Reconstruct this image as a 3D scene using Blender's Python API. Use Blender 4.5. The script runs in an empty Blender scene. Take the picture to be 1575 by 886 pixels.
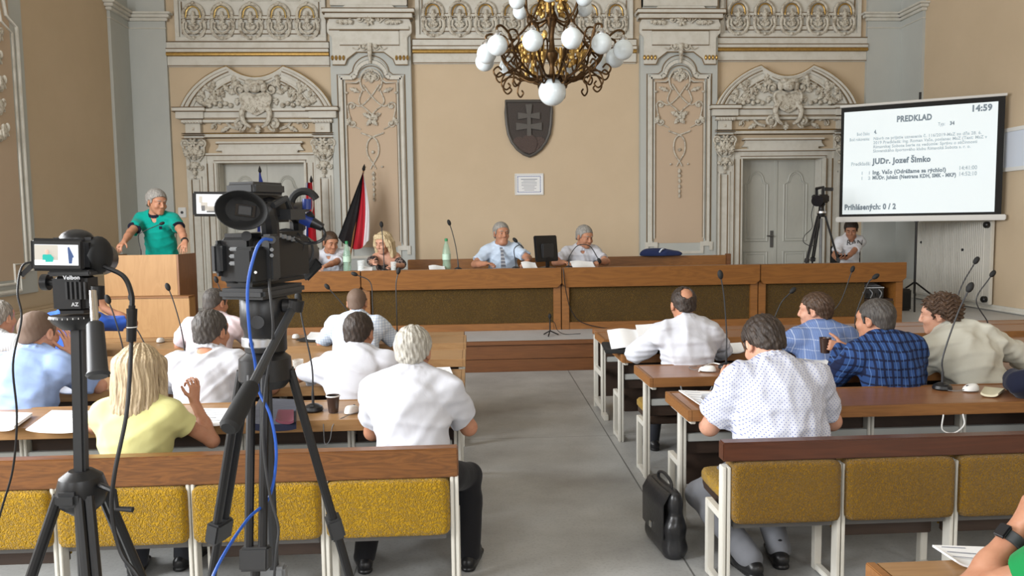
import bpy, bmesh, math, random
import numpy as np
from mathutils import Vector, Matrix, Euler
from math import sin, cos, pi, radians, sqrt, atan2

random.seed(7)
SC = bpy.context.scene
COL = SC.collection

# ------------------------------------------------------------------ camera
FPX, IW, IH, EYE = 1168.0, 1575.0, 886.0, 1.745
YAW, PITCH, ROLL = radians(3.05), radians(4.56), radians(-0.75)
cam_data = bpy.data.cameras.new('camera')
cam = bpy.data.objects.new('camera', cam_data)
COL.objects.link(cam)
cam_data.sensor_width = 36.0
cam_data.lens = 36.0 * FPX / IW
cam_data.clip_start = 0.05
CR = Matrix.Rotation(-YAW, 3, 'Z') @ Matrix.Rotation(pi / 2 - PITCH, 3, 'X') @ Matrix.Rotation(ROLL, 3, 'Z')
cam.matrix_world = Matrix.Translation((0, 0, EYE)) @ CR.to_4x4()
SC.camera = cam

def ray(x, y):
    return CR @ Vector(((x - IW / 2) / FPX, -(y - IH / 2) / FPX, -1.0))
def atY(x, y, Y):
    d = ray(x, y); return Vector((0, 0, EYE)) + d * (Y / d.y)
def atZ(x, y, Z):
    d = ray(x, y); return Vector((0, 0, EYE)) + d * ((Z - EYE) / d.z)
def atX(x, y, X):
    d = ray(x, y); return Vector((0, 0, EYE)) + d * (X / d.x)

# ------------------------------------------------------------------ world, light, exposure
SC.view_settings.view_transform = 'Standard'
SC.view_settings.look = 'None'
SC.view_settings.gamma = 1.0
SC.view_settings.use_curve_mapping = False
SC.view_settings.exposure = 0.0
world = bpy.data.worlds.new('daylight')
SC.world = world
world.use_nodes = True
wbg = world.node_tree.nodes['Background']
wbg.inputs['Color'].default_value = (0.90, 0.95, 1.0, 1)
wbg.inputs['Strength'].default_value = 0.6

def area_light(name, loc, target, sx, sy, energy, col=(1, 1, 1)):
    d = bpy.data.lights.new(name, 'AREA')
    d.shape = 'RECTANGLE'; d.size = sx; d.size_y = sy; d.energy = energy; d.color = col
    o = bpy.data.objects.new(name, d); COL.objects.link(o)
    o.location = loc
    o.rotation_euler = (Vector(target) - Vector(loc)).to_track_quat('-Z', 'Y').to_euler()
    return o
SKYC = (0.96, 0.98, 1.0)
# daylight through the tall windows of the left wall and of the rear wall
for wy, we in ((0.6, 560), (3.4, 430), (6.2, 260)):
    area_light('window_light', (-5.85, wy, 3.3), (2.2, wy + 2.2, 1.2), 1.7, 3.2, we, SKYC)
for wx in (-3.4, 0.9, 5.2):
    area_light('window_light', (wx, -2.9, 3.2), (wx + 0.2, 6.0, 1.0), 2.0, 3.0, 120, SKYC)

XC, XL, XR, YB, ZD, ZCEIL = 1.04, -5.96, 8.04, 14.0, 0.37, 7.4

# ------------------------------------------------------------------ materials
MATS = {}
def mat(name, col, rough=0.55, metal=0.0, spec=0.4, **k):
    if name in MATS: return MATS[name]
    m = bpy.data.materials.new(name); m.use_nodes = True
    nt = m.node_tree; b = nt.nodes['Principled BSDF']
    b.inputs['Base Color'].default_value = (*col, 1)
    b.inputs['Roughness'].default_value = rough
    b.inputs['Metallic'].default_value = metal
    b.inputs['Specular IOR Level'].default_value = spec
    if 'emit' in k:
        b.inputs['Emission Color'].default_value = (*k['emit'][0], 1)
        b.inputs['Emission Strength'].default_value = k['emit'][1]
    if 'trans' in k:
        b.inputs['Transmission Weight'].default_value = k['trans']
        b.inputs['IOR'].default_value = k.get('ior', 1.3)
    if 'sheen' in k: b.inputs['Sheen Weight'].default_value = k['sheen']
    if 'sss' in k:
        b.inputs['Subsurface Weight'].default_value = k['sss']
        b.inputs['Subsurface Radius'].default_value = (0.012, 0.005, 0.003)
    N = nt.nodes.new; L = nt.links.new
    tc = N('ShaderNodeTexCoord')
    def mapped(scale):
        mp = N('ShaderNodeMapping'); mp.inputs['Scale'].default_value = scale
        L(tc.outputs['Object'], mp.inputs['Vector']); return mp
    if 'var' in k:       # (scale vec, amount, second colour)
        sc, c2, lo, hi = k['var']
        n = N('ShaderNodeTexNoise'); n.inputs['Scale'].default_value = 1.0; n.inputs['Detail'].default_value = 6
        n.inputs['Roughness'].default_value = 0.65
        L(mapped(sc).outputs[0], n.inputs['Vector'])
        r = N('ShaderNodeMapRange'); r.inputs['From Min'].default_value = lo; r.inputs['From Max'].default_value = hi
        L(n.outputs['Fac'], r.inputs['Value'])
        mx = N('ShaderNodeMix'); mx.data_type = 'RGBA'
        mx.inputs[6].default_value = (*col, 1); mx.inputs[7].default_value = (*c2, 1)
        L(r.outputs[0], mx.inputs[0]); L(mx.outputs[2], b.inputs['Base Color'])
    if 'bump' in k:      # (scale vec, strength, distance)
        sc, st, dist = k['bump']
        n = N('ShaderNodeTexNoise'); n.inputs['Scale'].default_value = 1.0; n.inputs['Detail'].default_value = 3
        n.inputs['Distortion'].default_value = k.get('distort', 0.0)
        L(mapped(sc).outputs[0], n.inputs['Vector'])
        bp = N('ShaderNodeBump'); bp.inputs['Strength'].default_value = st; bp.inputs['Distance'].default_value = dist
        L(n.outputs['Fac'], bp.inputs['Height']); L(bp.outputs[0], b.inputs['Normal'])
    MATS[name] = m
    return m

def wood(name, c1, c2, grain=(1.2, 16, 16), rough=0.4, ring=2.2):
    m = bpy.data.materials.new(name); m.use_nodes = True; MATS[name] = m
    nt = m.node_tree; b = nt.nodes['Principled BSDF']; N = nt.nodes.new; L = nt.links.new
    b.inputs['Roughness'].default_value = rough
    tc = N('ShaderNodeTexCoord'); mp = N('ShaderNodeMapping'); mp.inputs['Scale'].default_value = grain
    L(tc.outputs['Object'], mp.inputs['Vector'])
    n1 = N('ShaderNodeTexNoise'); n1.inputs['Scale'].default_value = 1.3; n1.inputs['Detail'].default_value = 5
    n1.inputs['Distortion'].default_value = 0.8
    L(mp.outputs[0], n1.inputs['Vector'])
    mu = N('ShaderNodeMath'); mu.operation = 'MULTIPLY'; mu.inputs[1].default_value = ring * 6
    L(n1.outputs['Fac'], mu.inputs[0])
    fr = N('ShaderNodeMath'); fr.operation = 'PINGPONG'; fr.inputs[1].default_value = 1.0
    L(mu.outputs[0], fr.inputs[0])
    n2 = N('ShaderNodeTexNoise'); n2.inputs['Scale'].default_value = 6.0; n2.inputs['Detail'].default_value = 4
    L(mp.outputs[0], n2.inputs['Vector'])
    ad = N('ShaderNodeMath'); ad.operation = 'MULTIPLY_ADD'; ad.inputs[1].default_value = 0.5
    L(fr.outputs[0], ad.inputs[0]); 
    m3 = N('ShaderNodeMath'); m3.operation = 'MULTIPLY'; m3.inputs[1].default_value = 0.55
    L(n2.outputs['Fac'], m3.inputs[0]); L(m3.outputs[0], ad.inputs[2])
    cr = N('ShaderNodeMix'); cr.data_type = 'RGBA'
    cr.inputs[6].default_value = (*c1, 1); cr.inputs[7].default_value = (*c2, 1)
    L(ad.outputs[0], cr.inputs[0]); L(cr.outputs[2], b.inputs['Base Color'])
    bp = N('ShaderNodeBump'); bp.inputs['Strength'].default_value = 0.12; bp.inputs['Distance'].default_value = 0.003
    L(n2.outputs['Fac'], bp.inputs['Height']); L(bp.outputs[0], b.inputs['Normal'])
    return m

def plush(name, c1, c2, scale=62):
    """curly cut-pile upholstery: short squiggles in relief"""
    m = bpy.data.materials.new(name); m.use_nodes = True; MATS[name] = m
    nt = m.node_tree; b = nt.nodes['Principled BSDF']; N = nt.nodes.new; L = nt.links.new
    b.inputs['Roughness'].default_value = 0.85; b.inputs['Sheen Weight'].default_value = 0.15
    b.inputs['Specular IOR Level'].default_value = 0.15
    tc = N('ShaderNodeTexCoord')
    n = N('ShaderNodeTexNoise'); n.inputs['Scale'].default_value = scale; n.inputs['Detail'].default_value = 0.5
    n.inputs['Distortion'].default_value = 1.2
    L(tc.outputs['Object'], n.inputs['Vector'])
    mu = N('ShaderNodeMath'); mu.operation = 'MULTIPLY'; mu.inputs[1].default_value = 5.0; L(n.outputs['Fac'], mu.inputs[0])
    pp = N('ShaderNodeMath'); pp.operation = 'PINGPONG'; pp.inputs[1].default_value = 1.0; L(mu.outputs[0], pp.inputs[0])
    n3 = N('ShaderNodeTexNoise'); n3.inputs['Scale'].default_value = 3.5; n3.inputs['Detail'].default_value = 4
    L(tc.outputs['Object'], n3.inputs['Vector'])
    sm = N('ShaderNodeMath'); sm.operation = 'MULTIPLY_ADD'; sm.inputs[1].default_value = 0.4
    L(pp.outputs[0], sm.inputs[0]); 
    m3 = N('ShaderNodeMath'); m3.operation = 'MULTIPLY'; m3.inputs[1].default_value = 0.6; L(n3.outputs['Fac'], m3.inputs[0]); L(m3.outputs[0], sm.inputs[2])
    mx = N('ShaderNodeMix'); mx.data_type = 'RGBA'; mx.inputs[6].default_value = (*c1, 1); mx.inputs[7].default_value = (*c2, 1)
    L(sm.outputs[0], mx.inputs[0]); L(mx.outputs[2], b.inputs['Base Color'])
    bp = N('ShaderNodeBump'); bp.inputs['Strength'].default_value = 0.85; bp.inputs['Distance'].default_value = 0.007
    L(pp.outputs[0], bp.inputs['Height']); L(bp.outputs[0], b.inputs['Normal'])
    return m

def checked(name, base, lines, rough=0.8):
    """woven cloth with stripes; lines = [(axis 0/1/2, period, width, colour, offset)]"""
    m = bpy.data.materials.new(name); m.use_nodes = True; MATS[name] = m
    nt = m.node_tree; b = nt.nodes['Principled BSDF']; N = nt.nodes.new; L = nt.links.new
    b.inputs['Roughness'].default_value = rough; b.inputs['Specular IOR Level'].default_value = 0.2
    tc = N('ShaderNodeTexCoord')
    nz = N('ShaderNodeTexNoise'); nz.inputs['Scale'].default_value = 7.0; L(tc.outputs['Object'], nz.inputs['Vector'])
    vm = N('ShaderNodeVectorMath'); vm.operation = 'SUBTRACT'; vm.inputs[1].default_value = (.5, .5, .5); L(nz.outputs['Color'], vm.inputs[0])
    vs = N('ShaderNodeVectorMath'); vs.operation = 'SCALE'; vs.inputs['Scale'].default_value = 0.025; L(vm.outputs[0], vs.inputs[0])
    va = N('ShaderNodeVectorMath'); va.operation = 'ADD'; L(tc.outputs['Object'], va.inputs[0]); L(vs.outputs[0], va.inputs[1])
    sp = N('ShaderNodeSeparateXYZ'); L(va.outputs[0], sp.inputs[0])
    cur = None
    for ax, per, wd, c, off in lines:
        a = N('ShaderNodeMath'); a.operation = 'ADD'; a.inputs[1].default_value = off + 10 * per; L(sp.outputs[ax], a.inputs[0])
        md = N('ShaderNodeMath'); md.operation = 'FLOORED_MODULO'; md.inputs[1].default_value = per; L(a.outputs[0], md.inputs[0])
        lt = N('ShaderNodeMath'); lt.operation = 'LESS_THAN'; lt.inputs[1].default_value = wd; L(md.outputs[0], lt.inputs[0])
        f = N('ShaderNodeMath'); f.operation = 'MULTIPLY'; f.inputs[1].default_value = c[3] if len(c) > 3 else 0.8; L(lt.outputs[0], f.inputs[0])
        mx = N('ShaderNodeMix'); mx.data_type = 'RGBA'; mx.inputs[7].default_value = (*c[:3], 1); L(f.outputs[0], mx.inputs[0])
        if cur is None: mx.inputs[6].default_value = (*base, 1)
        else: L(cur, mx.inputs[6])
        cur = mx.outputs[2]
    L(cur, b.inputs['Base Color'])
    n2 = N('ShaderNodeTexNoise'); n2.inputs['Scale'].default_value = 260; L(tc.outputs['Object'], n2.inputs['Vector'])
    bp = N('ShaderNodeBump'); bp.inputs['Strength'].default_value = 0.15; bp.inputs['Distance'].default_value = 0.002
    L(n2.outputs['Fac'], bp.inputs['Height']); L(bp.outputs[0], b.inputs['Normal'])
    return m

def dotted(name, base, dot, scale, size):
    m = bpy.data.materials.new(name); m.use_nodes = True; MATS[name] = m
    nt = m.node_tree; b = nt.nodes['Principled BSDF']; N = nt.nodes.new; L = nt.links.new
    b.inputs['Roughness'].default_value = 0.8; b.inputs['Specular IOR Level'].default_value = 0.2
    tc = N('ShaderNodeTexCoord')
    v = N('ShaderNodeTexVoronoi'); v.voronoi_dimensions = '2D'; v.inputs['Scale'].default_value = scale; v.inputs['Randomness'].default_value = 0.12
    mp = N('ShaderNodeMapping'); mp.inputs['Rotation'].default_value = (pi / 2, 0, 0); L(tc.outputs['Object'], mp.inputs['Vector'])
    m2 = N('ShaderNodeMapping'); m2.inputs['Rotation'].default_value = (0, 0, pi / 4); L(mp.outputs[0], m2.inputs['Vector'])
    L(m2.outputs[0], v.inputs['Vector'])
    lt = N('ShaderNodeMath'); lt.operation = 'LESS_THAN'; lt.inputs[1].default_value = size; L(v.outputs['Distance'], lt.inputs[0])
    mx = N('ShaderNodeMix'); mx.data_type = 'RGBA'; mx.inputs[6].default_value = (*base, 1); mx.inputs[7].default_value = (*dot, 1)
    L(lt.outputs[0], mx.inputs[0]); L(mx.outputs[2], b.inputs['Base Color'])
    return m

def blotched(name, cols, scale):
    """printed cloth of irregular patches"""
    m = bpy.data.materials.new(name); m.use_nodes = True; MATS[name] = m
    nt = m.node_tree; b = nt.nodes['Principled BSDF']; N = nt.nodes.new; L = nt.links.new
    b.inputs['Roughness'].default_value = 0.8
    tc = N('ShaderNodeTexCoord'); n = N('ShaderNodeTexNoise'); n.inputs['Scale'].default_value = scale; n.inputs['Detail'].default_value = 1
    L(tc.outputs['Object'], n.inputs['Vector'])
    cr = N('ShaderNodeValToRGB'); cr.color_ramp.interpolation = 'CONSTANT'
    el = cr.color_ramp.elements
    for i, (p, c) in enumerate(cols):
        e = el[i] if i < 2 else el.new(p)
        e.position = p; e.color = (*c, 1)
    L(n.outputs['Fac'], cr.inputs[0]); L(cr.outputs[0], b.inputs['Base Color'])
    return m

def glass_mat(name, col, alpha=0.35, rough=0.05):
    m = bpy.data.materials.new(name); m.use_nodes = True; MATS[name] = m
    b = m.node_tree.nodes['Principled BSDF']
    b.inputs['Base Color'].default_value = (*col, 1); b.inputs['Roughness'].default_value = rough
    b.inputs['Alpha'].default_value = alpha
    return m

TAN = mat('wall_paint_tan', (0.61, 0.49, 0.345), 0.85, spec=0.1, var=((0.8, 0.8, 0.8), (0.565, 0.45, 0.31), 0.35, 0.75), bump=((9, 9, 9), 0.06, 0.01))
TANP = mat('panel_paint_pinkish', (0.55, 0.43, 0.315), 0.85, spec=0.1)
GRAYB = mat('plaster_blue_grey', (0.52, 0.535, 0.505), 0.8, spec=0.15, var=((0.7, 0.7, 0.35), (0.455, 0.475, 0.455), 0.35, 0.7))
STONE = mat('plaster_off_white', (0.64, 0.625, 0.565), 0.75, spec=0.2, var=((5, 5, 5), (0.54, 0.515, 0.445), 0.45, 0.75))
ORN = mat('stucco_ornament', (0.60, 0.57, 0.49), 0.6, spec=0.3, var=((17, 17, 17), (0.19, 0.135, 0.08), 0.47, 0.72))
GOLD = mat('gilding', (0.52, 0.33, 0.10), 0.38, 0.75, var=((20, 20, 20), (0.36, 0.22, 0.07), 0.4, 0.7))
GOLDB = mat('bright_gilding', (0.95, 0.72, 0.30), 0.28, 0.9)
LINEB = mat('brown_line', (0.20, 0.135, 0.07), 0.6)  # thin dark brown lines laid along moulding, panel and cornice edges
DOORP = mat('door_paint', (0.50, 0.50, 0.45), 0.5, var=((3, 3, 1.2), (0.44, 0.44, 0.40), 0.4, 0.7))
CEILM = mat('ceiling_paint', (0.6, 0.57, 0.5), 0.9)
WOODL = wood('oak_veneer_fascia', (0.2661, 0.1089, 0.0237), (0.17, 0.0647, 0.0139), (0.9, 9, 7), 0.42)
WOODP = wood('pale_plywood', (0.4133, 0.2283, 0.0853), (0.3395, 0.1761, 0.0602), (5, 5, 1.0), 0.5)
WOODPD = wood('podium_side_veneer', (0.26, 0.12, 0.05), (0.19, 0.085, 0.035), (5, 5, 1.0), 0.5)
WOODR = wood('riser_boards', (0.1848, 0.0686, 0.0196), (0.1155, 0.0425, 0.0123), (0.8, 9, 9), 0.5)
WOODB = wood('bench_rail_pine', (0.216, 0.0826, 0.0186), (0.0864, 0.0318, 0.0078), (1.6, 14, 14), 0.32, 2.6)
WOODRED = wood('bench_rail_mahogany', (0.0972, 0.0302, 0.013), (0.054, 0.0173, 0.0079), (1.2, 14, 14), 0.3, 1.2)
WOODT = wood('desk_top_left', (0.3444, 0.1988, 0.0861), (0.2497, 0.1312, 0.0523), (1.0, 12, 12), 0.36)
WOODTR = wood('desk_top_right', (0.3045, 0.133, 0.054), (0.1995, 0.0836, 0.0323), (1.0, 12, 12), 0.3)
WOODE = wood('desk_edge', (0.2805, 0.1232, 0.0345), (0.1777, 0.0723, 0.0202), (1.0, 14, 14), 0.5)
WOODD = wood('dark_brown_panel', (0.045, 0.024, 0.014), (0.03, 0.016, 0.01), (1, 8, 8), 0.6)
PLUSH = plush('mustard_plush', (0.386, 0.225, 0.0061), (0.257, 0.139, 0.0043))
PLUSHR = plush('olive_mustard_plush', (0.2495, 0.1297, 0.005), (0.1386, 0.0683, 0.0027), 90)
PLUSHD = plush('brown_plush_front', (0.105, 0.060, 0.013), (0.05, 0.028, 0.007), 40)
STEELW = mat('cream_painted_steel', (0.62, 0.60, 0.54), 0.4, var=((6, 6, 3), (0.52, 0.50, 0.44), 0.5, 0.8))
STEELG = mat('grey_painted_steel', (0.40, 0.41, 0.39), 0.45)
DARKST = mat('dark_grey_steel', (0.10, 0.095, 0.09), 0.5)
BLACK = mat('black_plastic', (0.009, 0.009, 0.010), 0.38)
BLACKM = mat('black_matt_rubber', (0.010, 0.010, 0.010), 0.75)
BLACKG = mat('black_gloss', (0.010, 0.010, 0.012), 0.15)
DGREY = mat('dark_grey_plastic', (0.028, 0.029, 0.031), 0.42)
MGREY = mat('mid_grey_plastic', (0.16, 0.165, 0.17), 0.45)
ALU = mat('aluminium', (0.55, 0.56, 0.58), 0.32, 0.9)
CHROME = mat('chrome', (0.7, 0.7, 0.7), 0.15, 1.0)
WHITEP = mat('white_plastic', (0.72, 0.72, 0.70), 0.4)
PAPER = mat('white_paper', (0.82, 0.83, 0.84), 0.8, spec=0.1)
PAPERB = mat('bluish_paper', (0.66, 0.72, 0.82), 0.8, spec=0.1)
INK = mat('printed_ink', (0.25, 0.27, 0.32), 0.8)
SKIN = mat('skin_light', (0.58, 0.315, 0.215), 0.5, spec=0.35, sss=0.08, var=((22, 22, 22), (0.50, 0.24, 0.16), 0.45, 0.75))
SKINT = mat('skin_tanned', (0.44, 0.215, 0.13), 0.5, spec=0.35, sss=0.08, var=((22, 22, 22), (0.38, 0.165, 0.095), 0.45, 0.75))

# ------------------------------------------------------------------ mesh building
class MB:
    def __init__(s): s.v = []; s.f = []
    def add(s, vs, fs):
        o = len(s.v); s.v += [tuple(v) for v in vs]; s.f += [tuple(i + o for i in f) for f in fs]; return s
    def cbox(s, c, size, R=None):
        c = Vector(c); h = Vector(size) / 2
        vs = []
        for i in range(8):
            d = Vector(((1 if i & 1 else -1) * h.x, (1 if i & 2 else -1) * h.y, (1 if i & 4 else -1) * h.z))
            vs.append(c + (R @ d if R else d))
        return s.add(vs, [(0, 2, 3, 1), (4, 5, 7, 6), (0, 1, 5, 4), (2, 6, 7, 3), (0, 4, 6, 2), (1, 3, 7, 5)])
    def box(s, lo, hi):
        lo, hi = Vector(lo), Vector(hi); return s.cbox((lo + hi) / 2, hi - lo)
    def bar(s, p, q, w, h=None, up=(0, 0, 1)):
        p, q = Vector(p), Vector(q); d = (q - p); L = d.length; d.normalize()
        u = Vector(up)
        if abs(d.dot(u)) > 0.98: u = Vector((0, 1, 0))
        sx = d.cross(u).normalized(); sz = sx.cross(d)
        R = Matrix((sx, d, sz)).transposed()
        return s.cbox((p + q) / 2, (w, L, h or w), R)
    def tube(s, pts, r, n=8, closed=False, cap=True):
        pts = [Vector(p) for p in pts]; m = len(pts)
        rs = r if isinstance(r, (list, tuple)) else [r] * m
        tang = []
        for i in range(m):
            a = pts[(i - 1) % m] if (closed or i > 0) else pts[i]
            b = pts[(i + 1) % m] if (closed or i < m - 1) else pts[i]
            t = b - a
            tang.append(t.normalized() if t.length > 1e-9 else Vector((0, 0, 1)))
        u = tang[0].cross(Vector((0, 0, 1)))
        if u.length < 0.1: u = tang[0].cross(Vector((0, 1, 0)))
        u.normalize(); vs = []
        for i in range(m):
            t = tang[i]; u = (u - t * u.dot(t))
            if u.length < 1e-6: u = t.orthogonal()
            u.normalize(); w = t.cross(u)
            for k in range(n):
                a = 2 * pi * k / n
                vs.append(pts[i] + (u * cos(a) + w * sin(a)) * rs[i])
        fs = []
        for i in range(m if closed else m - 1):
            j = (i + 1) % m
            for k in range(n):
                l = (k + 1) % n
                fs.append((i * n + k, i * n + l, j * n + l, j * n + k))
        if cap and not closed:
            fs.append(tuple(range(n - 1, -1, -1))); fs.append(tuple((m - 1) * n + k for k in range(n)))
        return s.add(vs, fs)
    def lathe(s, prof, c=(0, 0, 0), n=24, R=None):
        c = Vector(c); vs = []; fs = []; m = len(prof)
        for r, z in prof:
            for k in range(n):
                a = 2 * pi * k / n; d = Vector((r * cos(a), r * sin(a), z)); vs.append(c + (R @ d if R else d))
        for i in range(m - 1):
            for k in range(n):
                l = (k + 1) % n; fs.append((i * n + k, i * n + l, (i + 1) * n + l, (i + 1) * n + k))
        fs.append(tuple(range(n - 1, -1, -1))); fs.append(tuple((m - 1) * n + k for k in range(n)))
        return s.add(vs, fs)
    def ell(s, c, r, R=None, nu=14, nv=9):
        c = Vector(c); r = (r, r, r) if not isinstance(r, (list, tuple)) else r; vs = []; fs = []
        vs.append((0, 0, -r[2]))
        for j in range(1, nv):
            th = -pi / 2 + pi * j / nv
            for i in range(nu):
                a = 2 * pi * i / nu; vs.append((r[0] * cos(th) * cos(a), r[1] * cos(th) * sin(a), r[2] * sin(th)))
        vs.append((0, 0, r[2])); top = len(vs) - 1
        for i in range(nu):
            l = (i + 1) % nu
            fs.append((0, 1 + l, 1 + i)); fs.append((top, 1 + (nv - 2) * nu + i, 1 + (nv - 2) * nu + l))
            for j in range(nv - 2):
                fs.append((1 + j * nu + i, 1 + j * nu + l, 1 + (j + 1) * nu + l, 1 + (j + 1) * nu + i))
        return s.add([c + (R @ Vector(v) if R else Vector(v)) for v in vs], fs)
    def prism(s, poly, y0, y1):
        """outline in the x-z plane, extruded from y0 (front) to y1"""
        n = len(poly)
        vs = [(x, y0, z) for x, z in poly] + [(x, y1, z) for x, z in poly]
        ar = sum(poly[i][0] * poly[(i + 1) % n][1] - poly[(i + 1) % n][0] * poly[i][1] for i in range(n))
        fs = [tuple(range(n)), tuple(range(2 * n - 1, n - 1, -1))] + [(i, i + n, (i + 1) % n + n, (i + 1) % n) for i in range(n)]
        if ar < 0: fs = [tuple(reversed(f)) for f in fs]
        return s.add(vs, fs)
    def vprism(s, poly, z0, z1):
        """outline in the x-y plane, extruded upwards"""
        n = len(poly)
        ar = sum(poly[i][0] * poly[(i + 1) % n][1] - poly[(i + 1) % n][0] * poly[i][1] for i in range(n))
        if ar < 0: poly = poly[::-1]
        vs = [(x, y, z0) for x, y in poly] + [(x, y, z1) for x, y in poly]
        return s.add(vs, [tuple(range(n - 1, -1, -1)), tuple(range(n, 2 * n))] + [(i, (i + 1) % n, (i + 1) % n + n, i + n) for i in range(n)])
    def grid(s, fn, nu, nv, thick=None):
        """surface from fn(u, v); with thick a second skin is offset along that vector and the rim closed"""
        P = [[Vector(fn(i / nu, j / nv)) for i in range(nu + 1)] for j in range(nv + 1)]
        vs = [p for row in P for p in row]; w = nu + 1
        fs = [(j * w + i, j * w + i + 1, (j + 1) * w + i + 1, (j + 1) * w + i) for j in range(nv) for i in range(nu)]
        if thick:
            t = Vector(thick); o = len(vs); vs = vs + [p + t for p in vs]
            fs2 = [tuple(o + k for k in reversed(f)) for f in fs]
            rim = [i for i in range(w)] + [j * w + nu for j in range(1, nv + 1)] + [nv * w + i for i in range(nu - 1, -1, -1)] + [j * w for j in range(nv - 1, 0, -1)]
            m = len(rim)
            fs = fs + fs2 + [(rim[(k + 1) % m], rim[k], rim[k] + o, rim[(k + 1) % m] + o) for k in range(m)]
        return s.add(vs, fs)
    def puff(s, lo, hi, n=7.0, res=(12, 5, 8)):
        """upholstered block: a rounded, slightly bulging box"""
        lo, hi = Vector(lo), Vector(hi); c = (lo + hi) / 2; h = (hi - lo) / 2
        for ax in range(3):
            for sg in (-1, 1):
                a, b = [(1, 2), (2, 0), (0, 1)][ax]; o = len(s.v); na, nb = res[a], res[b]
                for j in range(nb + 1):
                    for i in range(na + 1):
                        p = [0, 0, 0]; p[ax] = sg; p[a] = sin((2 * i / na - 1) * pi / 2) * .5 + (2 * i / na - 1) * .5; p[b] = sin((2 * j / nb - 1) * pi / 2) * .5 + (2 * j / nb - 1) * .5
                        q = (abs(p[0]) ** n + abs(p[1]) ** n + abs(p[2]) ** n) ** (1 / n)
                        s.v.append((c.x + h.x * p[0] / q, c.y + h.y * p[1] / q, c.z + h.z * p[2] / q))
                for j in range(nb):
                    for i in range(na):
                        f = (o + j * (na + 1) + i, o + j * (na + 1) + i + 1, o + (j + 1) * (na + 1) + i + 1, o + (j + 1) * (na + 1) + i)
                        s.f.append(f if sg > 0 else f[::-1])
        return s
    def mirror_x(s, xc=0.0):
        o = len(s.v); s.v += [(2 * xc - x, y, z) for x, y, z in s.v]
        s.f += [tuple(i + o for i in reversed(f)) for f in s.f]; return s

def link(name, me, m, parent=None, loc=None):
    o = bpy.data.objects.new(name, me); COL.objects.link(o)
    if m is not None:
        for q in (m if isinstance(m, (list, tuple)) else [m]): me.materials.append(q)
    if loc is not None: o.location = loc
    if parent is not None: o.parent = parent
    return o

def build(name, mb, m, parent=None, bevel=0, seg=2, smooth=35, loc=None, weld=False):
    """one mesh object; verts are in the parent's space"""
    me = bpy.data.meshes.new(name)
    v = mb.v
    if loc is not None: v = [(x - loc[0], y - loc[1], z - loc[2]) for x, y, z in v]
    me.from_pydata(v, [], mb.f)
    bm = bmesh.new(); bm.from_mesh(me)
    if weld: bmesh.ops.remove_doubles(bm, verts=bm.verts, dist=1e-5)
    bmesh.ops.recalc_face_normals(bm, faces=bm.faces)
    if bevel:
        es = [e for e in bm.edges if len(e.link_faces) == 2 and e.calc_face_angle(0) > 0.6]
        bmesh.ops.bevel(bm, geom=es, offset=bevel, segments=seg, affect='EDGES', clamp_overlap=True)
    bm.to_mesh(me); bm.free()
    if smooth:
        me.shade_smooth(); me.set_sharp_from_angle(angle=radians(smooth))
    return link(name, me, m, parent, loc)

def tag(o, label, cat, group=None, kind=None):
    o['label'] = label; o['category'] = cat
    if group: o['group'] = group
    if kind: o['kind'] = kind
    return o
def thing(name, label, cat, loc=(0, 0, 0), rz=0.0, group=None, kind=None):
    o = bpy.data.objects.new(name, None); COL.objects.link(o); o.empty_display_size = 0.1
    o.location = loc; o.rotation_euler = (0, 0, rz)
    return tag(o, label, cat, group, kind)
def struct(name, mb, m, label, cat, bevel=0, smooth=35):
    return tag(build(name, mb, m, None, bevel, smooth=smooth), label, cat, kind='structure')
def dup(root, loc, rz=None, label=None, group=None):
    r = root.copy(); COL.objects.link(r); r.location = loc
    if rz is not None: r.rotation_euler = (0, 0, rz)
    if label: r['label'] = label
    if group: r['group'] = group
    for ch in list(root.children):
        c = ch.copy(); COL.objects.link(c); c.parent = r
        for g in list(ch.children):
            d = g.copy(); COL.objects.link(d); d.parent = c
    return r
def text_mesh(body, size, depth=0.0, bold=0.0):
    """outline of a line of lettering as a flat mesh in the x-y plane, centred at its left baseline"""
    cu = bpy.data.curves.new('lettering', 'FONT'); cu.body = body; cu.size = size; cu.extrude = depth; cu.offset = bold; cu.space_character = 1.0 + bold / size * 1.6; cu.resolution_u = 3
    o = bpy.data.objects.new('lettering', cu); COL.objects.link(o)
    dg = bpy.context.evaluated_depsgraph_get()
    me = bpy.data.meshes.new_from_object(o.evaluated_get(dg))
    bpy.data.objects.remove(o); bpy.data.curves.remove(cu)
    return me
def spline(pts, n=8):
    """Catmull-Rom through points"""
    P = [Vector(p) for p in pts]; P = [P[0] * 2 - P[1]] + P + [P[-1] * 2 - P[-2]]
    out = []
    for i in range(1, len(P) - 2):
        a, b, c, d = P[i - 1:i + 3]
        for k in range(n):
            t = k / n
            out.append(0.5 * ((2 * b) + (c - a) * t + (2 * a - 5 * b + 4 * c - d) * t * t + (3 * b - a - 3 * c + d) * t ** 3))
    out.append(P[-2]); return out
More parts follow.
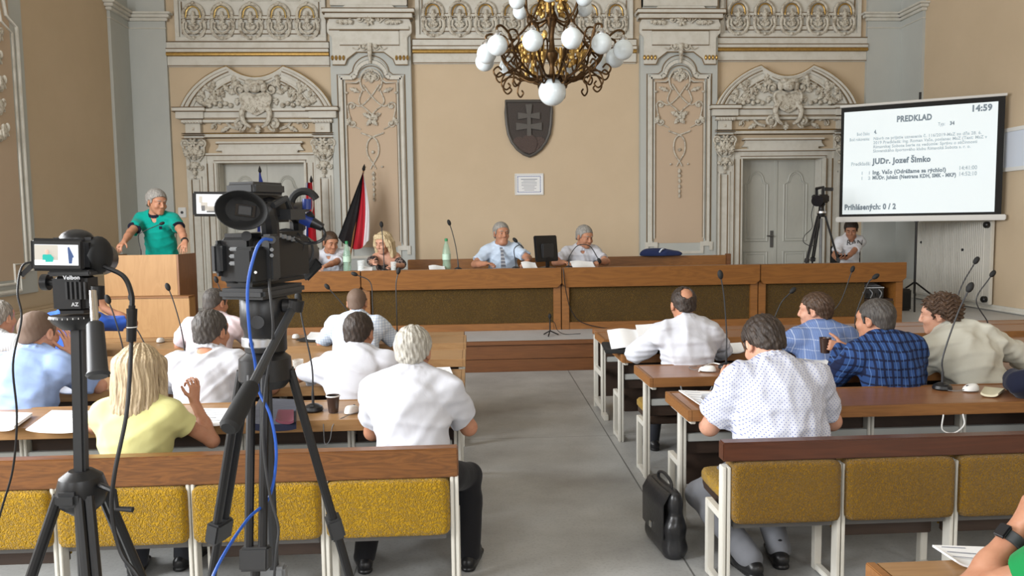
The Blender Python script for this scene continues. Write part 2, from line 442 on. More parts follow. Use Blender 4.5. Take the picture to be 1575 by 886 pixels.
# ================================================================== ROOM SHELL
def floor_material(name, base, dark, seams):
    m = bpy.data.materials.new(name); m.use_nodes = True; MATS[name] = m
    nt = m.node_tree; b = nt.nodes['Principled BSDF']; N = nt.nodes.new; L = nt.links.new
    b.inputs['Roughness'].default_value = 0.42; b.inputs['Specular IOR Level'].default_value = 0.35
    tc = N('ShaderNodeTexCoord')
    def noise(scale, det, vec=None):
        n = N('ShaderNodeTexNoise'); n.inputs['Scale'].default_value = scale; n.inputs['Detail'].default_value = det
        n.inputs['Roughness'].default_value = 0.6
        L(vec or tc.outputs['Object'], n.inputs['Vector']); return n
    n1 = noise(1.1, 8)
    r = N('ShaderNodeMapRange'); r.inputs['From Min'].default_value = 0.38; r.inputs['From Max'].default_value = 0.72; L(n1.outputs['Fac'], r.inputs['Value'])
    mx = N('ShaderNodeMix'); mx.data_type = 'RGBA'; mx.inputs[6].default_value = (*base, 1); mx.inputs[7].default_value = (*dark, 1); L(r.outputs[0], mx.inputs[0])
    cur = mx.outputs[2]
    n2 = noise(60, 3)
    r2 = N('ShaderNodeMapRange'); r2.inputs['From Min'].default_value = 0.5; r2.inputs['From Max'].default_value = 0.75; r2.inputs['To Max'].default_value = 0.35; L(n2.outputs['Fac'], r2.inputs['Value'])
    mx2 = N('ShaderNodeMix'); mx2.data_type = 'RGBA'; mx2.inputs[7].default_value = (*[c * 0.7 for c in dark], 1); L(r2.outputs[0], mx2.inputs[0]); L(cur, mx2.inputs[6]); cur = mx2.outputs[2]
    sp = N('ShaderNodeSeparateXYZ'); L(tc.outputs['Object'], sp.inputs[0])
    for (a, bb, c, w) in seams:      # |a x + b y - c| < w  : joints between the lengths of floor covering
        m1 = N('ShaderNodeMath'); m1.operation = 'MULTIPLY'; m1.inputs[1].default_value = a; L(sp.outputs[0], m1.inputs[0])
        m2 = N('ShaderNodeMath'); m2.operation = 'MULTIPLY_ADD'; m2.inputs[1].default_value = bb; L(sp.outputs[1], m2.inputs[0]); L(m1.outputs[0], m2.inputs[2])
        m3 = N('ShaderNodeMath'); m3.operation = 'SUBTRACT'; m3.inputs[1].default_value = c; L(m2.outputs[0], m3.inputs[0])
        m4 = N('ShaderNodeMath'); m4.operation = 'ABSOLUTE'; L(m3.outputs[0], m4.inputs[0])
        m5 = N('ShaderNodeMath'); m5.operation = 'LESS_THAN'; m5.inputs[1].default_value = w; L(m4.outputs[0], m5.inputs[0])
        m6 = N('ShaderNodeMath'); m6.operation = 'MULTIPLY'; m6.inputs[1].default_value = 0.75; L(m5.outputs[0], m6.inputs[0])
        mm = N('ShaderNodeMix'); mm.data_type = 'RGBA'; mm.inputs[7].default_value = (0.05, 0.05, 0.048, 1); L(m6.outputs[0], mm.inputs[0]); L(cur, mm.inputs[6]); cur = mm.outputs[2]
    L(cur, b.inputs['Base Color'])
    bp = N('ShaderNodeBump'); bp.inputs['Strength'].default_value = 0.1; bp.inputs['Distance'].default_value = 0.01
    n4 = noise(2.5, 4); L(n4.outputs['Fac'], bp.inputs['Height']); L(bp.outputs[0], b.inputs['Normal'])
    return m
pa, pb = atZ(875, 572, 0), atZ(1067, 884, 0)
sdx, sdy = pb.x - pa.x, pb.y - pa.y; sl = sqrt(sdx * sdx + sdy * sdy)
FLOORM = floor_material('grey_linoleum', (0.42, 0.425, 0.415), (0.24, 0.24, 0.235),
                        [(sdy / sl, -sdx / sl, (sdy * pa.x - sdx * pa.y) / sl, 0.005), (0, 1, 6.18, 0.003), (1, 0, -0.62, 0.003)])
DAISM = floor_material('dais_linoleum', (0.50, 0.51, 0.52), (0.40, 0.405, 0.41), [(1, 0, 7.2, 0.004)])

struct('floor', MB().box((XL - .3, -3.3, -0.12), (XR + .3, 9.1, 0)), FLOORM, 'grey linoleum floor of the hall with a long seam in the aisle', 'floor')
dz0 = 9.12
struct('floor_dais', MB().box((XL - .3, dz0, -0.12), (XR + .3, YB + .9, ZD)), DAISM, 'raised pale grey dais floor in front of the back wall', 'floor')
mb = MB()
mb.box((XL, 9.085, 0), (XR, 9.12, 0.15)); mb.box((XL, 9.095, 0.155), (XR, 9.12, 0.325)); mb.box((XL, 9.06, 0.33), (XR, 9.13, ZD + .004))
struct('trim_1', mb, WOODR, 'brown wooden boards facing the step up to the dais', 'step', bevel=.004)

DW, DTOP = 0.76, 2.97
DC = (XC - 4.77, XC + 4.77)
mb = MB(); xs = [XL - .3, DC[0] - DW, DC[0] + DW, DC[1] - DW, DC[1] + DW, XR + .3]
for a, b_ in ((0, 1), (2, 3), (4, 5)): mb.box((xs[a], YB, ZD - .1), (xs[b_], YB + .45, ZCEIL))
for c in DC: mb.box((c - DW, YB, DTOP), (c + DW, YB + .45, ZCEIL))
struct('wall_back', mb, TAN, 'tan painted back wall behind the dais with stucco decoration', 'wall')
struct('wall_right', MB().box((XR, -3.3, -.1), (XR + .3, YB, ZCEIL)), TAN, 'plain beige side wall behind the projection screen and radiator', 'wall')
mb = MB()          # left wall: piers between the tall windows
mb.box((XL - .3, 7.35, -.1), (XL, YB, ZCEIL)); mb.box((XL - .3, -3.3, -.1), (XL, 7.35, 0.9)); mb.box((XL - .3, -3.3, 5.2), (XL, 7.35, ZCEIL))
for a, b_ in ((-3.3, -.4), (1.6, 2.4), (4.4, 5.2), (7.2, 7.35)): mb.box((XL - .3, a, .9), (XL, b_, 5.2))
struct('wall_left', mb, TAN, 'brownish beige side wall behind the speaker at the lectern', 'wall')
mb = MB(); mb.box((XL - .3, -3.5, -.1), (XR + .3, -3.2, .9)); mb.box((XL - .3, -3.5, 5.2), (XR + .3, -3.2, ZCEIL))
for a, b_ in ((XL - .3, -4.5), (-2.3, -.2), (2.0, 4.1), (6.3, XR + .3)): mb.box((a, -3.5, .9), (b_, -3.2, 5.2))
struct('wall_rear', mb, TAN, 'rear wall of the hall with tall window openings', 'wall')
struct('ceiling', MB().box((XL - .3, -3.5, ZCEIL), (XR + .3, YB + .45, ZCEIL + .2)), CEILM, 'pale plaster ceiling above the hall', 'ceiling')

# corner pilasters, wrapping both ends of the back wall
for k, sg, side, word in ((2, -1, XL, 'dim corner pilaster behind the man at the lectern'), (3, 1, XR, 'blue-grey corner pilaster behind the top left of the projection screen')):
    xi = XC + sg * 6.32; xo = side
    mb = MB(); lo, hi = min(xi, xo), max(xi, xo)
    mb.box((lo, YB - .07, ZD), (hi, YB, ZCEIL))
    s1 = side - sg * .05
    mb.box((min(side, s1), 13.25, ZD), (max(side, s1), YB, ZCEIL))
    t = struct('trim_%d' % k, mb, GRAYB, word, 'pilaster')
    # small capital moulding running round the corner
    cz = 5.42 + (.02 if sg > 0 else 0)
    mb = MB()
    for dz, pr, h in ((0.0, .05, .05), (.05, .10, .05), (.10, .14, .035), (-.13, .02, .02)):
        mb.box((lo - (.0 if sg < 0 else pr), YB - .07 - pr, cz + dz), (hi + (pr if sg < 0 else 0), YB - .06, cz + dz + h))
        a = side - sg * (.05 + pr); mb.box((min(side, a), 13.25 - pr, cz + dz), (max(side, a), YB - .07, cz + dz + h))
    build('cornice', mb, STONE, t, bevel=.008)
    mb = MB(); mb.box((lo, YB - .09, ZD), (hi, YB - .06, ZD + .34)); a = side - sg * .07
    mb.box((min(side, a), 13.25, ZD), (max(side, a), YB - .06, ZD + .34)); build('plinth', mb, STONE, t, bevel=.006)

# ------------------------------------------------------------------ ornament helpers (drawn in x-z, standing proud of y0)
def spiral(cx, cz, r0, r1, a0, turns, n=26):
    return [(cx + (r0 + (r1 - r0) * i / n) * cos(a0 + turns * 2 * pi * i / n), cz + (r0 + (r1 - r0) * i / n) * sin(a0 + turns * 2 * pi * i / n)) for i in range(n + 1)]
def rel(mb, pts, y, r, n=6, closed=False):
    mb.tube([(p[0], y - (p[2] if len(p) > 2 else 0), p[1]) for p in pts], r, n, closed)
def taper(n, a, b): return [a + (b - a) * i / (n - 1) for i in range(n)]
def scrollv(mb, cx, cz, r, y, rad, a0=0, turns=1.6, tail=None):
    pts = spiral(cx, cz, r * .12, r, a0, turns)
    if tail: 
        sp = spline([(pts[-2][0], 0, pts[-2][1]), (pts[-1][0], 0, pts[-1][1])] + [(t[0], 0, t[1]) for t in tail], 6)[6:]
        pts = pts + [(p.x, p.z) for p in sp]
    rel(mb, pts, y, taper(len(pts), rad, rad * .45))
    mb.ell((cx, y - rad * .4, cz), (rad * 1.3, rad * 1.2, rad * 1.3), nu=8, nv=6)
def leaf(mb, x, z, L, w, ang, y, d=.03):
    """a lobed leaf: midrib and three lobes each side"""
    ca, sa = cos(ang), sin(ang)
    R = Matrix(((ca, 0, -sa), (0, 1, 0), (sa, 0, ca)))
    mb.ell((x + ca * L * .5, y - d * .3, z + sa * L * .5), (L * .5, d, w * .34), R, 8, 6)
    for t, q in ((.3, .8), (.6, .65)):
        for sg in (-1, 1):
            a2 = ang + sg * .85; R2 = Matrix(((cos(a2), 0, -sin(a2)), (0, 1, 0), (sin(a2), 0, cos(a2))))
            px, pz = x + ca * L * t, z + sa * L * t
            mb.ell((px + cos(a2) * w * q * .35, y - d * .5, pz + sin(a2) * w * q * .35), (w * q * .42, d * .8, w * .17), R2, 7, 5)
def rosette(mb, x, z, r, y, petals=6):
    for k in range(petals):
        a = 2 * pi * k / petals; R = Matrix(((cos(a), 0, -sin(a)), (0, 1, 0), (sin(a), 0, cos(a))))
        mb.ell((x + cos(a) * r * .58, y - r * .12, z + sin(a) * r * .58), (r * .46, r * .22, r * .26), R, 7, 5)
    mb.ell((x, y - r * .3, z), r * .3, nu=8, nv=6)

# ------------------------------------------------------------------ entablature: bands, gold strip, frieze panels
def panel_frame(mb, x0, x1, z0, z1, w, y, d):
    mb.box((x0, y - d, z0), (x1, y, z0 + w)); mb.box((x0, y - d, z1 - w), (x1, y, z1))
    mb.box((x0, y - d + .002, z0 + w - .003), (x0 + w, y, z1 - w + .003)); mb.box((x1 - w, y - d + .002, z0 + w - .003), (x1, y, z1 - w + .003))
seg_x = [(XC - 6.32, XC - 3.5), (XC - 2.02, XC + 2.02), (XC + 3.5, XC + 6.32)]
seg_word = ['above the left door', 'between the two pilasters behind the chandelier', 'above the right door']
frz = [(XC - 6.16, XC - 3.54, 5, GOLDB), (XC - 1.96, XC + 1.96, 8, GOLD), (XC + 3.56, XC + 6.2, 5, GOLD)]
for i in range(3):
    x0, x1 = seg_x[i]; zo = (-.015, .03, .06)[i]
    mb = MB()
    for z0, z1, d in ((4.68, 4.84, .05), (4.905, 4.955, .11), (4.955, 5.08, .07)): mb.box((x0, YB - d, z0 + zo), (x1, YB, z1 + zo))
    mb.box((x0, YB - .035, 4.66 + zo), (x1, YB, 4.68 + zo))
    lines = MB()
    for zz, dd in ((4.672, .055), (4.84, .055), (4.958, .112), (5.085, .075)): lines.box((x0, YB - dd, zz + zo), (x1, YB, zz + .012 + zo))
    t = struct('trim_%d' % (4 + i), mb, STONE, 'pale stucco cornice with a gold strip and rosette frieze ' + seg_word[i], 'cornice', bevel=.006)
    mb = MB(); mb.tube([(x0, YB - .075, 4.873 + zo), (x1, YB - .075, 4.873 + zo)], .034, 10); build('gold_strip', mb, GOLD, t); build('brown_lines', lines, LINEB, t)
    mb = MB(); fa, fb = frz[i][0], frz[i][1]
    for zz in (5.225, 5.302, 5.475, 5.537): mb.box((fa + .12, YB - .052, zz + zo), (fb - .12, YB - .02, zz + .010 + zo))
    for xx in (fa + .115, fb - .125): mb.box((xx, YB - .052, 5.225 + zo), (xx + .01, YB - .02, 5.78 + zo))
    build('brown_lines', mb, LINEB, t)
    a, b_, n, gm = frz[i]; z0, z1 = 5.1 + zo, 5.98 + zo
    mb = MB(); mb.box((a, YB - .02, z0), (b_, YB, z1)); panel_frame(mb, a, b_, z0, z1, .07, YB - .02, .05)
    mb.box((a + .14, YB - .05, 5.235 + zo), (b_ - .14, YB - .02, 5.30 + zo)); mb.box((a + .14, YB - .05, 5.485 + zo), (b_ - .14, YB - .02, 5.535 + zo))
    step = (b_ - a - .16) / n
    for k in range(n + 1):
        xm = a + .08 + step * k
        mb.box((max(a + .05, xm - .13), YB - .05, 5.80 + zo), (min(b_ - .05, xm + .13), YB - .02, 5.84 + zo))
    build('frieze_panel', mb, STONE, t, bevel=.006)
    for k in range(n):
        cx = a + .08 + step * (k + .5); cz = 5.42 + zo; mb = MB()
        up = [(cx + .175 * cos(t_), cz + .13 + .19 * sin(t_)) for t_ in np.linspace(-.35, pi + .35, 22)]
        dn = [(cx + .19 * cos(t_), cz - .07 + .21 * sin(t_)) for t_ in np.linspace(pi - .5, 2 * pi + .5, 24)]
        rel(mb, up, YB - .06, .028); rel(mb, dn, YB - .06, .032)
        for sg in (-1, 1):
            scrollv(mb, cx + sg * .17, cz + .03, .055, YB - .07, .018, a0=(0 if sg > 0 else pi), turns=1.2 * sg)
            rel(mb, [(cx + sg * .12, cz - .0, .01), (cx + sg * .13, cz - .1, .02), (cx + sg * .07, cz - .17, .03), (cx, cz - .2, .03)], YB - .06, .022)
            leaf(mb, cx, cz - .14, .13, .09, pi / 2 + sg * .7, YB - .06)
            leaf(mb, cx + sg * .02, cz + .06, .13, .07, pi / 2 + sg * 1.2, YB - .06)
        leaf(mb, cx, cz - .1, .3, .11, pi / 2, YB - .07, .035)
        rosette(mb, cx, cz - .03, .06, YB - .09)
        mb.ell((cx, YB - .09, cz - .27), .032); mb.ell((cx, YB - .08, cz + .33), .03)
        build('rosette', mb, ORN, t)
        mb = MB(); ga = [(cx + .118 * cos(t_) * (1.12 if abs(t_ - pi / 2) > 1.75 else 1), cz + .13 + .135 * sin(t_)) for t_ in np.linspace(-.45, pi + .45, 20)]
        rel(mb, ga, YB - .085, .014); build('gold_arch', mb, gm, t)

# ------------------------------------------------------------------ the two tall pilasters
def pilaster(n, cx, label):
    h = .71; d = .14
    mb = MB(); mb.box((cx - h, YB - d, ZD), (cx + h, YB, 5.2)); mb.box((cx - h + .04, YB - d - .02, 5.6), (cx + h - .04, YB, ZCEIL))
    t = struct('trim_%d' % n, mb, GRAYB, label, 'pilaster', bevel=.008)
    yf = YB - d
    build('panel_field', MB().box((cx - .46, yf - .008, 1.42), (cx + .46, yf, 4.42)), TANP, t)
    # frame of the sunk panel with a round bump in its top edge
    def outline(w, zt, rb, zb):
        pts = [(cx - w, zb), (cx - w, zt), (cx - rb - .06, zt)]
        pts += [(cx - rb * cos(a), zt + .02 + rb * .95 * sin(a)) for a in np.linspace(0.1, pi - .1, 16)]
        pts += [(cx + rb + .06, zt), (cx + w, zt), (cx + w, zb)]
        return pts
    mb = MB()
    def strip(pts, w, y, dd):
        for a, b_ in zip(pts[:-1], pts[1:]): mb.bar((a[0], y - dd / 2, a[1]), (b_[0], y - dd / 2, b_[1]), dd, w)
    fr = outline(.53, 4.42, .27, 1.42)
    for a, b_ in zip(fr[:-1], fr[1:]):
        mb.bar((a[0], yf - .012, a[1]), (b_[0], yf - .012, b_[1]), .06, .06, up=(0, 1, 0))
    fr = outline(.46, 4.34, .2, 1.5)
    rel(mb, fr, yf - .02, .016)
    fr = outline(.565, 4.455, .30, 1.38); rel(mb, fr, yf - .012, .014)
    # eared foot of the frame
    for sg in (-1, 1):
        mb.box((cx + sg * .50 - .1, yf - .04, 1.36), (cx + sg * .50 + .1, yf, 1.44)); mb.box((cx + sg * .60 - .03, yf - .034, 1.28), (cx + sg * .60 + .03, yf, 1.44))
        mb.box((cx + sg * .43 - .03, yf - .03, 1.24), (cx + sg * .43 + .03, yf, 1.44))
    mb.box((cx - .46, yf - .025, 1.22), (cx + .46, yf, 1.27))
    build('panel_frame', mb, STONE, t, bevel=0)
    mb = MB(); rel(mb, outline(.595, 4.485, .325, 1.36), yf - .006, .009); rel(mb, outline(.50, 4.385, .235, 1.46), yf - .04, .007); rel(mb, outline(.44, 4.32, .18, 1.52), yf - .02, .007); build('brown_lines', mb, LINEB, t)
    # strapwork relief hanging in the panel
    mb = MB(); y = yf - .03
    loop = [(cx + .19 * cos(a), 4.36 + .21 * sin(a)) for a in np.linspace(-.9, pi + .9, 24)]; rel(mb, loop, y, .016)
    for sg in (-1, 1):
        rel(mb, [(p.x, p.z) for p in spline([(cx - sg * .14, 0, 4.30), (cx + sg * .02, 0, 4.08), (cx + sg * .2, 0, 3.93), (cx + sg * .33, 0, 3.98)], 6)], y, .013)
        rel(mb, [(p.x, p.z) for p in spline([(cx + sg * .16, 0, 4.2), (cx + sg * .22, 0, 4.0), (cx + sg * .08, 0, 3.86), (cx, 0, 3.78)], 6)], y, .013)
        scrollv(mb, cx + sg * .09, 4.42, .06, y, .018, 0, 1.3 * sg)
        leaf(mb, cx, 4.33, .2, .1, pi / 2 + sg * .5, y)
        leaf(mb, cx + sg * .2, 4.17, .2, .09, pi / 2 - sg * 1.2, y, .025)
        scrollv(mb, cx + sg * .35, 3.93, .075, y, .02, pi / 2, -1.3 * sg, tail=[(cx + sg * .40, 3.78), (cx + sg * .33, 3.6), (cx + sg * .2, 3.52)])
        scrollv(mb, cx + sg * .34, 3.62, .07, y, .02, -pi / 2, 1.3 * sg)
        leaf(mb, cx + sg * .38, 3.74, .16, .1, -pi / 2 + sg * .4, y); leaf(mb, cx + sg * .4, 4.16, .07, .05, 0 if sg > 0 else pi, y)
        leaf(mb, cx, 3.72, .18, .1, (pi / 2 - sg * 1.1), y); leaf(mb, cx, 3.7, .15, .09, (-pi / 2 + sg * .7), y)
        rel(mb, [(p.x, p.z) for p in spline([(cx + sg * .2, 0, 3.46), (cx - sg * .06, 0, 3.34), (cx - sg * .1, 0, 3.1), (cx + sg * .02, 0, 2.88), (cx + sg * .05, 0, 2.82)], 7)], y, taper(29, .016, .01))
        mb.ell((cx + sg * .16, y, 2.86), .02)
    rosette(mb, cx, 3.7, .1, y - .01, 5); rosette(mb, cx, 4.5, .07, y - .01, 6); mb.ell((cx, y, 3.12), .03)
    for z in (2.78, 2.7, 2.6, 2.5, 2.41, 2.33): leaf(mb, cx, z, .09, .07 - .012 * (2.78 - z) * 4, -pi / 2, y, .02)
    build('strapwork', mb, ORN, t)
    # cap: console block, gold studs, volute key, moulded shelf, swag
    mb = MB(); mb.prism([(cx - .66, 4.64), (cx - .66, 5.12), (cx - .74, 5.2), (cx - .74, 5.34), (cx - .7, 5.44), (cx + .7, 5.44), (cx + .74, 5.34), (cx + .74, 5.2), (cx + .66, 5.12), (cx + .66, 4.64), (cx + .44, 4.64),
              (cx + .40, 4.74), (cx + .24, 4.86), (cx - .24, 4.86), (cx - .40, 4.74), (cx - .44, 4.64)], yf - .06, yf)
    mb.box((cx - .52, yf - .09, 4.98), (cx + .52, yf - .06, 5.22)); mb.box((cx - .70, yf - .10, 5.24), (cx + .70, yf, 5.30))
    mb.box((cx - .76, yf - .13, 5.44), (cx + .76, YB, 5.52)); mb.box((cx - .80, yf - .17, 5.52), (cx + .80, YB, 5.585))
    mb.prism([(cx - .48, 5.585), (cx - .42, 5.66), (cx + .42, 5.66), (cx + .48, 5.585)], yf - .1, YB); mb.box((cx - .67, yf - .09, 5.66), (cx + .67, YB, 6.3))
    build('cap', mb, STONE, t, bevel=.01)
    mb = MB()
    for q, zz, yy in ((.765, 5.43, .132), (.80, 5.515, .172), (.805, 5.588, .172), (.70, 5.235, .102), (.52, 4.972, .092), (.52, 5.222, .092)): mb.box((cx - q, yf - yy, zz), (cx + q, yf - .01, zz + .010))
    rel(mb, [(cx - .66, 4.64), (cx - .44, 4.64), (cx - .40, 4.74), (cx - .24, 4.86), (cx + .24, 4.86), (cx + .40, 4.74), (cx + .44, 4.64), (cx + .66, 4.64)], yf - .06, .010); build('brown_lines', mb, LINEB, t)
    mb = MB()
    for sg in (-1, 1):
        for k in range(4): mb.ell((cx + sg * (.56 + .065 * (k - 1.5)), yf - .075, 4.76), (.025, .03, .045), nu=8, nv=6)
    build('gold_studs', mb, GOLD, t)
    mb = MB(); rosette(mb, cx, 5.4, .1, yf - .1, 7)
    for sg in (-1, 1):
        scrollv(mb, cx + sg * .1, 4.95, .07, yf - .09, .022, -pi / 2, 1.3 * sg, tail=[(cx + sg * .22, 4.9), (cx + sg * .3, 4.93)])
        scrollv(mb, cx + sg * .16, 5.42, .065, yf - .1, .02, 0, -1.2 * sg, tail=[(cx + sg * .30, 5.44), (cx + sg * .4, 5.38)])
        for q in (.38, .46, .54): leaf(mb, cx + sg * q, 5.4, .12, .1, (0 if sg < 0 else pi) + .5 * sg, yf - .1); mb.ell((cx + sg * q, yf - .12, 5.37), .03)
    mb.tube([(cx, yf - .1, 5.0), (cx, yf - .11, 4.85), (cx, yf - .08, 4.66)], [.05, .04, .015], 8)
    build('swag', mb, ORN, t)
pilaster(7, XC - 2.76, 'tall grey pilaster with strapwork relief beside the black, red and white flag')
pilaster(8, XC + 2.79, 'tall grey pilaster with strapwork relief right of the dark shield')

# ------------------------------------------------------------------ doors with their surrounds
def door(n, cx, label):
    t = thing('door_%d' % n, label, 'door', (cx, YB, ZD), kind='structure')
    Z = lambda z: z - ZD
    # leaves
    for sg in (-1, 1):
        mb = MB(); x0, x1 = (0, DW) if sg > 0 else (-DW, 0)
        mb.box((x0 + .004, .26, .02), (x1 - .004, .31, Z(DTOP) - .01)); xm = (x0 + x1) / 2
        for w, r in ((.22, .02), (.17, .012)):
            zb, zt = Z(1.42) + (.22 - w), Z(2.50)
            arch = [(xm - w, zb), (xm - w, zt), (xm - w * .72, zt + .03)] + [(xm - w * .62 * cos(a), zt + .06 + w * .8 * sin(a)) for a in np.linspace(.1, pi - .1, 10)] + [(xm + w * .72, zt + .03), (xm + w, zt), (xm + w, zb)]
            rel(mb, arch, .258, r, 6, True)
            zb, zt = Z(.55), Z(1.22) - (.22 - w); rel(mb, [(xm - w, zb), (xm - w, zt), (xm + w, zt), (xm + w, zb)], .258, r, 6, True)
        lf = build('door_leaf', mb, DOORP, t, bevel=.004)
        if sg < 0:
            mb = MB(); mb.box((-.10, .235, Z(1.30)), (-.045, .26, Z(1.62))); build('lock_plate', mb, DARKST, lf, bevel=.004)
            mb = MB(); mb.tube([(-.072, .25, Z(1.52)), (-.072, .18, Z(1.52)), (-.19, .175, Z(1.52))], .014, 8); build('handle', mb, DARKST, lf)
    mb = MB(); mb.box((-.03, .245, .02), (.03, .27, Z(DTOP) - .02)); build('cover_strip', mb, DOORP, t, bevel=.006)
    # casing and reveal
    mb = MB()
    for sg in (-1, 1):
        mb.box((sg * .86 - .1, -.068, 0), (sg * .86 + .1, .0, Z(2.972))); mb.box((sg * .79 - .02, -.102, 0), (sg * .79 + .02, 0, Z(2.957)))
        mb.box((sg * .955 - .02, -.1, 0), (sg * .955 + .02, 0, Z(3.088)))
        mb.box((sg * .763 - .013, 0, 0), (sg * .763 + .013, .255, Z(DTOP) - .01))
    mb.box((-.97, -.07, Z(2.97)), (.97, 0, Z(3.10))); mb.box((-.8, -.1, Z(2.955)), (.8, 0, Z(2.99))); mb.box((-.99, -.1, Z(3.09)), (.99, 0, Z(3.13)))
    # raised lintel panel
    mb.prism([(-.66, Z(3.10)), (-.66, Z(3.17)), (-.78, Z(3.17)), (-.72, Z(3.24)), (-.72, Z(3.30)), (.72, Z(3.30)), (.72, Z(3.24)), (.78, Z(3.17)), (.66, Z(3.17)), (.66, Z(3.10))], -.09, 0)
    mb.box((-.76, -.12, Z(3.29)), (.76, 0, Z(3.33))); mb.box((-1.3, -.09, Z(3.40)), (1.3, 0, Z(3.475)))
    build('casing', mb, STONE, t, bevel=.008)
    build('frieze_field', MB().box((-1.0, -.03, Z(3.475)), (1.0, 0, Z(3.66))), TAN, t)
    # flanking strips with leafy capitals
    for sg in (-1, 1):
        c = sg * 1.13; mb = MB()
        mb.box((c - .16, -.10, 0), (c + .16, 0, Z(3.4))); mb.box((c - .11, -.13, .3), (c - .07, -.1, Z(2.72))); mb.box((c + .07, -.13, .3), (c + .11, -.1, Z(2.72))); mb.box((c - .11, -.134, Z(2.68)), (c + .11, -.1, Z(2.722)))
        mb.box((c - .18, -.14, 0), (c + .18, 0, .3)); mb.box((c - .17, -.12, Z(3.38)), (c + .17, 0, Z(3.43)))
        mb.box((c - .13, -.15, Z(3.47)), (c + .13, 0, Z(3.64))); mb.box((c - .18, -.2, Z(3.64)), (c + .18, 0, Z(3.70)))
        for k in range(6): mb.box((c - .14 + .05 * k, -.215, Z(3.645)), (c - .115 + .05 * k, -.19, Z(3.69)))
        ps = build('side_strip', mb, STONE, t, bevel=.006)
        mb = MB(); y = -.15
        for q in (-1, 1):
            scrollv(mb, c + q * .14, Z(3.30), .075, y, .028, pi / 2, -1.4 * q, tail=[(c + q * .16, Z(3.1)), (c + q * .08, Z(2.98))])
            leaf(mb, c + q * .02, Z(3.0), .3, .15, pi / 2 + q * .35, y, .05); leaf(mb, c + q * .06, Z(3.02), .2, .12, pi / 2 - q * .5, y - .01, .05)
            leaf(mb, c + q * .05, Z(2.86), .16, .12, pi / 2 + q * .9, y, .04); scrollv(mb, c + q * .1, Z(2.87), .05, y, .02, 0, 1.2 * q)
        rosette(mb, c, Z(3.3), .09, y - .03, 6); rosette(mb, c, Z(3.1), .07, y - .05, 5); leaf(mb, c, Z(2.98), .14, .12, -pi / 2, y, .04); leaf(mb, c, Z(2.86), .13, .09, -pi / 2, y, .03)
        mb.ell((c, y, Z(2.70)), .025); mb.box((c - .03, -.155, Z(3.52)), (c + .03, -.14, Z(3.58)))
        build('capital', mb, ORN, ps)
    # entablature and broken pediment
    mb = MB()
    for sg in (-1, 1): mb.box((sg * 1.15 - .24, -.24, Z(3.72)), (sg * 1.15 + .24, 0, Z(3.84))); mb.box((sg * 1.15 - .28, -.29, Z(3.84)), (sg * 1.15 + .28, 0, Z(3.90)))
    mb.box((-1.2, -.16, Z(3.66)), (1.2, 0, Z(3.72))); mb.box((-1.2, -.19, Z(3.72)), (1.2, 0, Z(3.84))); mb.box((-1.25, -.23, Z(3.84)), (1.25, 0, Z(3.89)))
    def ped(wout, zb, zpk, xpk, zdip):
        a0, a1 = .30, 1.15; ca0, ca1, sa0, sa1 = cos(a0), cos(a1), sin(a0), sin(a1)
        p = [(-xpk - (wout - xpk) * (cos(a) - ca1) / (ca0 - ca1), zb + (zpk - zb) * (sin(a) - sa0) / (sa1 - sa0)) for a in np.linspace(a0, a1, 13)]
        p += [(-xpk + xpk * (i / 8) , zpk - (zpk - zdip) * (1 - (1 - i / 8) ** 2)) for i in range(1, 9)]
        return p + [(-x, z) for x, z in p[-2::-1]]
    o1 = ped(1.30, Z(3.90), Z(4.60), .49, Z(4.41))
    mb.prism(o1, -.14, 0)
    build('entablature', mb, STONE, t, bevel=.008)
    mb = MB()
    for q, y, r in ((1.0, -.19, .03), (.945, -.17, .035), (.88, -.155, .03), (.74, -.15, .018), (.68, -.15, .012)):
        o = ped(1.30 * q, Z(3.90), Z(3.90) + .70 * q, .49 * q + .02 * (1 - q), Z(3.90) + .51 * q ** 1.4)
        rel(mb, o, y, r, 6)
    build('pediment_moulding', mb, STONE, t)
    mb = MB(); rel(mb, ped(1.315, Z(3.905), Z(4.625), .49, Z(4.435)), -.2, .012, 6); mb.tube([(-1.0, -.165, Z(3.715)), (1.0, -.165, Z(3.715))], .008, 6); mb.tube([(-1.0, -.095, Z(3.47)), (1.0, -.095, Z(3.47))], .008, 6)
    build('gilt_edge', mb, GOLD, t)
    mb = MB()
    for q, y in ((.975, -.195), (.91, -.185), (.71, -.158), (.655, -.155)): rel(mb, ped(1.30 * q, Z(3.90), Z(3.90) + .70 * q, .49 * q + .02 * (1 - q), Z(3.90) + .51 * q ** 1.4), y, .010, 6)
    for x_, z_, y_ in ((1.25, 3.834, -.235), (1.2, 3.725, -.195), (1.3, 3.40, -.095), (1.3, 3.48, -.095), (.76, 3.285, -.122), (.98, 3.085, -.103), (.81, 2.992, -.103)): mb.box((-x_, y_, Z(z_)), (x_, 0, Z(z_) + .011))
    for sg in (-1, 1):
        for x_ in (.815, .93, 1.06, 1.20): mb.box((sg * x_ - .005, -.135 if x_ > 1 else -.105, .32), (sg * x_ + .005, -.05, Z(2.66 if x_ > 1 else 2.95)))
        for z_ in (3.375, 3.435, 3.465, 3.645, 3.705): mb.box((sg * 1.13 - .185, -.202, Z(z_)), (sg * 1.13 + .185, -.1, Z(z_) + .009))
        for z_ in (3.835, 3.905): mb.box((sg * 1.15 - .285, -.294, Z(z_)), (sg * 1.15 + .285, -.1, Z(z_) + .010))
    build('brown_lines', mb, LINEB, t)
    # cartouche with head, scrolls and sprays of leaves
    mb = MB(); y = -.18
    sh = [(0, 3.78), (-.14, 3.86), (-.24, 3.98), (-.245, 4.1), (-.15, 4.14), (0, 4.1)]
    shp = [(p.x, Z(p.z)) for p in spline([(a, 0, z) for a, z in sh], 5)]
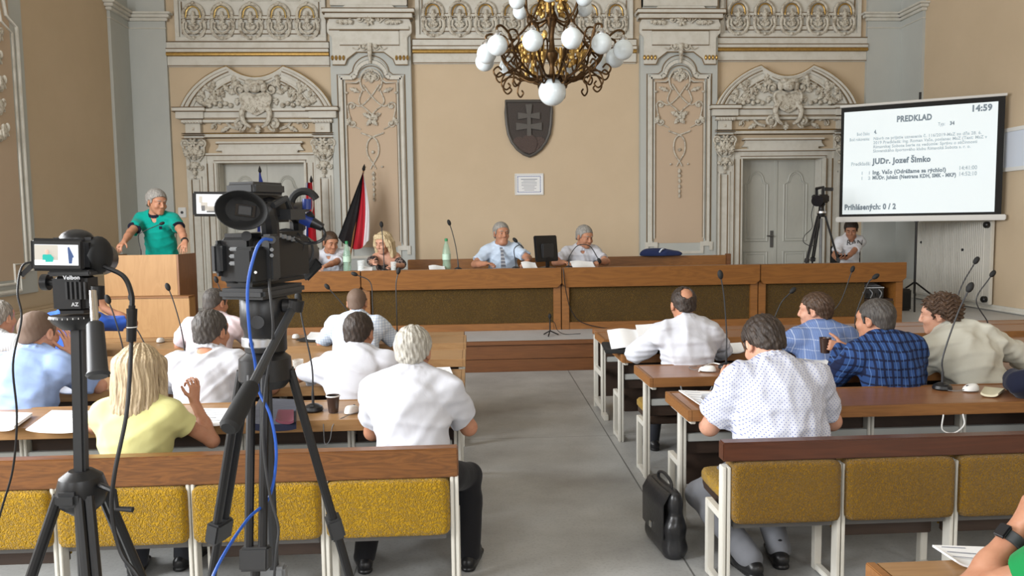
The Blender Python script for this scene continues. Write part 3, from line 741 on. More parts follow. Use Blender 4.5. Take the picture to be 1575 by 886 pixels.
    mb.prism(shp + [(-x, z) for x, z in shp[-2:0:-1]], y - .06, y + .05)
    rel(mb, shp + [(-x, z) for x, z in shp[-2:0:-1]], y - .06, .028, 6, True)
    mb.ell((0, y - .08, Z(4.26)), (.12, .09, .11)); mb.ell((0, y - .13, Z(4.23)), (.07, .06, .085)); mb.ell((0, y - .19, Z(4.225)), (.018, .02, .03), nu=8, nv=6)
    for sg in (-1, 1):
        mb.ell((sg * .035, y - .175, Z(4.255)), (.022, .014, .01), nu=8, nv=6); mb.ell((sg * .09, y - .1, Z(4.33)), (.08, .06, .05)); mb.ell((sg * .14, y - .06, Z(4.25)), (.06, .05, .09))
        scrollv(mb, sg * .27, Z(4.22), .11, y - .02, .03, pi, -1.4 * sg)
        scrollv(mb, sg * .30, Z(3.62), .12, y - .02, .035, pi / 2, 1.5 * sg, tail=[(sg * .2, Z(3.82)), (sg * .13, Z(3.95))])
        mb.tube([(p.x, p.y, p.z) for p in spline([(sg * .17, y - .05, Z(3.96)), (sg * .24, y - .08, Z(3.8)), (sg * .2, y - .09, Z(3.64)), (sg * .1, y - .06, Z(3.56))], 6)], taper(19, .06, .025), 8)
        rel(mb, [(p.x, p.z) for p in spline([(sg * .36, 0, Z(3.55)), (sg * .5, 0, Z(3.6)), (sg * .6, 0, Z(3.7)), (sg * .75, 0, Z(3.66)), (sg * .84, 0, Z(3.56))], 6)], -.07, taper(25, .03, .016))
        scrollv(mb, sg * .80, Z(3.6), .06, -.07, .018, 0, 1.2 * sg)
        leaf(mb, sg * .5, Z(3.6), .2, .1, (-.5 if sg > 0 else pi + .5), -.07); leaf(mb, sg * .66, Z(3.64), .18, .1, (.6 if sg > 0 else pi - .6), -.07)
        rng = random.Random(3)
        for k in range(26):
            px = .30 + .68 * rng.random(); top = .50 * (1 - ((px - .38) / .66) ** 2) if px > .38 else .42
            pz = 3.94 + max(.02, top - .05) * rng.random(); a = rng.uniform(.2, 2.0)
            leaf(mb, sg * px, Z(pz), rng.uniform(.12, .2), .11, a if sg > 0 else pi - a, -.15, rng.uniform(.03, .06))
        for k in range(6): mb.ell((sg * (.45 + .09 * k), -.18, Z(3.95 + .03 * (k % 2))), .045, nu=8, nv=6)
    rosette(mb, 0, Z(3.85), .055, y - .08, 5); leaf(mb, 0, Z(3.62), .16, .12, -pi / 2, y + .03, .03)
    mb.v = [tuple(v) for v in mb.v]
    build('cartouche', mb, ORN, t)
    return t
door(1, DC[0], 'grey double door under a broken pediment, behind the large camcorder')
door(2, DC[1], 'grey double door under a broken pediment, behind the small tripod camera')

# left wall: plinth ledge and the stucco panel frame nearest the camera
mb = MB(); mb.box((XL, 7.35, ZD - .4), (XL + .05, 13.25, .62)); mb.box((XL, 7.35, .62), (XL + .09, 13.25, .70)); mb.box((XL, 7.35, .70), (XL + .04, 13.25, .74))
struct('baseboard_left', mb, TAN, 'painted plinth ledge along the foot of the dim side wall', 'baseboard', bevel=.006)
mb = MB(); mb.box((XR - .03, 8.6, ZD), (XR, 13.25, ZD + .09)); mb.tube([(XR - .06, 8.6, ZD + .03), (XR - .06, 13.25, ZD + .03)], .02, 8)
struct('baseboard_right', mb, STONE, 'white skirting strip under the radiator wall', 'baseboard', bevel=.004)
def left_frame():
    X = XL
    p1, p2, p3 = atX(22, 36, X), atX(33, 300, X), atX(45, 430, X)
    ye = atX(36, 300, X).y         # far edge of the panel frame
    mb = MB()
    mb.box((X, 7.4, .95), (X + .03, ye + .16, 5.6))                          # flat pale surround
    t = struct('trim_9', mb, GRAYB, 'grey stucco frame on the side wall at the left edge', 'wall panel', bevel=.006)
    build('panel_field', MB().box((X + .03, 7.5, 1.15), (X + .035, ye - .14, 5.0)), TANP, t)
    mb = MB()
    for q, r in ((0, .03), (.10, .018)):
        e = ye - q
        path = [(X + .04, 7.4, 1.0 + q), (X + .04, e - .28, 1.0 + q), (X + .04, e - .28, 1.25 + q), (X + .04, e, 1.25 + q), (X + .04, e, 4.45 - q), (X + .04, e - .22, 4.55 - q), (X + .04, e - .3, 4.9 - q), (X + .04, e - .6, 5.35 - q), (X + .04, 7.4, 5.5 - q)]
        mb.tube(path, r, 8)
    build('panel_moulding', mb, STONE, t)
    mb = MB()
    for k in range(5):
        z = 4.25 - .3 * k; y = ye - .42 - .05 * (k % 2)
        mb.ell((X + .05, y, z), (.03, .06, .1), nu=8, nv=6); mb.ell((X + .05, y - .12, z - .1), (.03, .09, .05), nu=8, nv=6); mb.ell((X + .05, y + .08, z + .06), (.03, .03, .06), nu=8, nv=6)
        mb.tube([(X + .045, y + .1 * cos(a) * (1 - a / 9), z - .05 + .1 * sin(a) * (1 - a / 9)) for a in np.linspace(0, 7, 18)], .014, 6)
    build('strapwork', mb, ORN, t)
left_frame()
# ================================================================== FURNITURE
def council_row(x0, n, w, Y, wood_top, label, group, side, taken=(), kind='row'):
    """one row of the assembly furniture: steel posts, tip-up seats in front, desk top (or wooden rail) behind"""
    t = thing('desk_row' if kind != 'bench' else 'bench_row', label, 'desk' if kind != 'bench' else 'bench', (x0, Y, 0), group=group)
    L = n * w * side
    X = lambda u: u * side                       # u grows away from the aisle
    def bx(mb, u0, u1, y0, y1, z0, z1): mb.box((min(X(u0), X(u1)), y0, z0), (max(X(u0), X(u1)), y1, z1))
    W = n * w
    if kind == 'bench':
        mb = MB(); bx(mb, -.02, W + .02, -.035, .035, .615 if side < 0 else .648, .75 if side < 0 else .738); build('top_rail', mb, wood_top, t, bevel=.006)
    else:
        mb = MB(); bx(mb, -.015, W + .02, -.235, .20, .712, .748); build('desk_top', mb, wood_top, t, bevel=.003)
        mb = MB(); bx(mb, -.02, W + .02, -.262, -.237, .69, .751); bx(mb, -.02, W + .02, .202, .225, .70, .751); bx(mb, -.04, -.016, -.262, .225, .69, .751)
        build('desk_edge', mb, WOODE if side > 0 else WOODT, t, bevel=.003)
        mb = MB(); bx(mb, .03, W, -.03, .0, .655, .70); bx(mb, .03, W, -.02, .01, .51, .555); build('steel_rail', mb, STEELG, t, bevel=.003)
    mb = MB()
    for i in range(n + 1):
        u = .0 + i * w; mb = MB(); wd = .038
        bx(mb, u - wd / 2, u - wd / 2 + .016, -.03, .03, 0, .70 if kind != 'bench' else .62); bx(mb, u + wd / 2 - .016, u + wd / 2, -.03, .03, 0, .70 if kind != 'bench' else .62)
        bx(mb, u - .008, u + .008, -.012, .03, 0, .70 if kind != 'bench' else .62)
        if kind != 'bench' and i == 0: bx(mb, u - .015, u + .015, -.22, .18, .665, .695)
        build('leg', mb, STEELW, t, bevel=.003)
        if kind != 'front':
            mb = MB(); bx(mb, u - .018, u + .018, .20, .24, 0, .385); bx(mb, u - .017, u + .017, .03, .205, .35, .384); bx(mb, u - .017, u + .017, .03, .205, .005, .035)
            build('seat_bracket', mb, STEELW, t, bevel=.003)
        else:
            mb = MB(); bx(mb, u - .02, u + .02, .38, .42, 0, .70); bx(mb, u - .018, u + .018, .03, .385, .36, .41); bx(mb, u - .018, u + .018, .03, .385, .05, .10); bx(mb, u - .02, u + .02, -.16, -.03, .0, .05)
            build('leg', mb, STEELW, t, bevel=.003)
    if kind == 'front':
        mb = MB(); bx(mb, .0, W, .39, .41, .10, .69); build('front_panel', mb, WOODD, t)
        mb = MB(); bx(mb, -.015, W + .02, .20, .47, .712, .748); build('desk_top', mb, wood_top, t, bevel=.003)
        mb = MB(); bx(mb, -.02, W + .02, .472, .49, .70, .751); build('desk_edge', mb, WOODE, t, bevel=.003)
        return t
    for i in range(n):
        a, b_ = i * w + ((.010 if i else .021) if kind == 'bench' else .026), (i + 1) * w - (.010 if kind == 'bench' else .026)
        if kind == 'bench':
            mb = MB(); mb.puff(n=13.0, lo=(min(X(a), X(b_)), -.06, .35), hi=(max(X(a), X(b_)), .08, .612 if side < 0 else .644)); build('back_cushion', mb, PLUSH if side < 0 else PLUSHR, t, smooth=180, weld=True)
            mb = MB(); bx(mb, a + .02, b_ - .02, .0, .03, .315, .352); build('steel_strip', mb, DARKST, t, bevel=.003)
        else:
            mb = MB(); bx(mb, a, b_, .012, .032, .43, .695); build('back_panel', mb, WOODD, t, bevel=.003)
            mb = MB(); bx(mb, a + .01, b_ - .01, .034, .085, .44, .69); build('back_cushion', mb, PLUSH, t, bevel=.02, seg=3)
        mb = MB()
        if i in taken:
            mb.puff((min(X(a), X(b_)), .10, .40), (max(X(a), X(b_)), .50, .465)); s = build('seat', mb, PLUSH, t, smooth=180, weld=True)
            mb = MB(); bx(mb, a + .02, b_ - .02, .09, .48, .35, .401); build('seat_board', mb, WOODD, s, bevel=.006)
        else:
            bx(mb, a + .01, b_ - .01, .135, .185, .24, .66); s = build('seat', mb, PLUSH, t, bevel=.02, seg=3)
            mb = MB(); bx(mb, a + .02, b_ - .02, .095, .136, .22, .62); build('seat_board', mb, WOODD, s, bevel=.006)
    return t
YA, YBR, YC, YD, Y0 = 6.0, 5.10, 4.22, 3.42, 6.82
WR, WL = .55, .59
XRB, XLB = 1.19, -.095
RG, LG = 'rows of desks right of the aisle', 'rows of desks left of the aisle'
council_row(XRB, 8, WR, Y0, WOODTR, 'front desk row right of the aisle, nearest the dais step', RG, 1, kind='front')
council_row(XRB, 8, WR, YA, WOODTR, 'right desk row with a black folder lying at its aisle end', RG, 1, taken=())
council_row(XRB, 8, WR, YBR, WOODTR, 'right desk row behind the balding man in white, its aisle end empty', RG, 1, taken=(0, 2))
council_row(XRB, 8, WR, YC, WOODTR, 'right desk row in front of the man in the dotted shirt', RG, 1, taken=(2, 3))
council_row(XRB - .02, 8, WR, YD, WOODRED, 'reddish brown topped bench with mustard cushions right of the aisle', 'nearest bench backs', 1, taken=(0, 4), kind='bench')
council_row(XLB, 7, WL, Y0, WOODT, 'front desk row left of the aisle, nearest the lectern', LG, -1, kind='front')
council_row(XLB, 7, WL, YA, WOODT, 'left desk row behind the man in the pale checked shirt', LG, -1, taken=(1, 3, 5))
council_row(XLB, 7, WL, YBR, WOODT, 'left desk row with a drinking glass and white paper near the aisle', LG, -1, taken=(5,))
council_row(XLB, 7, WL, YC, WOODT, 'left desk row with a dark cup and computer mouse in front of the grey-haired man', LG, -1, taken=(1, 2, 4))
council_row(XLB, 7, WL, YD, WOODB, 'knotty pine topped bench with mustard cushions left of the aisle', 'nearest bench backs', -1, taken=(0, 2), kind='bench')
# desk at the bottom right corner, behind the last right bench
t = thing('desk_row', 'light brown desk in the bottom right corner with a sheet of paper on it', 'desk', (1.17, 1.9, 0))
build('desk_top', MB().box((0, -.3, .712), (2.2, .2, .75)), WOODT, t, bevel=.004)
build('desk_edge', MB().box((-.03, -.3, .69), (-.001, .2, .752)), WOODE, t, bevel=.003)
for x in (.05, 1.1, 2.1):
    build('leg', MB().box((x - .02, .05, 0), (x + .02, .11, .71)), STEELW, t, bevel=.004)

# ------------------------------------------------------------------ dais desks
def dais_desk(x0, x1, label, shelf=False):
    Y = 10.0; t = thing('dais_desk', label, 'desk', ((x0 + x1) / 2, Y, ZD), group='long wooden desks on the dais')
    h = (x1 - x0) / 2; Z = .835
    mb = MB()
    vs = [(-h, -.02, Z), (h, -.02, Z), (h, .03, Z), (-h, .03, Z), (-h + .035, .02, Z - .265), (h - .035, .02, Z - .265), (h - .035, .06, Z - .265), (-h + .035, .06, Z - .265)]
    # tilted fascia with mitred lower corners
    vs = [(-h, -.02, Z), (h, -.02, Z), (h, -.02, Z - .21), (h - .05, .015, Z - .265), (-h + .05, .015, Z - .265), (-h, -.02, Z - .21)]
    vb = [(x, .05, z) for x, y, z in vs]; n = 6
    mb.add(vs + vb, [(5, 4, 3, 2, 1, 0), tuple(range(n, 2 * n))] + [(i, (i + 1) % n, (i + 1) % n + n, i + n) for i in range(n)])
    build('fascia', mb, WOODL, t, bevel=.004)
    build('desk_top', MB().box((-h, .051, Z - .06), (h, .66, Z - .028)), WOODL, t, bevel=.004)
    x1_ = h - .11
    for sg in (-1, 1):
        build('side_panel', MB().box((sg * (h - .05) - .05, .06, 0), (sg * (h - .05) + .05, .64, Z - .062)), WOODL, t, bevel=.004)
    build('plinth', MB().box((-h + .101, .07, .0), (h - .101, .12, .095)), WOODL, t, bevel=.003)
    xr = h - .101 if not shelf else h - .52
    build('front_panel', MB().box((-h + .101, .10, .096), (xr, .14, Z - .062)), PLUSHD, t)
    if shelf:
        mb = MB(); mb.box((xr + .001, .12, .30), (h - .101, .6, .33)); mb.box((xr + .001, .5, .331), (h - .101, .53, Z - .063)); build('shelf', mb, WOODD, t)
        build('front_panel', MB().box((xr + .001, .10, .096), (h - .101, .14, .299)), PLUSHD, t)
    return t
dxs = [atY(555, 430, 10.0).x, atY(864, 430, 10.0).x, atY(1169, 430, 10.0).x, atY(1393, 430, 10.0).x]
dais_desk(-3.34, dxs[0] - .006, 'left dais desk partly hidden by the large camcorder')
dais_desk(dxs[0] + .006, dxs[1] - .006, 'dais desk in front of the blonde woman and the man with a tie')
dais_desk(dxs[1] + .006, dxs[2] - .006, 'dais desk in front of the white-shirted man beside the monitor')
dais_desk(dxs[2] + .006, dxs[3], 'right end dais desk with electronic equipment on its shelf', True)

# low wooden bench behind the dais seats
bx0, bx1 = atY(627, 405, 11.75).x, atY(1117, 405, 11.75).x
t = thing('wooden_bench', 'long brown wooden bench behind the people at the dais desks', 'bench', (bx0, 11.75, ZD)); Lb = bx1 - bx0
build('backrest', MB().box((0, 0, .45), (Lb, .05, .90)), WOODL, t, bevel=.008)
build('seat', MB().box((0, .05, .42), (Lb, .45, .46)), WOODL, t, bevel=.006)
for x in (0.03, Lb * .33, Lb * .66, Lb - .08): build('leg', MB().box((x, .06, 0), (x + .05, .42, .418)), WOODR, t, bevel=.004)
build('cap_post', MB().box((Lb + .001, -.02, 0), (Lb + .07, .07, .92)), WOODR, t, bevel=.006)

# lectern
px0, px1 = -4.45, -3.56
t = thing('lectern', 'tall pale wooden lectern with dark brown side at the left of the dais', 'lectern', ((px0 + px1) / 2, 9.45, ZD)); hw = (px1 - px0) / 2
build('front_board', MB().box((-hw, 0, 0), (hw - .022, .03, 1.10)), WOODP, t, bevel=.004)
build('side_board', MB().box((hw - .022, .0, 0), (hw, .60, 1.10)), WOODPD, t, bevel=.003)
build('side_board', MB().box((-hw, .031, 0), (-hw + .022, .60, 1.10)), WOODPD, t, bevel=.003)
build('top_board', MB().box((-hw + .023, .031, 1.02), (hw - .023, .58, 1.05)), WOODP, t, bevel=.003)
lw0, lw1 = -hw + .01, hw + .18
build('lower_front', MB().box((lw0, -.2, 0), (lw1, -.001, .585)), WOODP, t, bevel=.004)
build('ledge_strip', MB().box((lw0, -.21, .586), (lw1, -.001, .605)), WOODE, t, bevel=.003)

# ------------------------------------------------------------------ projection screen on its stand
A, B_ = Vector((5.99, 12.1, 0)), Vector((7.93, 11.0, 0))
sdir = (B_ - A); SWD = sdir.length; sang = atan2(sdir.y, sdir.x)
t = thing('projection_screen', 'bright white projection screen on a black stand showing text', 'screen', ((A.x + B_.x) / 2, (A.y + B_.y) / 2, ZD), sang)
z0, z1 = 1.845 - ZD, 3.59 - ZD; hw = SWD / 2
SCREENM = mat('lit_screen', (0.72, 0.76, 0.78), 0.7, emit=((0.80, 0.95, 1.0), 0.40))
build('screen_surface', MB().box((-hw + .045, -.012, z0 + .04), (hw - .09, -.004, z1 - .075)), SCREENM, t)
mb = MB(); mb.box((-hw, -.004, z0), (hw, .004, z1)); build('black_border', mb, BLACKM, t)
mb = MB(); mb.tube([(-hw - .02, 0, z1 + .02), (hw + .02, 0, z1 + .02)], .022, 10); build('top_bar', mb, WHITEP, t)
mb = MB(); mb.box((-hw - .05, -.04, z0 - .085), (hw + .06, .05, z0)); build('case', mb, WHITEP, t, bevel=.012)
mb = MB(); mb.tube([(0, .06, .25), (0, .06, z1 + .16)], .018, 10); mb.box((-.03, .03, z0 - .1), (.03, .09, z0 + .02)); build('pole', mb, BLACK, t)
for a in (0.5, 2.6, 4.7):
    mb = MB(); mb.tube([(.02 * cos(a), .06 + .02 * sin(a), .42), (.55 * cos(a), .06 + .55 * sin(a), .02)], .014, 8); build('leg', mb, BLACK, t)
TXT = mat('projected_lettering', (0.22, 0.27, 0.32), 0.8, emit=((0.45, 0.55, 0.62), 0.10))
TXTF = mat('projected_faint_lettering', (0.42, 0.48, 0.52), 0.8, emit=((0.6, 0.72, 0.78), 0.20))
sw, sh = SWD - .135, (z1 - .075) - (z0 + .04)
def stext(u, v, s, body, m=TXT, u1=None):
    me = text_mesh(body, s, 0.0, .05 * s if m is TXT else .03 * s); o = link('lettering', me, m, t)
    o.location = (-hw + .045 + u * sw, -.0135, z0 + .04 + (1 - v) * sh); o.rotation_euler = (pi / 2, 0, 0)
    w_ = max(q.co.x for q in me.vertices); o.scale = (((u1 - u) * sw / w_) if u1 else 1, 1, 1)
stext(.36, .125, .125, 'PREDKLAD', TXT, .59); stext(.835, .075, .13, '14:59', TXT, .965)
stext(.09, .235, .07, 'Bod číslo:', TXTF, .18); stext(.21, .225, .085, '4.', TXT, .228); stext(.63, .185, .07, 'Typ:', TXTF, .675); stext(.705, .185, .075, '34', TXT, .735)
stext(.04, .285, .07, 'Bod rokovania:', TXTF, .18)
for i, (s_, e_) in enumerate((('Návrh na prijatie uznesenia č. 116/2019-MsZ zo dňa 28. 6.', .905), ('2019 Predkladá: Ing. Roman Vaľo, poslanec MsZ (Text: MsZ v', .94), ('Rimavskej Sobote berie na vedomie: Správu o súčinnosti', .88), ('Slovenského športového klubu Rimavská Sobota s. r. o.', .84))):
    stext(.205, .285 + .04 * i, .066, s_, TXTF, e_)
stext(.055, .525, .08, 'Predkladá:', TXTF, .19); stext(.205, .515, .12, 'JUDr. Jozef Šimko', TXT, .59)
stext(.125, .615, .07, '1', TXTF); stext(.175, .615, .07, '1', TXTF); stext(.205, .615, .085, 'Ing. Vaľo (Odrážame sa rýchlo!)', TXT, .69); stext(.77, .605, .085, '14:41:00', TXTF, .885)
stext(.125, .665, .07, '1', TXTF); stext(.175, .665, .07, '2', TXTF); stext(.205, .665, .080, 'MUDr. Juhász (Nestrana KDH, SMK - MKP)', TXT, .755); stext(.77, .66, .085, '14:52:10', TXTF, .885)
stext(.015, .955, .12, 'Prihlásených: 0 / 2', TXT, .37)

# ------------------------------------------------------------------ radiator and board on the right wall
t = thing('radiator', 'large white ribbed panel radiator on the wall below the screen', 'radiator', (XR - .06, 12.22, ZD + .1))
mb = MB(); mb.box((-.03, -.97, 0), (.01, .97, 1.29))
for k in range(40):
    y = -.85 + 1.79 * k / 39; mb.tube([(-.04, y, .03), (-.04, y, 1.26)], .0145, 6)
build('ribbed_panel', mb, STEELW, t)
mb = MB(); mb.box((-.04, -1.0, -.01), (.02, -.90, 1.30)); build('side_cover', mb, STEELW, t, bevel=.01)
RX = Matrix.Rotation(-pi / 2, 3, 'Y')
for y, z in ((-.93, 1.22), (-.93, .07)):
    mb = MB(); mb.lathe([(.05, 0), (.05, .05), (.035, .065)], (-.04, y, z), 14, RX); build('valve_knob', mb, BLACK, t)
for y, z in ((-.35, .82), (.78, .92)):
    mb = MB(); mb.lathe([(.022, 0), (.022, .015)], (-.045, y, z), 10, RX); build('bolt', mb, DGREY, t)
for y in (-.7, .7): build('bracket', MB().box((.01, y - .02, .2), (.058, y + .02, 1.1)), STEELW, t)
t = thing('notice_board', 'pale framed board on the right wall, cut by the edge of the photo', 'board', (XR, 10.6, 2.8))
build('panel', MB().box((-.03, -.5, -.26), (-.001, .5, .26)), PAPERB, t)
mb = MB(); mb.box((-.045, -.55, -.32), (-.001, .55, -.261)); mb.box((-.045, -.55, .261), (-.001, .55, .32)); mb.box((-.045, .501, -.26), (-.001, .55, .26)); mb.box((-.045, -.55, -.26), (-.001, -.501, .26)); build('frame', mb, WHITEP, t, bevel=.005)

# ------------------------------------------------------------------ shield and framed sheet on the back wall
t = thing('shield_emblem', 'dark bronze shield with double-barred cross on three hills, on the back wall', 'emblem', (XC + .05, YB - .002, 3.53))
half = [(0, -.51), (.10, -.47), (.22, -.38), (.32, -.25), (.385, -.1), (.415, .08), (.43, .3), (.43, .51)]
out = [(x, z) for x, z in half] + [(-x, z) for x, z in half[:0:-1]]
inn = [(x * .9, z * .9 + .0) for x, z in out]
BRZ = mat('dark_bronze', (0.055, 0.045, 0.04), 0.55, 0.3, bump=((40, 40, 40), .4, .01)); BRZL = mat('worn_bronze', (0.105, 0.098, 0.09), 0.5, 0.3, bump=((40, 40, 40), .3, .008)); BRZR = mat('reddish_bronze', (0.085, 0.06, 0.052), 0.6, 0.2, bump=((55, 55, 55), .8, .012))
build('field', MB().prism(out, -.05, 0), BRZ, t)
mb = MB(); n = len(out)
mb.tube([(x * .965, -.05, z * .965) for x, z in out], .03, 8, True); build('rim', mb, BRZL, t)
def cross_arm(mb, x0, x1, z, w0, w1):
    mb.prism([(x0, z - w1), (0, z - w0), (x1, z - w1), (x1, z + w1), (0, z + w0), (x0, z + w1)], -.09, -.05)
mb = MB(); mb.prism([(-.035, .22), (-.04, -.14), (.04, -.14), (.035, .22), (.062, .43), (-.062, .43)], -.095, -.05)
cross_arm(mb, -.20, .20, .225, .03, .065); cross_arm(mb, -.235, .235, .035, .035, .07); build('double_cross', mb, BRZL, t, bevel=.006)
mb = MB()
mb.prism([(-.30, -.24)] + [(-.185 + .125 * cos(a), -.27 + .125 * sin(a)) for a in np.linspace(2.7, .3, 9)] + [(.09, -.3), (0, -.45), (-.12, -.42)], -.075, -.05)
mb.prism([(.30, -.24), (.12, -.42), (0, -.45), (-.09, -.3)] + [(.185 + .125 * cos(a), -.27 + .125 * sin(a)) for a in np.linspace(2.84, .44, 9)], -.074, -.05)
mb.prism([(.15 * cos(a), -.27 + .165 * sin(a)) for a in np.linspace(-.2, pi + .2, 16)] + [(-.1, -.42), (0, -.46), (.1, -.42)], -.09, -.05)
build('three_hills', mb, BRZR, t, bevel=.008)
t = thing('framed_certificate', 'white framed certificate with blue border hanging below the shield', 'picture', (XC + .045, YB - .002, 2.53))
mb = MB(); mb.box((-.265, -.03, -.195), (.265, -.002, -.17)); mb.box((-.265, -.03, .17), (.265, -.002, .195)); mb.box((-.265, -.03, -.17), (-.24, -.002, .17)); mb.box((.24, -.03, -.17), (.265, -.002, .17)); build('frame', mb, WHITEP, t, bevel=.005)
build('sheet', MB().box((-.24, -.014, -.17), (.24, -.003, .17)), PAPER, t)
mb = MB()
for k in range(14): x = -.203 + .031 * k; mb.box((x - .009, -.016, .135), (x + .009, -.0142, .15)); mb.box((x - .009, -.016, -.15), (x + .009, -.0142, -.135))
for k in range(9): z = -.125 + .031 * k; mb.box((-.215, -.016, z - .009), (-.20, -.0142, z + .009)); mb.box((.20, -.016, z - .009), (.215, -.0142, z + .009))
build('blue_border', mb, mat('certificate_blue', (.10, .14, .34), .7), t)
mb = MB()
for k, (w_, h_) in enumerate(((.15, .007), (.11, .004), (.14, .004), (.14, .004), (.14, .004), (.10, .004), (.13, .004), (.09, .004))): z = .09 - .028 * k; mb.box((-w_, -.016, z - h_), (w_, -.0142, z + h_))
build('lettering', mb, INK, t)
t = thing('wall_socket', 'small white socket plate on the wall behind the green-shirted speaker', 'socket', (XC - 6.2, YB - .002, 2.09))
build('plate', MB().box((-.07, -.02, -.09), (.07, -.001, .09)), WHITEP, t, bevel=.006)
build('button', MB().lathe([(.025, 0), (.025, .008)], (0, -.02, 0), 12, Matrix.Rotation(pi / 2, 3, 'X')), DGREY, t)

# ------------------------------------------------------------------ flags
def flag_stand(base, tip, label, cat='flag'):
    t = thing('flag', label, cat, base)
    d = Vector(tip) - Vector(base)
    build('base', MB().lathe([(.17, 0), (.17, .02), (.06, .05), (.03, .12), (.03, .16)], (0, 0, 0), 20), DARKST, t)
    build('pole', MB().tube([(0, 0, .1), d], .014, 8), WOODE, t)
    mb = MB(); e = d.normalized(); mb.tube([d, d + e * .03, d + e * .07, d + e * .12], [.015, .03, .022, .004], 10); build('finial', mb, BLACK, t)
    return t, d
RED, WHITEC, BLK, BLUC = mat('flag_red', (.50, .015, .03), .75), mat('flag_white', (.72, .72, .74), .75), mat('flag_black', (.012, .011, .013), .8), mat('flag_blue', (.015, .03, .19), .75)
tip = atY(559, 263, 13.3); base = Vector((atY(525, 400, 13.0).x, 13.0, ZD))
t, d = flag_stand(base, tip, 'black, red and white flag leaning against the wall beside the blonde woman')
def cloth(parent, name, m, u0, u1, P, nu=10, nv=24):
    mb = MB(); mb.grid(lambda u, v: P(u0 + (u1 - u0) * u, v), nu, nv, thick=(0, .004, 0)); return build(name, mb, m, parent, smooth=60)
k_ = 13.25 / 1168
def Pf(u, v):
    # fan of cloth hanging from the pole head: hoist along the leaning pole, fly edge nearly plumb
    ex, ez = -.445 + .53 * u ** .9, -1.12 - .20 * sin(pi * min(1, u * .9)) + (.02 if u > .9 else 0)
    fold = .05 * sin(u * 17 + v * 1.5) * v + .02 * sin(u * 31)
    x = d.x + ex * v + .05 * sin(v * pi) * u - .012 * sin(u * 17) * v; z = d.z + ez * v - .02
    return (x, d.y - .06 + fold - .12 * v, z)
cloth(t, 'black_band', BLK, 0, .44, Pf); cloth(t, 'red_band', RED, .44, .80, Pf)
cloth(t, 'white_band', WHITEC, .80, 1.0, Pf)
tip = atY(479, 281, 13.3); base = Vector((tip.x + .06, 13.25, ZD))
t, d = flag_stand(base, tip, 'red, blue and white flag hanging behind the front of the large camcorder')
def Ps(u, v):
    return (d.x - .05 + (.10 + .16 * v) * (u - .35) - .03 * v, d.y - .05 + .04 * sin(u * 14) - .08 * v, d.z - 1.35 * v)
def cloth_v(parent, name, m, v0, v1, P):
    mb = MB(); mb.grid(lambda u, v: P(u, v0 + (v1 - v0) * v), 16, 8, thick=(0, .004, 0)); return build(name, mb, m, parent, smooth=60)
cloth(t, 'white_band', WHITEC, 0, .2, Ps, 5); cloth(t, 'blue_band', BLUC, .2, .42, Ps, 5); cloth(t, 'red_band', RED, .42, 1, Ps, 8)
def crest(u0, u1, v0, v1, name, m, dy, parent=t):
    mb = MB(); mb.grid(lambda u, v: (lambda p: (p[0], p[1] + dy, p[2]))(Ps(u0 + (u1 - u0) * (.5 + (u - .5) * (1 - .75 * max(0, v - .45) ** 1.3 * 2)), v0 + (v1 - v0) * v)), 8, 8, thick=(0, .003, 0)); return build(name, mb, m, parent, smooth=60)
cr = crest(.02, .98, .12, .48, 'crest', WHITEC, -.012); crest(.10, .90, .14, .46, 'crest_field', RED, -.018, cr); crest(.25, .75, .36, .45, 'crest_hills', BLUC, -.023, cr)
for a, b_, c, d__ in ((.46, .54, .17, .36), (.34, .66, .21, .235), (.28, .72, .27, .295)): crest(a, b_, c, d__, 'crest_cross', WHITEC, -.024, cr)
tip = atY(400, 266, 13.2); base = Vector((tip.x + .1, 13.2, ZD))
t, d = flag_stand(base, tip, 'dark blue flag whose tip shows above the large camcorder')
def Pe(u, v): return (d.x + (.02 + .40 * v) * (u - .2), d.y - .05 + .04 * sin(u * 12) * v, d.z - 1.2 * v)
cloth_v(t, 'blue_cloth', BLUC, 0, 1, Pe)

# ------------------------------------------------------------------ chandelier
CH = Vector((atY(849, 100, 7.0).x, 7.0, 3.29))
t = thing('chandelier', 'brass chandelier with white glass globes hanging over the aisle', 'chandelier', CH)
BRASS = mat('dark_brass', (0.10, 0.055, 0.022), 0.4, 0.85, var=((25, 25, 25), (0.05, 0.026, 0.011), .4, .7))
OPAL = mat('opal_glass', (0.66, 0.73, 0.76), 0.08, spec=0.5, sss=0.0)
mb = MB(); mb.lathe([(.01, -.225), (.10, -.215), (.115, -.195), (.10, -.18), (.03, -.17), (.02, -.1), (.03, -.06), (.055, -.02), (.06, .02), (.03, .06), (.018, .16), (.03, .25), (.06, .33), (.03, .40), (.018, .50), (.03, .6), (.014, .66), (.012, 1.0)], (0, 0, 0), 20)
build('stem', mb, BRASS, t)
build('rod', MB().tube([(0, 0, 1.0), (0, 0, ZCEIL - CH.z)], .012, 8), BRASS, t)
build('ceiling_rose', MB().lathe([(.22, 0), (.2, -.03), (.08, -.08), (.02, -.16)], (0, 0, ZCEIL - CH.z - .001), 20), BRASS, t)
g = build('globe', MB().ell((0, 0, 0), .126, nu=32, nv=20), OPAL, t, loc=None); g.location = (0, 0, -.325 - .118 + .11); g.location.z = 2.97 - CH.z
mb = MB()
for k in range(8):
    a = 2 * pi * k / 8; c_, s_ = cos(a), sin(a)
    pts = [(r_ * c_, r_ * s_, z_) for r_, z_ in [(.115 + (.012 + .032 * q / 14) * cos(q * .5), -.22 + (.012 + .032 * q / 14) * sin(q * .5)) for q in range(15)]]
    mb.tube(pts, .011, 6)
build('scroll_collar', mb, BRASS, t)
globe_me = None
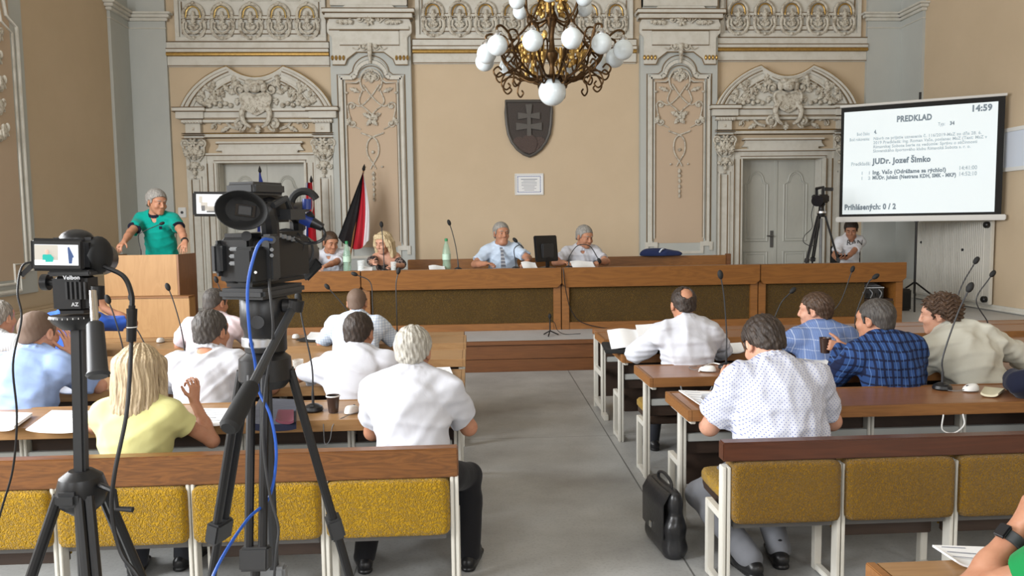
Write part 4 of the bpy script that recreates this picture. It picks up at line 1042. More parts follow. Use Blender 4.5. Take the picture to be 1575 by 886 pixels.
for k in range(12):
    a = 2 * pi * (k + .28) / 12; c_, s_ = cos(a), sin(a); R_ = .65 if k % 2 else .60; zc = 0.0 if k % 2 == 0 else -.02
    def q(r_, z_, off=0): return (r_ * c_ - off * s_, r_ * s_ + off * c_, z_)
    mb = MB()
    mb.tube(spline([q(.05, -.18), q(.2, -.22), q(.36, -.12), q(.46, -.02), q(.5, .10), q(R_ - .06, .17), q(R_, .155), q(R_ + .0, .11)], 6), .0105, 7)
    mb.tube(spline([q(.09, -.2), q(.24, -.2), q(.40, -.16), q(.50, -.20), q(.54, -.15), q(.50, -.11), q(.465, -.14)], 6), .0085, 6)
    mb.tube(spline([q(.36, -.12), q(.44, -.18), q(.47, -.26), q(.43, -.31), q(.39, -.28), q(.41, -.25)], 6), .008, 6)
    mb.tube(spline([q(.46, -.0), q(.40, .08), q(.44, .16), q(.52, .14), q(.50, .07), q(.46, .08)], 6), .0085, 6)
    mb.tube(spline([q(.30, -.16), q(.30, -.02, .04), q(.38, .06, .06), q(.46, .02, .05), q(.43, -.05, .03)], 6), .008, 6)
    arm = build('arm', mb, BRASS, t)
    mb = MB(); mb.lathe([(.035, 0), (.04, .012), (.02, .03), (.012, .045)], q(R_, .082 + zc * 0), 12); build('globe_cap', mb, CHROME, arm)
    o = build('globe', MB().ell((0, 0, 0), .088, nu=28, nv=18), OPAL, t); o.location = q(R_, 0.0)
for k in range(6):
    a = 2 * pi * (k + .35) / 6; c_, s_ = cos(a), sin(a); R_ = .34
    def q(r_, z_, off=0): return (r_ * c_ - off * s_, r_ * s_ + off * c_, z_)
    mb = MB(); mb.tube(spline([q(.04, .32), q(.16, .28), q(.26, .40), q(.28, .56), q(R_ - .02, .60), q(R_, .56)], 6), .010, 7)
    mb.tube(spline([q(.14, .30), q(.22, .34), q(.24, .28), q(.20, .25), q(.17, .28)], 6), .008, 6)
    mb.tube(spline([q(.46, .02), q(.34, .14), q(.2, .30), q(.10, .52)], 6), .0095, 6)
    arm = build('upper_arm', mb, BRASS, t)
    mb = MB(); mb.lathe([(.032, 0), (.036, .012), (.018, .028), (.01, .04)], q(R_, .525), 12); build('globe_cap', mb, CHROME, arm)
    o = build('globe', MB().ell((0, 0, 0), .074, nu=26, nv=16), OPAL, t); o.location = q(R_, .452)
for k in range(6):
    a = 2 * pi * (k + .1) / 6; c_, s_ = cos(a), sin(a); mb = MB(); Rz_ = Matrix.Rotation(a, 3, 'Z'); rng = random.Random(k)
    for j in range(11):
        mb.ell(Rz_ @ Vector((.27 + rng.uniform(-.03, .03), rng.uniform(-.055, .055), .02 + rng.uniform(-.15, .16))), (.022, .022, .03), nu=7, nv=5)
    mb.tube([Rz_ @ Vector((.27, 0, z)) for z in (-.13, -.05, .06, .13)], .018, 8)
    build('gilt_spray', mb, GOLD, t)
for k in range(5):
    a = 2 * pi * (k + .4) / 5; mb = MB(); Rz_ = Matrix.Rotation(a, 3, 'Z'); rng = random.Random(k + 9)
    mb.tube([Rz_ @ Vector((.10, 0, z)) for z in (.36, .44, .52)], .02, 8)
    for j in range(12): mb.ell(Rz_ @ Vector((.09 + rng.uniform(-.02, .06), rng.uniform(-.05, .05), .42 + rng.uniform(-.06, .1))), (.02, .02, .028), nu=7, nv=5)
    build('gilt_spray', mb, GOLD, t)
# ================================================================== PEOPLE: bodies grown as smooth implicit surfaces
COARSE = 1.0
V = lambda *a: np.array(a, dtype=float)
def unit(v): return v / (np.linalg.norm(v) + 1e-12)
def rotx(a): a = radians(a); return np.array([[1, 0, 0], [0, cos(a), -sin(a)], [0, sin(a), cos(a)]])
def roty(a): a = radians(a); return np.array([[cos(a), 0, sin(a)], [0, 1, 0], [-sin(a), 0, cos(a)]])
def rotz(a): a = radians(a); return np.array([[cos(a), -sin(a), 0], [sin(a), cos(a), 0], [0, 0, 1]])

class Field:
    def __init__(s, lo, hi, h):
        s.h = h; s.lo = np.asarray(lo, float)
        s.n = np.maximum(3, np.ceil((np.asarray(hi) - s.lo) / h).astype(int) + 1)
        s.f = np.full(s.n, 0.25, np.float32)
        s.ax = [(s.lo[i] + h * np.arange(s.n[i])).astype(np.float32) for i in range(3)]
    def win(s, lo, hi):
        sl = []
        for i in range(3):
            a = int(max(0, math.floor((lo[i] - s.lo[i]) / s.h))); b = int(min(s.n[i], math.ceil((hi[i] - s.lo[i]) / s.h) + 1))
            if b <= a: return None, None
            sl.append(slice(a, b))
        X = s.ax[0][sl[0]][:, None, None]; Y = s.ax[1][sl[1]][None, :, None]; Z = s.ax[2][sl[2]][None, None, :]
        return tuple(sl), (X, Y, Z)
    def put(s, prim, k=0.02, e=0.0, sub=False):
        kind = prim[0]
        if kind == 'rc':
            _, a, b, ra, rb = prim[:5]; opt = prim[5] if len(prim) > 5 else {}
            ra, rb = ra + e, rb + e; m = max(ra, rb) * (1.0 / min(1, opt.get('q', 1)) if opt.get('q', 1) < 1 else opt.get('q', 1)) + k + s.h * 2
            lo, hi = np.minimum(a, b) - m, np.maximum(a, b) + m
        else:
            _, c, r, R = prim[:4]; r = np.asarray(r) + e; m = max(r) + k + s.h * 2; lo, hi = c - m, c + m; opt = prim[4] if len(prim) > 4 else {}
        sl, G = s.win(lo, hi)
        if sl is None: return
        X, Y, Z = G
        if kind == 'rc':
            ab = b - a; L2 = float(ab @ ab) + 1e-12
            px, py, pz = X - a[0], Y - a[1], Z - a[2]
            t = np.clip((px * ab[0] + py * ab[1] + pz * ab[2]) / L2, 0, 1)
            dx, dy, dz = px - t * ab[0], py - t * ab[1], pz - t * ab[2]
            d2 = dx * dx + dy * dy + dz * dz
            if 'n' in opt:
                nn = opt['n']; q = opt['q']; c = dx * nn[0] + dy * nn[1] + dz * nn[2]; d2 = d2 + c * c * (1 / q ** 2 - 1)
            d = np.sqrt(d2) - (ra + (rb - ra) * t)
            if 'n' in opt: d = d * min(1.0, opt['q'] * 1.15)
        else:
            px, py, pz = X - c[0], Y - c[1], Z - c[2]
            u = [(px * R[0, i] + py * R[1, i] + pz * R[2, i]) for i in range(3)]
            k0 = np.sqrt((u[0] / r[0]) ** 2 + (u[1] / r[1]) ** 2 + (u[2] / r[2]) ** 2) + 1e-6
            k1 = np.sqrt((u[0] / r[0] ** 2) ** 2 + (u[1] / r[1] ** 2) ** 2 + (u[2] / r[2] ** 2) ** 2) + 1e-6
            d = k0 * (k0 - 1) / k1
        for pt, nrm in opt.get('clip', ()):
            d = np.maximum(d, (X - pt[0]) * nrm[0] + (Y - pt[1]) * nrm[1] + (Z - pt[2]) * nrm[2])
        d = d.astype(np.float32); g = s.f[sl]
        if sub:
            d = -d; h = np.maximum(k - np.abs(g - d), 0) / k; s.f[sl] = np.maximum(g, d) + h * h * k * .25
        else:
            h = np.maximum(k - np.abs(g - d), 0) / k; s.f[sl] = np.minimum(g, d) - h * h * k * .25
    def cut(s, pt, nrm):
        X, Y, Z = s.ax[0][:, None, None], s.ax[1][None, :, None], s.ax[2][None, None, :]
        s.f = np.maximum(s.f, ((X - pt[0]) * nrm[0] + (Y - pt[1]) * nrm[1] + (Z - pt[2]) * nrm[2]).astype(np.float32))
    def disp(s, fn, band=0.05):
        """move the surface by fn(x, y, z), evaluated near the surface only"""
        I = np.nonzero(np.abs(s.f) < band)
        x, y, z = s.ax[0][I[0]], s.ax[1][I[1]], s.ax[2][I[2]]
        s.f[I] -= fn(x, y, z).astype(np.float32)
    def mesh(s):
        f = s.f; f[0], f[-1], f[:, 0], f[:, -1], f[:, :, 0], f[:, :, -1] = [0.1] * 6
        b = f < 0
        c = np.zeros(np.array(b.shape) - 1, np.int8)
        for i in (0, 1):
            for j in (0, 1):
                for k in (0, 1): c += b[i:b.shape[0] - 1 + i, j:b.shape[1] - 1 + j, k:b.shape[2] - 1 + k]
        I = np.nonzero((c > 0) & (c < 8)); n = len(I[0])
        idx = np.full(c.shape, -1, np.int32); idx[I] = np.arange(n)
        P = np.zeros((n, 3)); cnt = np.zeros(n)
        for a in range(3):
            o1, o2 = [(1, 2), (0, 2), (0, 1)][a]
            for u in (0, 1):
                for v in (0, 1):
                    off = [0, 0, 0]; off[o1] = u; off[o2] = v; off2 = list(off); off2[a] = 1
                    fa = f[I[0] + off[0], I[1] + off[1], I[2] + off[2]]; fb = f[I[0] + off2[0], I[1] + off2[1], I[2] + off2[2]]
                    m = (fa < 0) != (fb < 0); t = np.where(m, fa / np.where(m, fa - fb, 1), 0)
                    q = np.zeros((n, 3)); q[:, o1] = u; q[:, o2] = v; q[:, a] = t
                    P += q * m[:, None]; cnt += m
        P = P / cnt[:, None] + np.stack(I, 1); P = s.lo + P * s.h
        Q = []
        for a in range(3):
            o1, o2 = [(1, 2), (2, 0), (0, 1)][a]
            s0 = [slice(None)] * 3; s1 = [slice(None)] * 3; s0[a] = slice(0, -1); s1[a] = slice(1, None)
            A, B = b[tuple(s0)], b[tuple(s1)]
            E = np.nonzero(A != B); E = np.stack(E, 1)
            ok = (E[:, o1] > 0) & (E[:, o2] > 0) & (E[:, o1] < c.shape[o1]) & (E[:, o2] < c.shape[o2]); E = E[ok]
            fl = A[E[:, 0], E[:, 1], E[:, 2]]
            def ci(d1, d2):
                q = E.copy(); q[:, o1] -= d1; q[:, o2] -= d2; return idx[q[:, 0], q[:, 1], q[:, 2]]
            quad = np.stack([ci(1, 1), ci(0, 1), ci(0, 0), ci(1, 0)], 1)
            quad[~fl] = quad[~fl][:, ::-1]; Q.append(quad)
        Q = np.concatenate(Q); Q = Q[(Q >= 0).all(1)]
        return P, Q

def mesh_obj(name, P, Q, m, parent, origin, relax=1):
    if len(P) == 0: return None
    for _ in range(relax):      # even out the surface a little
        acc = np.zeros_like(P); cn = np.zeros(len(P))
        for a, b in ((0, 1), (1, 2), (2, 3), (3, 0)):
            np.add.at(acc, Q[:, a], P[Q[:, b]]); np.add.at(cn, Q[:, a], 1)
        P = P * .5 + .5 * acc / np.maximum(cn, 1)[:, None]
    me = bpy.data.meshes.new(name)
    me.vertices.add(len(P)); me.vertices.foreach_set('co', (P - origin).astype(np.float32).ravel())
    me.loops.add(Q.size); me.loops.foreach_set('vertex_index', Q.astype(np.int32).ravel())
    me.polygons.add(len(Q)); me.polygons.foreach_set('loop_start', np.arange(0, Q.size, 4, dtype=np.int32)); me.polygons.foreach_set('loop_total', np.full(len(Q), 4, np.int32))
    me.polygons.foreach_set('use_smooth', np.ones(len(Q), bool)); me.update(calc_edges=True)
    return link(name, me, m, parent)

def bounds(prims, pad):
    lo, hi = np.full(3, 1e9), np.full(3, -1e9)
    for p in prims:
        if p[0] == 'rc': r = max(p[3], p[4]) * 1.25; pts = (p[1], p[2])
        else: r = max(p[2]); pts = (p[1],)
        for q in pts: lo = np.minimum(lo, q - r); hi = np.maximum(hi, q + r)
    return lo - pad, hi + pad

def ik(a, c, l1, l2, pole):
    d = c - a; L = np.linalg.norm(d); L2 = min(L, (l1 + l2) * .995); u = d / L; c = a + u * L2
    x = (l1 * l1 - l2 * l2 + L2 * L2) / (2 * L2); h = sqrt(max(0, l1 * l1 - x * x))
    p = pole - u * (pole @ u); p = unit(p)
    return a + u * x + p * h, c

def folds(seed, amp, freq=9.0, n=5, vert=0.6):
    rng = np.random.RandomState(seed); W = []
    for i in range(n):
        d = unit(rng.normal(size=3) * V(1, 1, vert)); d2 = rng.normal(size=3) * 5
        W.append((d * freq * rng.uniform(.7, 1.9) * 2 * pi / 3, d2, rng.uniform(0, 6), rng.uniform(1.0, 2.0)))
    def fn(x, y, z):
        o = 0
        for d, d2, ph, wv in W:
            s = np.sin(x * d[0] + y * d[1] + z * d[2] + ph + wv * np.sin(x * d2[0] + y * d2[1] + z * d2[2]))
            o = o + ((1 + s) * .5) ** 3 - .31
        return o * amp / n * 2.0
    return fn

def hand_prims(w, d, nrm, side, s, curl, spread=0.0, thumb=None, pinch=False):
    """palm, four unequal bent fingers and a thumb; nrm points out of the palm face"""
    d = unit(d); nrm = unit(nrm - d * (nrm @ d)); lat = np.cross(d, nrm) * side   # towards the thumb
    out = []; kn = w + d * .088 * s
    out.append((('rc', w - d * .01 * s, w + d * .03 * s, .024 * s, .027 * s, dict(n=nrm, q=.72)), .012))
    for q in (-.026, -.009, .009, .026):
        out.append((('rc', w + d * .02 * s + lat * q * .7 * s, kn + lat * q * s, .0145 * s, .0115 * s), .010))
    lens = {0: (.043, .026, .022), 1: (.047, .03, .024), 2: (.043, .028, .023), 3: (.034, .021, .019)}
    for i, q in enumerate((.029, .0095, -.0105, -.029)):
        p = kn + lat * q * s; a = 0; cur = curl[i] if hasattr(curl, '__len__') else curl
        base = unit(d + lat * spread * (.5 - i / 3.0)); rr = .0088 * s * (1 if i < 3 else .88)
        for j, L in enumerate(lens[i]):
            a += cur * (0.75, 1.1, .8)[j]; dd = base * cos(a) + nrm * sin(a); q2 = p + dd * L * s
            out.append((('rc', p, q2, rr, rr * .93), .003)); p = q2; rr *= .93
    tp = w + d * .028 * s + lat * .026 * s
    td = unit(thumb if thumb is not None else d * .7 + lat * .75 + nrm * .35)
    q1 = tp + td * .038 * s; td2 = unit(td + (d * .5 + nrm * .3 if not pinch else nrm * .9 + d * .6 - lat * .4)); q2 = q1 + td2 * .03 * s; q3 = q2 + unit(td2 + d * .25) * .024 * s
    out.append((('rc', w + d * .012 * s + lat * .016 * s, tp, .016 * s, .014 * s), .01)); out.append((('rc', tp, q1, .0125 * s, .0105 * s), .006)); out.append((('rc', q1, q2, .0105 * s, .0095 * s), .004)); out.append((('rc', q2, q3, .0095 * s, .008 * s), .004))
    return out

def person(label, head, face=0, scale=1.0, lean=12, lean2=None, side=0, hyaw=0, hpitch=0, hroll=0, wide=1.0, fat=0.0, female=False,
           lhand=None, rhand=None, lcurl=.5, rcurl=.5, lnorm=None, rnorm=None, ldir=None, rdir=None, lpole=None, rpole=None, rpinch=False, rspread=.1, lspread=.1,
           skin=None, hair='short', hair_m=None, hair_amp=.004, top=None, sleeve='short', top_e=.012, fold=.010, pants=None, shoes=None, floor=0.0, stand=False,
           collar=True, collar_m=None, cuff_m=None, feet=None, vox=None, seed=1, eyes=False, legs=True, hem=None, bare=False, brow_m=None, group=None, headscale=1.0, lknee=None, rknee=None, neckfwd=0.0):
    head = np.asarray(head, float); S = scale * .90; headscale = headscale * (1.22 if eyes else 1.09); F = rotz(face)
    Yd = max(1.2, head[1]); h = vox or max(.0034, Yd * .00098) * COARSE
    lean2 = lean + 10 if lean2 is None else lean2
    def sp(a, b=0): return roty(b) @ (rotx(-a) @ V(0, 0, 1))
    RH = rotz(hyaw) @ rotx(-hpitch) @ roty(hroll); HS = S * headscale; p0 = V(0, 0, 0); tl = 1.0
    for _ in range(2):      # seated: keep the hips on the seat
        p1 = p0 + .19 * S * tl * sp(lean, side); p2 = p1 + .19 * S * tl * sp((lean + lean2) / 2, side); p3 = p2 + .15 * S * sp(lean2, side)
        p4 = p3 + .085 * S * sp(lean2 + 8 + neckfwd, side)
        hc = p4 + RH @ V(0, .022, .075) * HS
        if not stand: tl = min(1.0, max(.78, 1 - (.555 - (head[2] - hc[2] - floor)) / (.38 * S))) if _ == 0 else tl
    T = head - F @ hc
    W = lambda p: F @ p + T
    RB = F @ rotx(-(lean + lean2) / 2) @ roty(side); RHw = F @ RH
    P0, P1, P2, P3, P4, HC = map(W, (p0, p1, p2, p3, p4, hc))
    up2 = unit(P3 - P2); rt = F @ roty(side) @ V(1, 0, 0); fw = unit(np.cross(up2, rt))
    fw = fw if fw @ (F @ V(0, 1, 0)) > 0 else -fw
    sw = (.168 if not female else .148) * S * wide
    SH = {q: P3 - up2 * .055 * S + rt * sw * q + fw * .01 for q in (-1, 1)}
    # default hands rest on a table ahead
    hands = {-1: lhand, 1: rhand}; EL, WR = {}, {}
    poles = {-1: lpole, 1: rpole}
    for q in (-1, 1):
        tgt = hands[q]
        if tgt is None:
            tgt = W(p0 + V(.13 * q, .42, .20) * S); tgt[2] = floor + (.835 if floor < .1 else .875)
        tgt = np.asarray(tgt, float); pl = poles[q]; pl = F @ V(.85 * q, -.25, -.42) if pl is None else np.asarray(pl, float)
        EL[q], WR[q] = ik(SH[q], tgt, .295 * S, .255 * S, pl)
    torso = []
    A = torso.append
    ft = 1 + fat
    A((('el', P0 + up2 * .02 * S, V(.165 * ft * (1.05 if female else 1), .125 * ft, .135) * S, RB), .05))
    A((('el', P1 + fw * .015 * S * ft + fw * fat * .06, V((.150 if not female else .128) * wide * ft, .118 * ft, .16) * S, RB), .07))
    A((('el', P2 - up2 * .0 * S + fw * .005, V(.160 * wide * (1 + fat * .5), .122 * (1 + fat * .5), .17) * S, RB), .07))
    A((('rc', SH[-1] - rt * -.03 * S, SH[1] - rt * .03 * S, .066 * S * (1 + fat * .3), .066 * S * (1 + fat * .3)), .06))
    A((('rc', P3 - up2 * .03 * S, P3 - up2 * .16 * S - fw * .0, .10 * S * wide, .13 * S * wide, dict(n=fw, q=.7)), .06))
    for q in (-1, 1):
        A((('rc', P3 + unit(P4 - P3) * .03 * S + rt * q * .03 * S, SH[q] + up2 * .012 * S - rt * q * .02 * S, .042 * S, .050 * S), .05))
        if female: A((('el', P2 + fw * .10 * S + rt * q * .07 * S + up2 * .01, V(.062, .062, .065) * S, RB), .03))
    neckp = [(('rc', P3 - up2 * .01 * S, HC + RHw @ V(0, -.03, -.06) * HS, (.064 if not female else .05) * S * (1 + fat * .35), (.056 if not female else .046) * S * (1 + fat * .4)), .03)]
    arm = {}
    for q in (-1, 1):
        r1, r2, r3 = ((.056, .043, .030) if not female else (.046, .036, .025)); g = 1 + fat * .5
        arm[q] = [(('el', SH[q], V(.062, .062, .066) * S * g * (1 if not female else .85), np.eye(3)), .05), (('rc', SH[q], EL[q], r1 * S * g, r2 * S * g), .03),
                  (('rc', EL[q], EL[q] + (WR[q] - EL[q]) * .45, r2 * S * 1.0 * g, r2 * S * .93 * g), .02), (('rc', EL[q] + (WR[q] - EL[q]) * .4, WR[q], r2 * S * .92 * g, r3 * S * (1 + fat * .3)), .02)]
    # legs
    leg = {}; ankles = {}
    for q in (-1, 1):
        hip = P0 + F @ V(.092 * q, .0, -.02) * S
        if stand: ft_ = (F @ V(.11 * q, .02, 0) + V(P0[0], P0[1], floor + .075 * S))
        else: ft_ = F @ V(.12 * q, .27 + .04 * q, 0) * S + V(P0[0], P0[1], floor + .075 * S)
        if feet is not None and feet[0 if q < 0 else 1] is not None: ft_ = np.asarray(feet[0 if q < 0 else 1], float) + V(0, 0, .075 * S)
        kp = (lknee if q < 0 else rknee); kp = F @ V(.06 * q, 1, .55) if kp is None else np.asarray(kp, float)
        kn, an = ik(hip, ft_, .43 * S, .42 * S, kp)
        ankles[q] = an
        leg[q] = [(('rc', hip, kn, .088 * S * (1 + fat * .35), .060 * S), .04), (('rc', kn, kn + (an - kn) * .35, .056 * S, .055 * S), .02), (('rc', kn + (an - kn) * .3, an, .056 * S, .037 * S), .02)]
    # head
    hd = []
    def HP(x, y, z): return HC + RHw @ V(x, y, z) * HS
    def he(c, r, k=.012, sub=False): hd.append((('el', HP(*c), V(*r) * HS, RHw), k, sub))
    def hr(a, b, ra, rb, k=.008): hd.append((('rc', HP(*a), HP(*b), ra * HS, rb * HS), k, False))
    jw = .90 if female else 1.0
    he((0, -.016, .034), (.076, .096, .084)); he((0, .028, -.03), (.066 * jw, .068, .080), .03); he((0, .050, -.072), (.046 * jw, .045, .042), .03)
    hr((-.012, .078, -.098), (.012, .078, -.098), .018, .018, .02)
    if fat > .12: he((0, .045, -.10), (.055, .05, .035), .03)
    he((0, .062, .032), (.060, .036, .036), .03)
    hr((-.030, .086, .026), (.030, .086, .026), .012, .012, .012)
    for q in (-1, 1):
        he((q * .032, .100, .004), (.019, .015, .012), .010, True); he((q * .040, .070, -.030), (.024, .026, .024), .02)
        he((q * .031, .082, .004), (.0135, .0125, .0125), .003)
        e_ = rotz(0); hd.append((('el', HP(q * .078, -.006, -.006), V(.011, .020, .032) * HS, RHw @ rotz(-18 * q)), .006, False))
        hd.append((('el', HP(q * .088, -.002, -.004), V(.006, .011, .019) * HS, RHw @ rotz(-18 * q)), .004, True))
        hr((q * .079, .002, -.030), (q * .076, .004, -.036), .008, .007, .004)
    hr((0, .098, .012), (0, .113, -.026), .0085, .0125, .008)
    for q in (-1, 1): hr((q * .006, .108, -.031), (q * .013, .100, -.032), .009, .008, .006)
    hr((-.017, .094, -.060), (.017, .094, -.060), .0062, .0062, .006); hr((-.015, .093, -.072), (.015, .093, -.072), .007, .007, .006)
    he((0, .1045, -.0655), (.022, .006, .0018), .003, True)
    # hands
    hp = []
    for q, cu, nn, dd, spd in ((-1, lcurl, lnorm, ldir, lspread), (1, rcurl, rnorm, rdir, rspread)):
        d = unit(WR[q] - EL[q]) if dd is None else np.asarray(dd, float); nn = V(0, 0, -1) if nn is None else np.asarray(nn, float)
        hp += hand_prims(WR[q], d, nn, q if True else 1, S * (1 if not female else .9), cu, spd, pinch=(rpinch and q > 0))
    # origin on the floor under the pelvis
    org = V(P0[0], P0[1], floor)
    root = thing('person', label, 'person', tuple(org), group=group)
    skin = skin or SKIN
    allp = torso + neckp + arm[-1] + arm[1] + (leg[-1] + leg[1] if legs else [])
    lo, hi = bounds([p[0] for p in allp] + [('el', HC, V(.13, .13, .15) * HS, None)] + [p[0] for p in hp], .03)
    f = Field(lo, hi, h)
    for p, k in torso: f.put(p, k, e=0 if bare else -.006)
    for p, k in neckp: f.put(p, k)
    for q in (-1, 1):
        for p, k in arm[q]: f.put(p, k)
        if legs:
            for p, k in leg[q]: f.put(p, k, e=-.008)
    for p, k, sub in hd: f.put(p, k, sub=sub)
    for p, k in hp: f.put(p, k)
    P, Q = f.mesh(); mesh_obj('body', P, Q, skin, root, org)
    if eyes:
        for q in (-1, 1):
            mb = MB(); mb.ell(HP(q * .031, .0875, .003) - org, (.0095 * HS, .0085 * HS, .0062 * HS), nu=10, nv=8); e1 = build('eye', mb, mat('eye_white', (.34, .28, .25), .3), root)
            mb = MB(); mb.ell(HP(q * .031, .0935, .003) - org, .0050 * HS, nu=8, nv=6); build('iris', mb, mat('iris_dark', (.03, .02, .015), .2), e1)
    # hair
    if hair_m is not None:
        f = Field(HC - .19 * HS - (V(0, 0, .34 * HS) if hair == 'long' else 0), HC + .19 * HS, h)
        def fp(x, y, z, r, k=.01, e=0.0, sub=False): f.put(('el', HP(x, y, z), V(*r) * HS, RHw), k, e, sub)
        th = {'short': .011, 'buzz': .005, 'bald': .009, 'curly': .024, 'full': .017, 'long': .016, 'bob': .022}[hair]
        fp(0, -.016, .034, (.076 + th, .096 + th, .084 + th))
        if hair in ('short', 'full', 'curly', 'bald', 'buzz'):
            fp(0, -.045, -.025, (.066 + th * .7, .060 + th * .5, .062), .02)
        # hairline: forehead high, temples, nape low
        nrm = RHw @ unit(V(0, .62, -.78)); pt = HP(0, .078, .066) if hair not in ('buzz', 'bald') else HP(0, .07, .07)
        f.cut(pt, nrm)
        if hair in ('bald', 'buzz') and hair == 'bald':
            f.put(('el', HP(0, -.098, .078), V(.043, .044, .045) * HS, RHw), .008, sub=True)
        for q in (-1, 1):
            if hair not in ('long', 'bob'): f.put(('el', HP(q * .082, .012, -.012), V(.022, .030, .036) * HS, RHw), .006, sub=True)
            if hair not in ('bald', 'long', 'bob'): f.put(('rc', HP(q * .073, .030, .03), HP(q * .074, .026, -.012), .011 * HS, .006 * HS), .008)
        if hair == 'long':
            for q in np.linspace(-1, 1, 9):
                f.put(('rc', HP(q * .062, -.06 - .03 * (1 - q * q), .05), HP(q * .078, -.07 - .040 * (1 - q * q), -.16), .036 * HS, .032 * HS), .02)
                f.put(('rc', HP(q * .078, -.07 - .040 * (1 - q * q), -.16), HP(q * .072 + .004 * sin(q * 9), -.08 - .042 * (1 - q * q), -.33 - .02 * cos(q * 7)), .032 * HS, .014 * HS), .02)
            for q in (-1, 1): f.put(('rc', HP(q * .08, .03, .04), HP(q * .10, -.02, -.16), .028 * HS, .026 * HS), .02)
        if hair == 'bob':
            for q in (-1, 1):
                f.put(('rc', HP(q * .060, .055, .085), HP(q * .092, .035, -.02), .024 * HS, .028 * HS), .015)
                f.put(('rc', HP(q * .090, .02, .01), HP(q * .105, .015, -.16), .034 * HS, .020 * HS), .015); f.put(('rc', HP(q * .07, -.05, .0), HP(q * .085, -.05, -.17), .045 * HS, .03 * HS), .02)
            f.put(('rc', HP(-.05, .06, .10), HP(.05, .06, .10), .022 * HS, .022 * HS), .012); f.put(('rc', HP(0, -.07, .0), HP(0, -.075, -.16), .05 * HS, .035 * HS), .02)
        Ri = RHw.T; hc_ = HC; am = hair_amp
        def strands(x, y, z):
            u = Ri @ (np.stack([x, y, z]) - hc_[:, None]); az = np.arctan2(u[0], -u[1] + .02)
            if hair in ('curly',):
                return am * (np.sin(u[0] * 210 + 3 * np.sin(u[2] * 90)) * np.sin(u[1] * 190 + 2 * np.sin(u[0] * 110)) + np.sin(u[2] * 230 + 3 * np.sin(u[1] * 80)))
            if hair in ('long', 'bob'):
                return am * (np.sin(az * 26 + 1.5 * np.sin(u[2] * 22)) + .7 * np.sin(az * 61 + 2 * np.sin(u[2] * 31)) + .5 * np.sin(az * 11))
            return am * (np.sin(az * 19 + u[2] * 70 + 2 * np.sin(u[2] * 37 + az * 3)) * .35 + .4 * np.sin(az * 43 + u[2] * 80 + 2 * np.sin(u[0] * 60)) + .4 * np.sin(u[0] * 150 + u[1] * 110 + 2 * np.sin(u[2] * 70)))
        if hair == 'buzz': am = .0008
        f.disp(strands)
        P, Q = f.mesh(); mesh_obj('hair', P, Q, hair_m, root, org, relax=0 if h > .006 else 1)
        if eyes or abs(hyaw) > 25:
            mb = MB()
            for q in (-1, 1): mb.tube([Vector(HP(q * x, y, z) - org) for x, y, z in ((.014, .0985, .026), (.030, .098, .031), (.046, .088, .026))], [.004 * HS, .005 * HS, .003 * HS], 6)
            build('eyebrows', mb, brow_m or hair_m, root)
    # upper garment
    if top is not None:
        tp = torso + ([] if bare else []); long_ = sleeve == 'long'
        lo, hi = bounds([p[0] for p in torso + arm[-1] + arm[1]], .05); lo[2] = max(lo[2], P0[2] - (.14 if hem is None else hem) * S)
        f = Field(lo, hi, h); e = top_e
        for p, k in torso: f.put(p, k, e)
        # cloth spanning from shoulder blade to flank
        for q in (-1, 1):
            frac = {'short': .74, 'long': 1.0, 'cap': .45, 'roll': .95, 'polo': .68}[sleeve]
            a, b = SH[q], EL[q]; g = 1 + fat * .5; r1, r2 = (.058, .049) if not female else (.048, .040)
            ax = unit(b - a); end = a + (b - a) * frac
            if long_ or sleeve == 'roll':
                f.put(('rc', a, b, (r1 + .004) * S * g, (r2 + .003) * S * g), .04, e)
                fr2 = .96 if long_ else .3; w_ = EL[q] + (WR[q] - EL[q]) * fr2; ax2 = unit(WR[q] - EL[q])
                f.put(('rc', EL[q], w_ + ax2 * .03, (r2 + .002) * S * g, .036 * S, dict(clip=[(w_, ax2)])), .02, e * .8)
            else:
                f.put(('rc', a, end + ax * .05, (r1 + .006) * S * g, (r2 + .012) * S * g, dict(clip=[(end, ax)])), .04, e)
            f.put(('el', SH[q], V(.063, .063, .066) * S * g, np.eye(3)), .05, e * .8)
        # neck opening
        nr = (.062 if collar else .072) * S * (1 + fat * .4); f.put(('rc', P3 + up2 * .012 * S + fw * .012, P4 + up2 * .10 * S + fw * .03, nr, nr * 1.3), .008, sub=True)
        if not collar or eyes: f.put(('el', P3 + fw * .085 * S - up2 * .005 * S, V(.030 if collar else .05, .06, .05) * S, RB), .01, sub=True)
        if fold: f.disp(folds(seed, fold * 1.5, 9.0)); f.disp(folds(seed + 50, fold * 1.3, 19.0, 5, 1.2))
        if collar and collar_m is None: collar_prims(f, P3, P4, up2, fw, rt, S, fat)
        f.cut(P0 - V(0, 0, .11 if hem is None else hem) * S, V(0, 0, -1))
        P, Q = f.mesh(); mesh_obj('shirt' if sleeve != 'long' or not collar_m else 'jacket', P, Q, top, root, org)
        if collar and collar_m is not None:
            f = Field(P3 - .18 * S, P3 + .22 * S, h); collar_prims(f, P3, P4, up2, fw, rt, S, fat); P, Q = f.mesh(); mesh_obj('collar', P, Q, collar_m, root, org)
        if cuff_m is not None:
            for q in (-1, 1):
                a, b = SH[q], EL[q]; ax = unit(b - a); end = a + (b - a) * {'short': .74, 'polo': .68}.get(sleeve, .7)
                f = Field(end - .12 * S, end + .12 * S, h); f.put(('rc', end - ax * .06, end + ax * .06, .063 * S * (1 + fat * .5), .064 * S * (1 + fat * .5), dict(clip=[(end + ax * .004, ax), (end - ax * .016, -ax)])), .01, e + .003)
                P, Q = f.mesh(); mesh_obj('sleeve_band', P, Q, cuff_m, root, org)
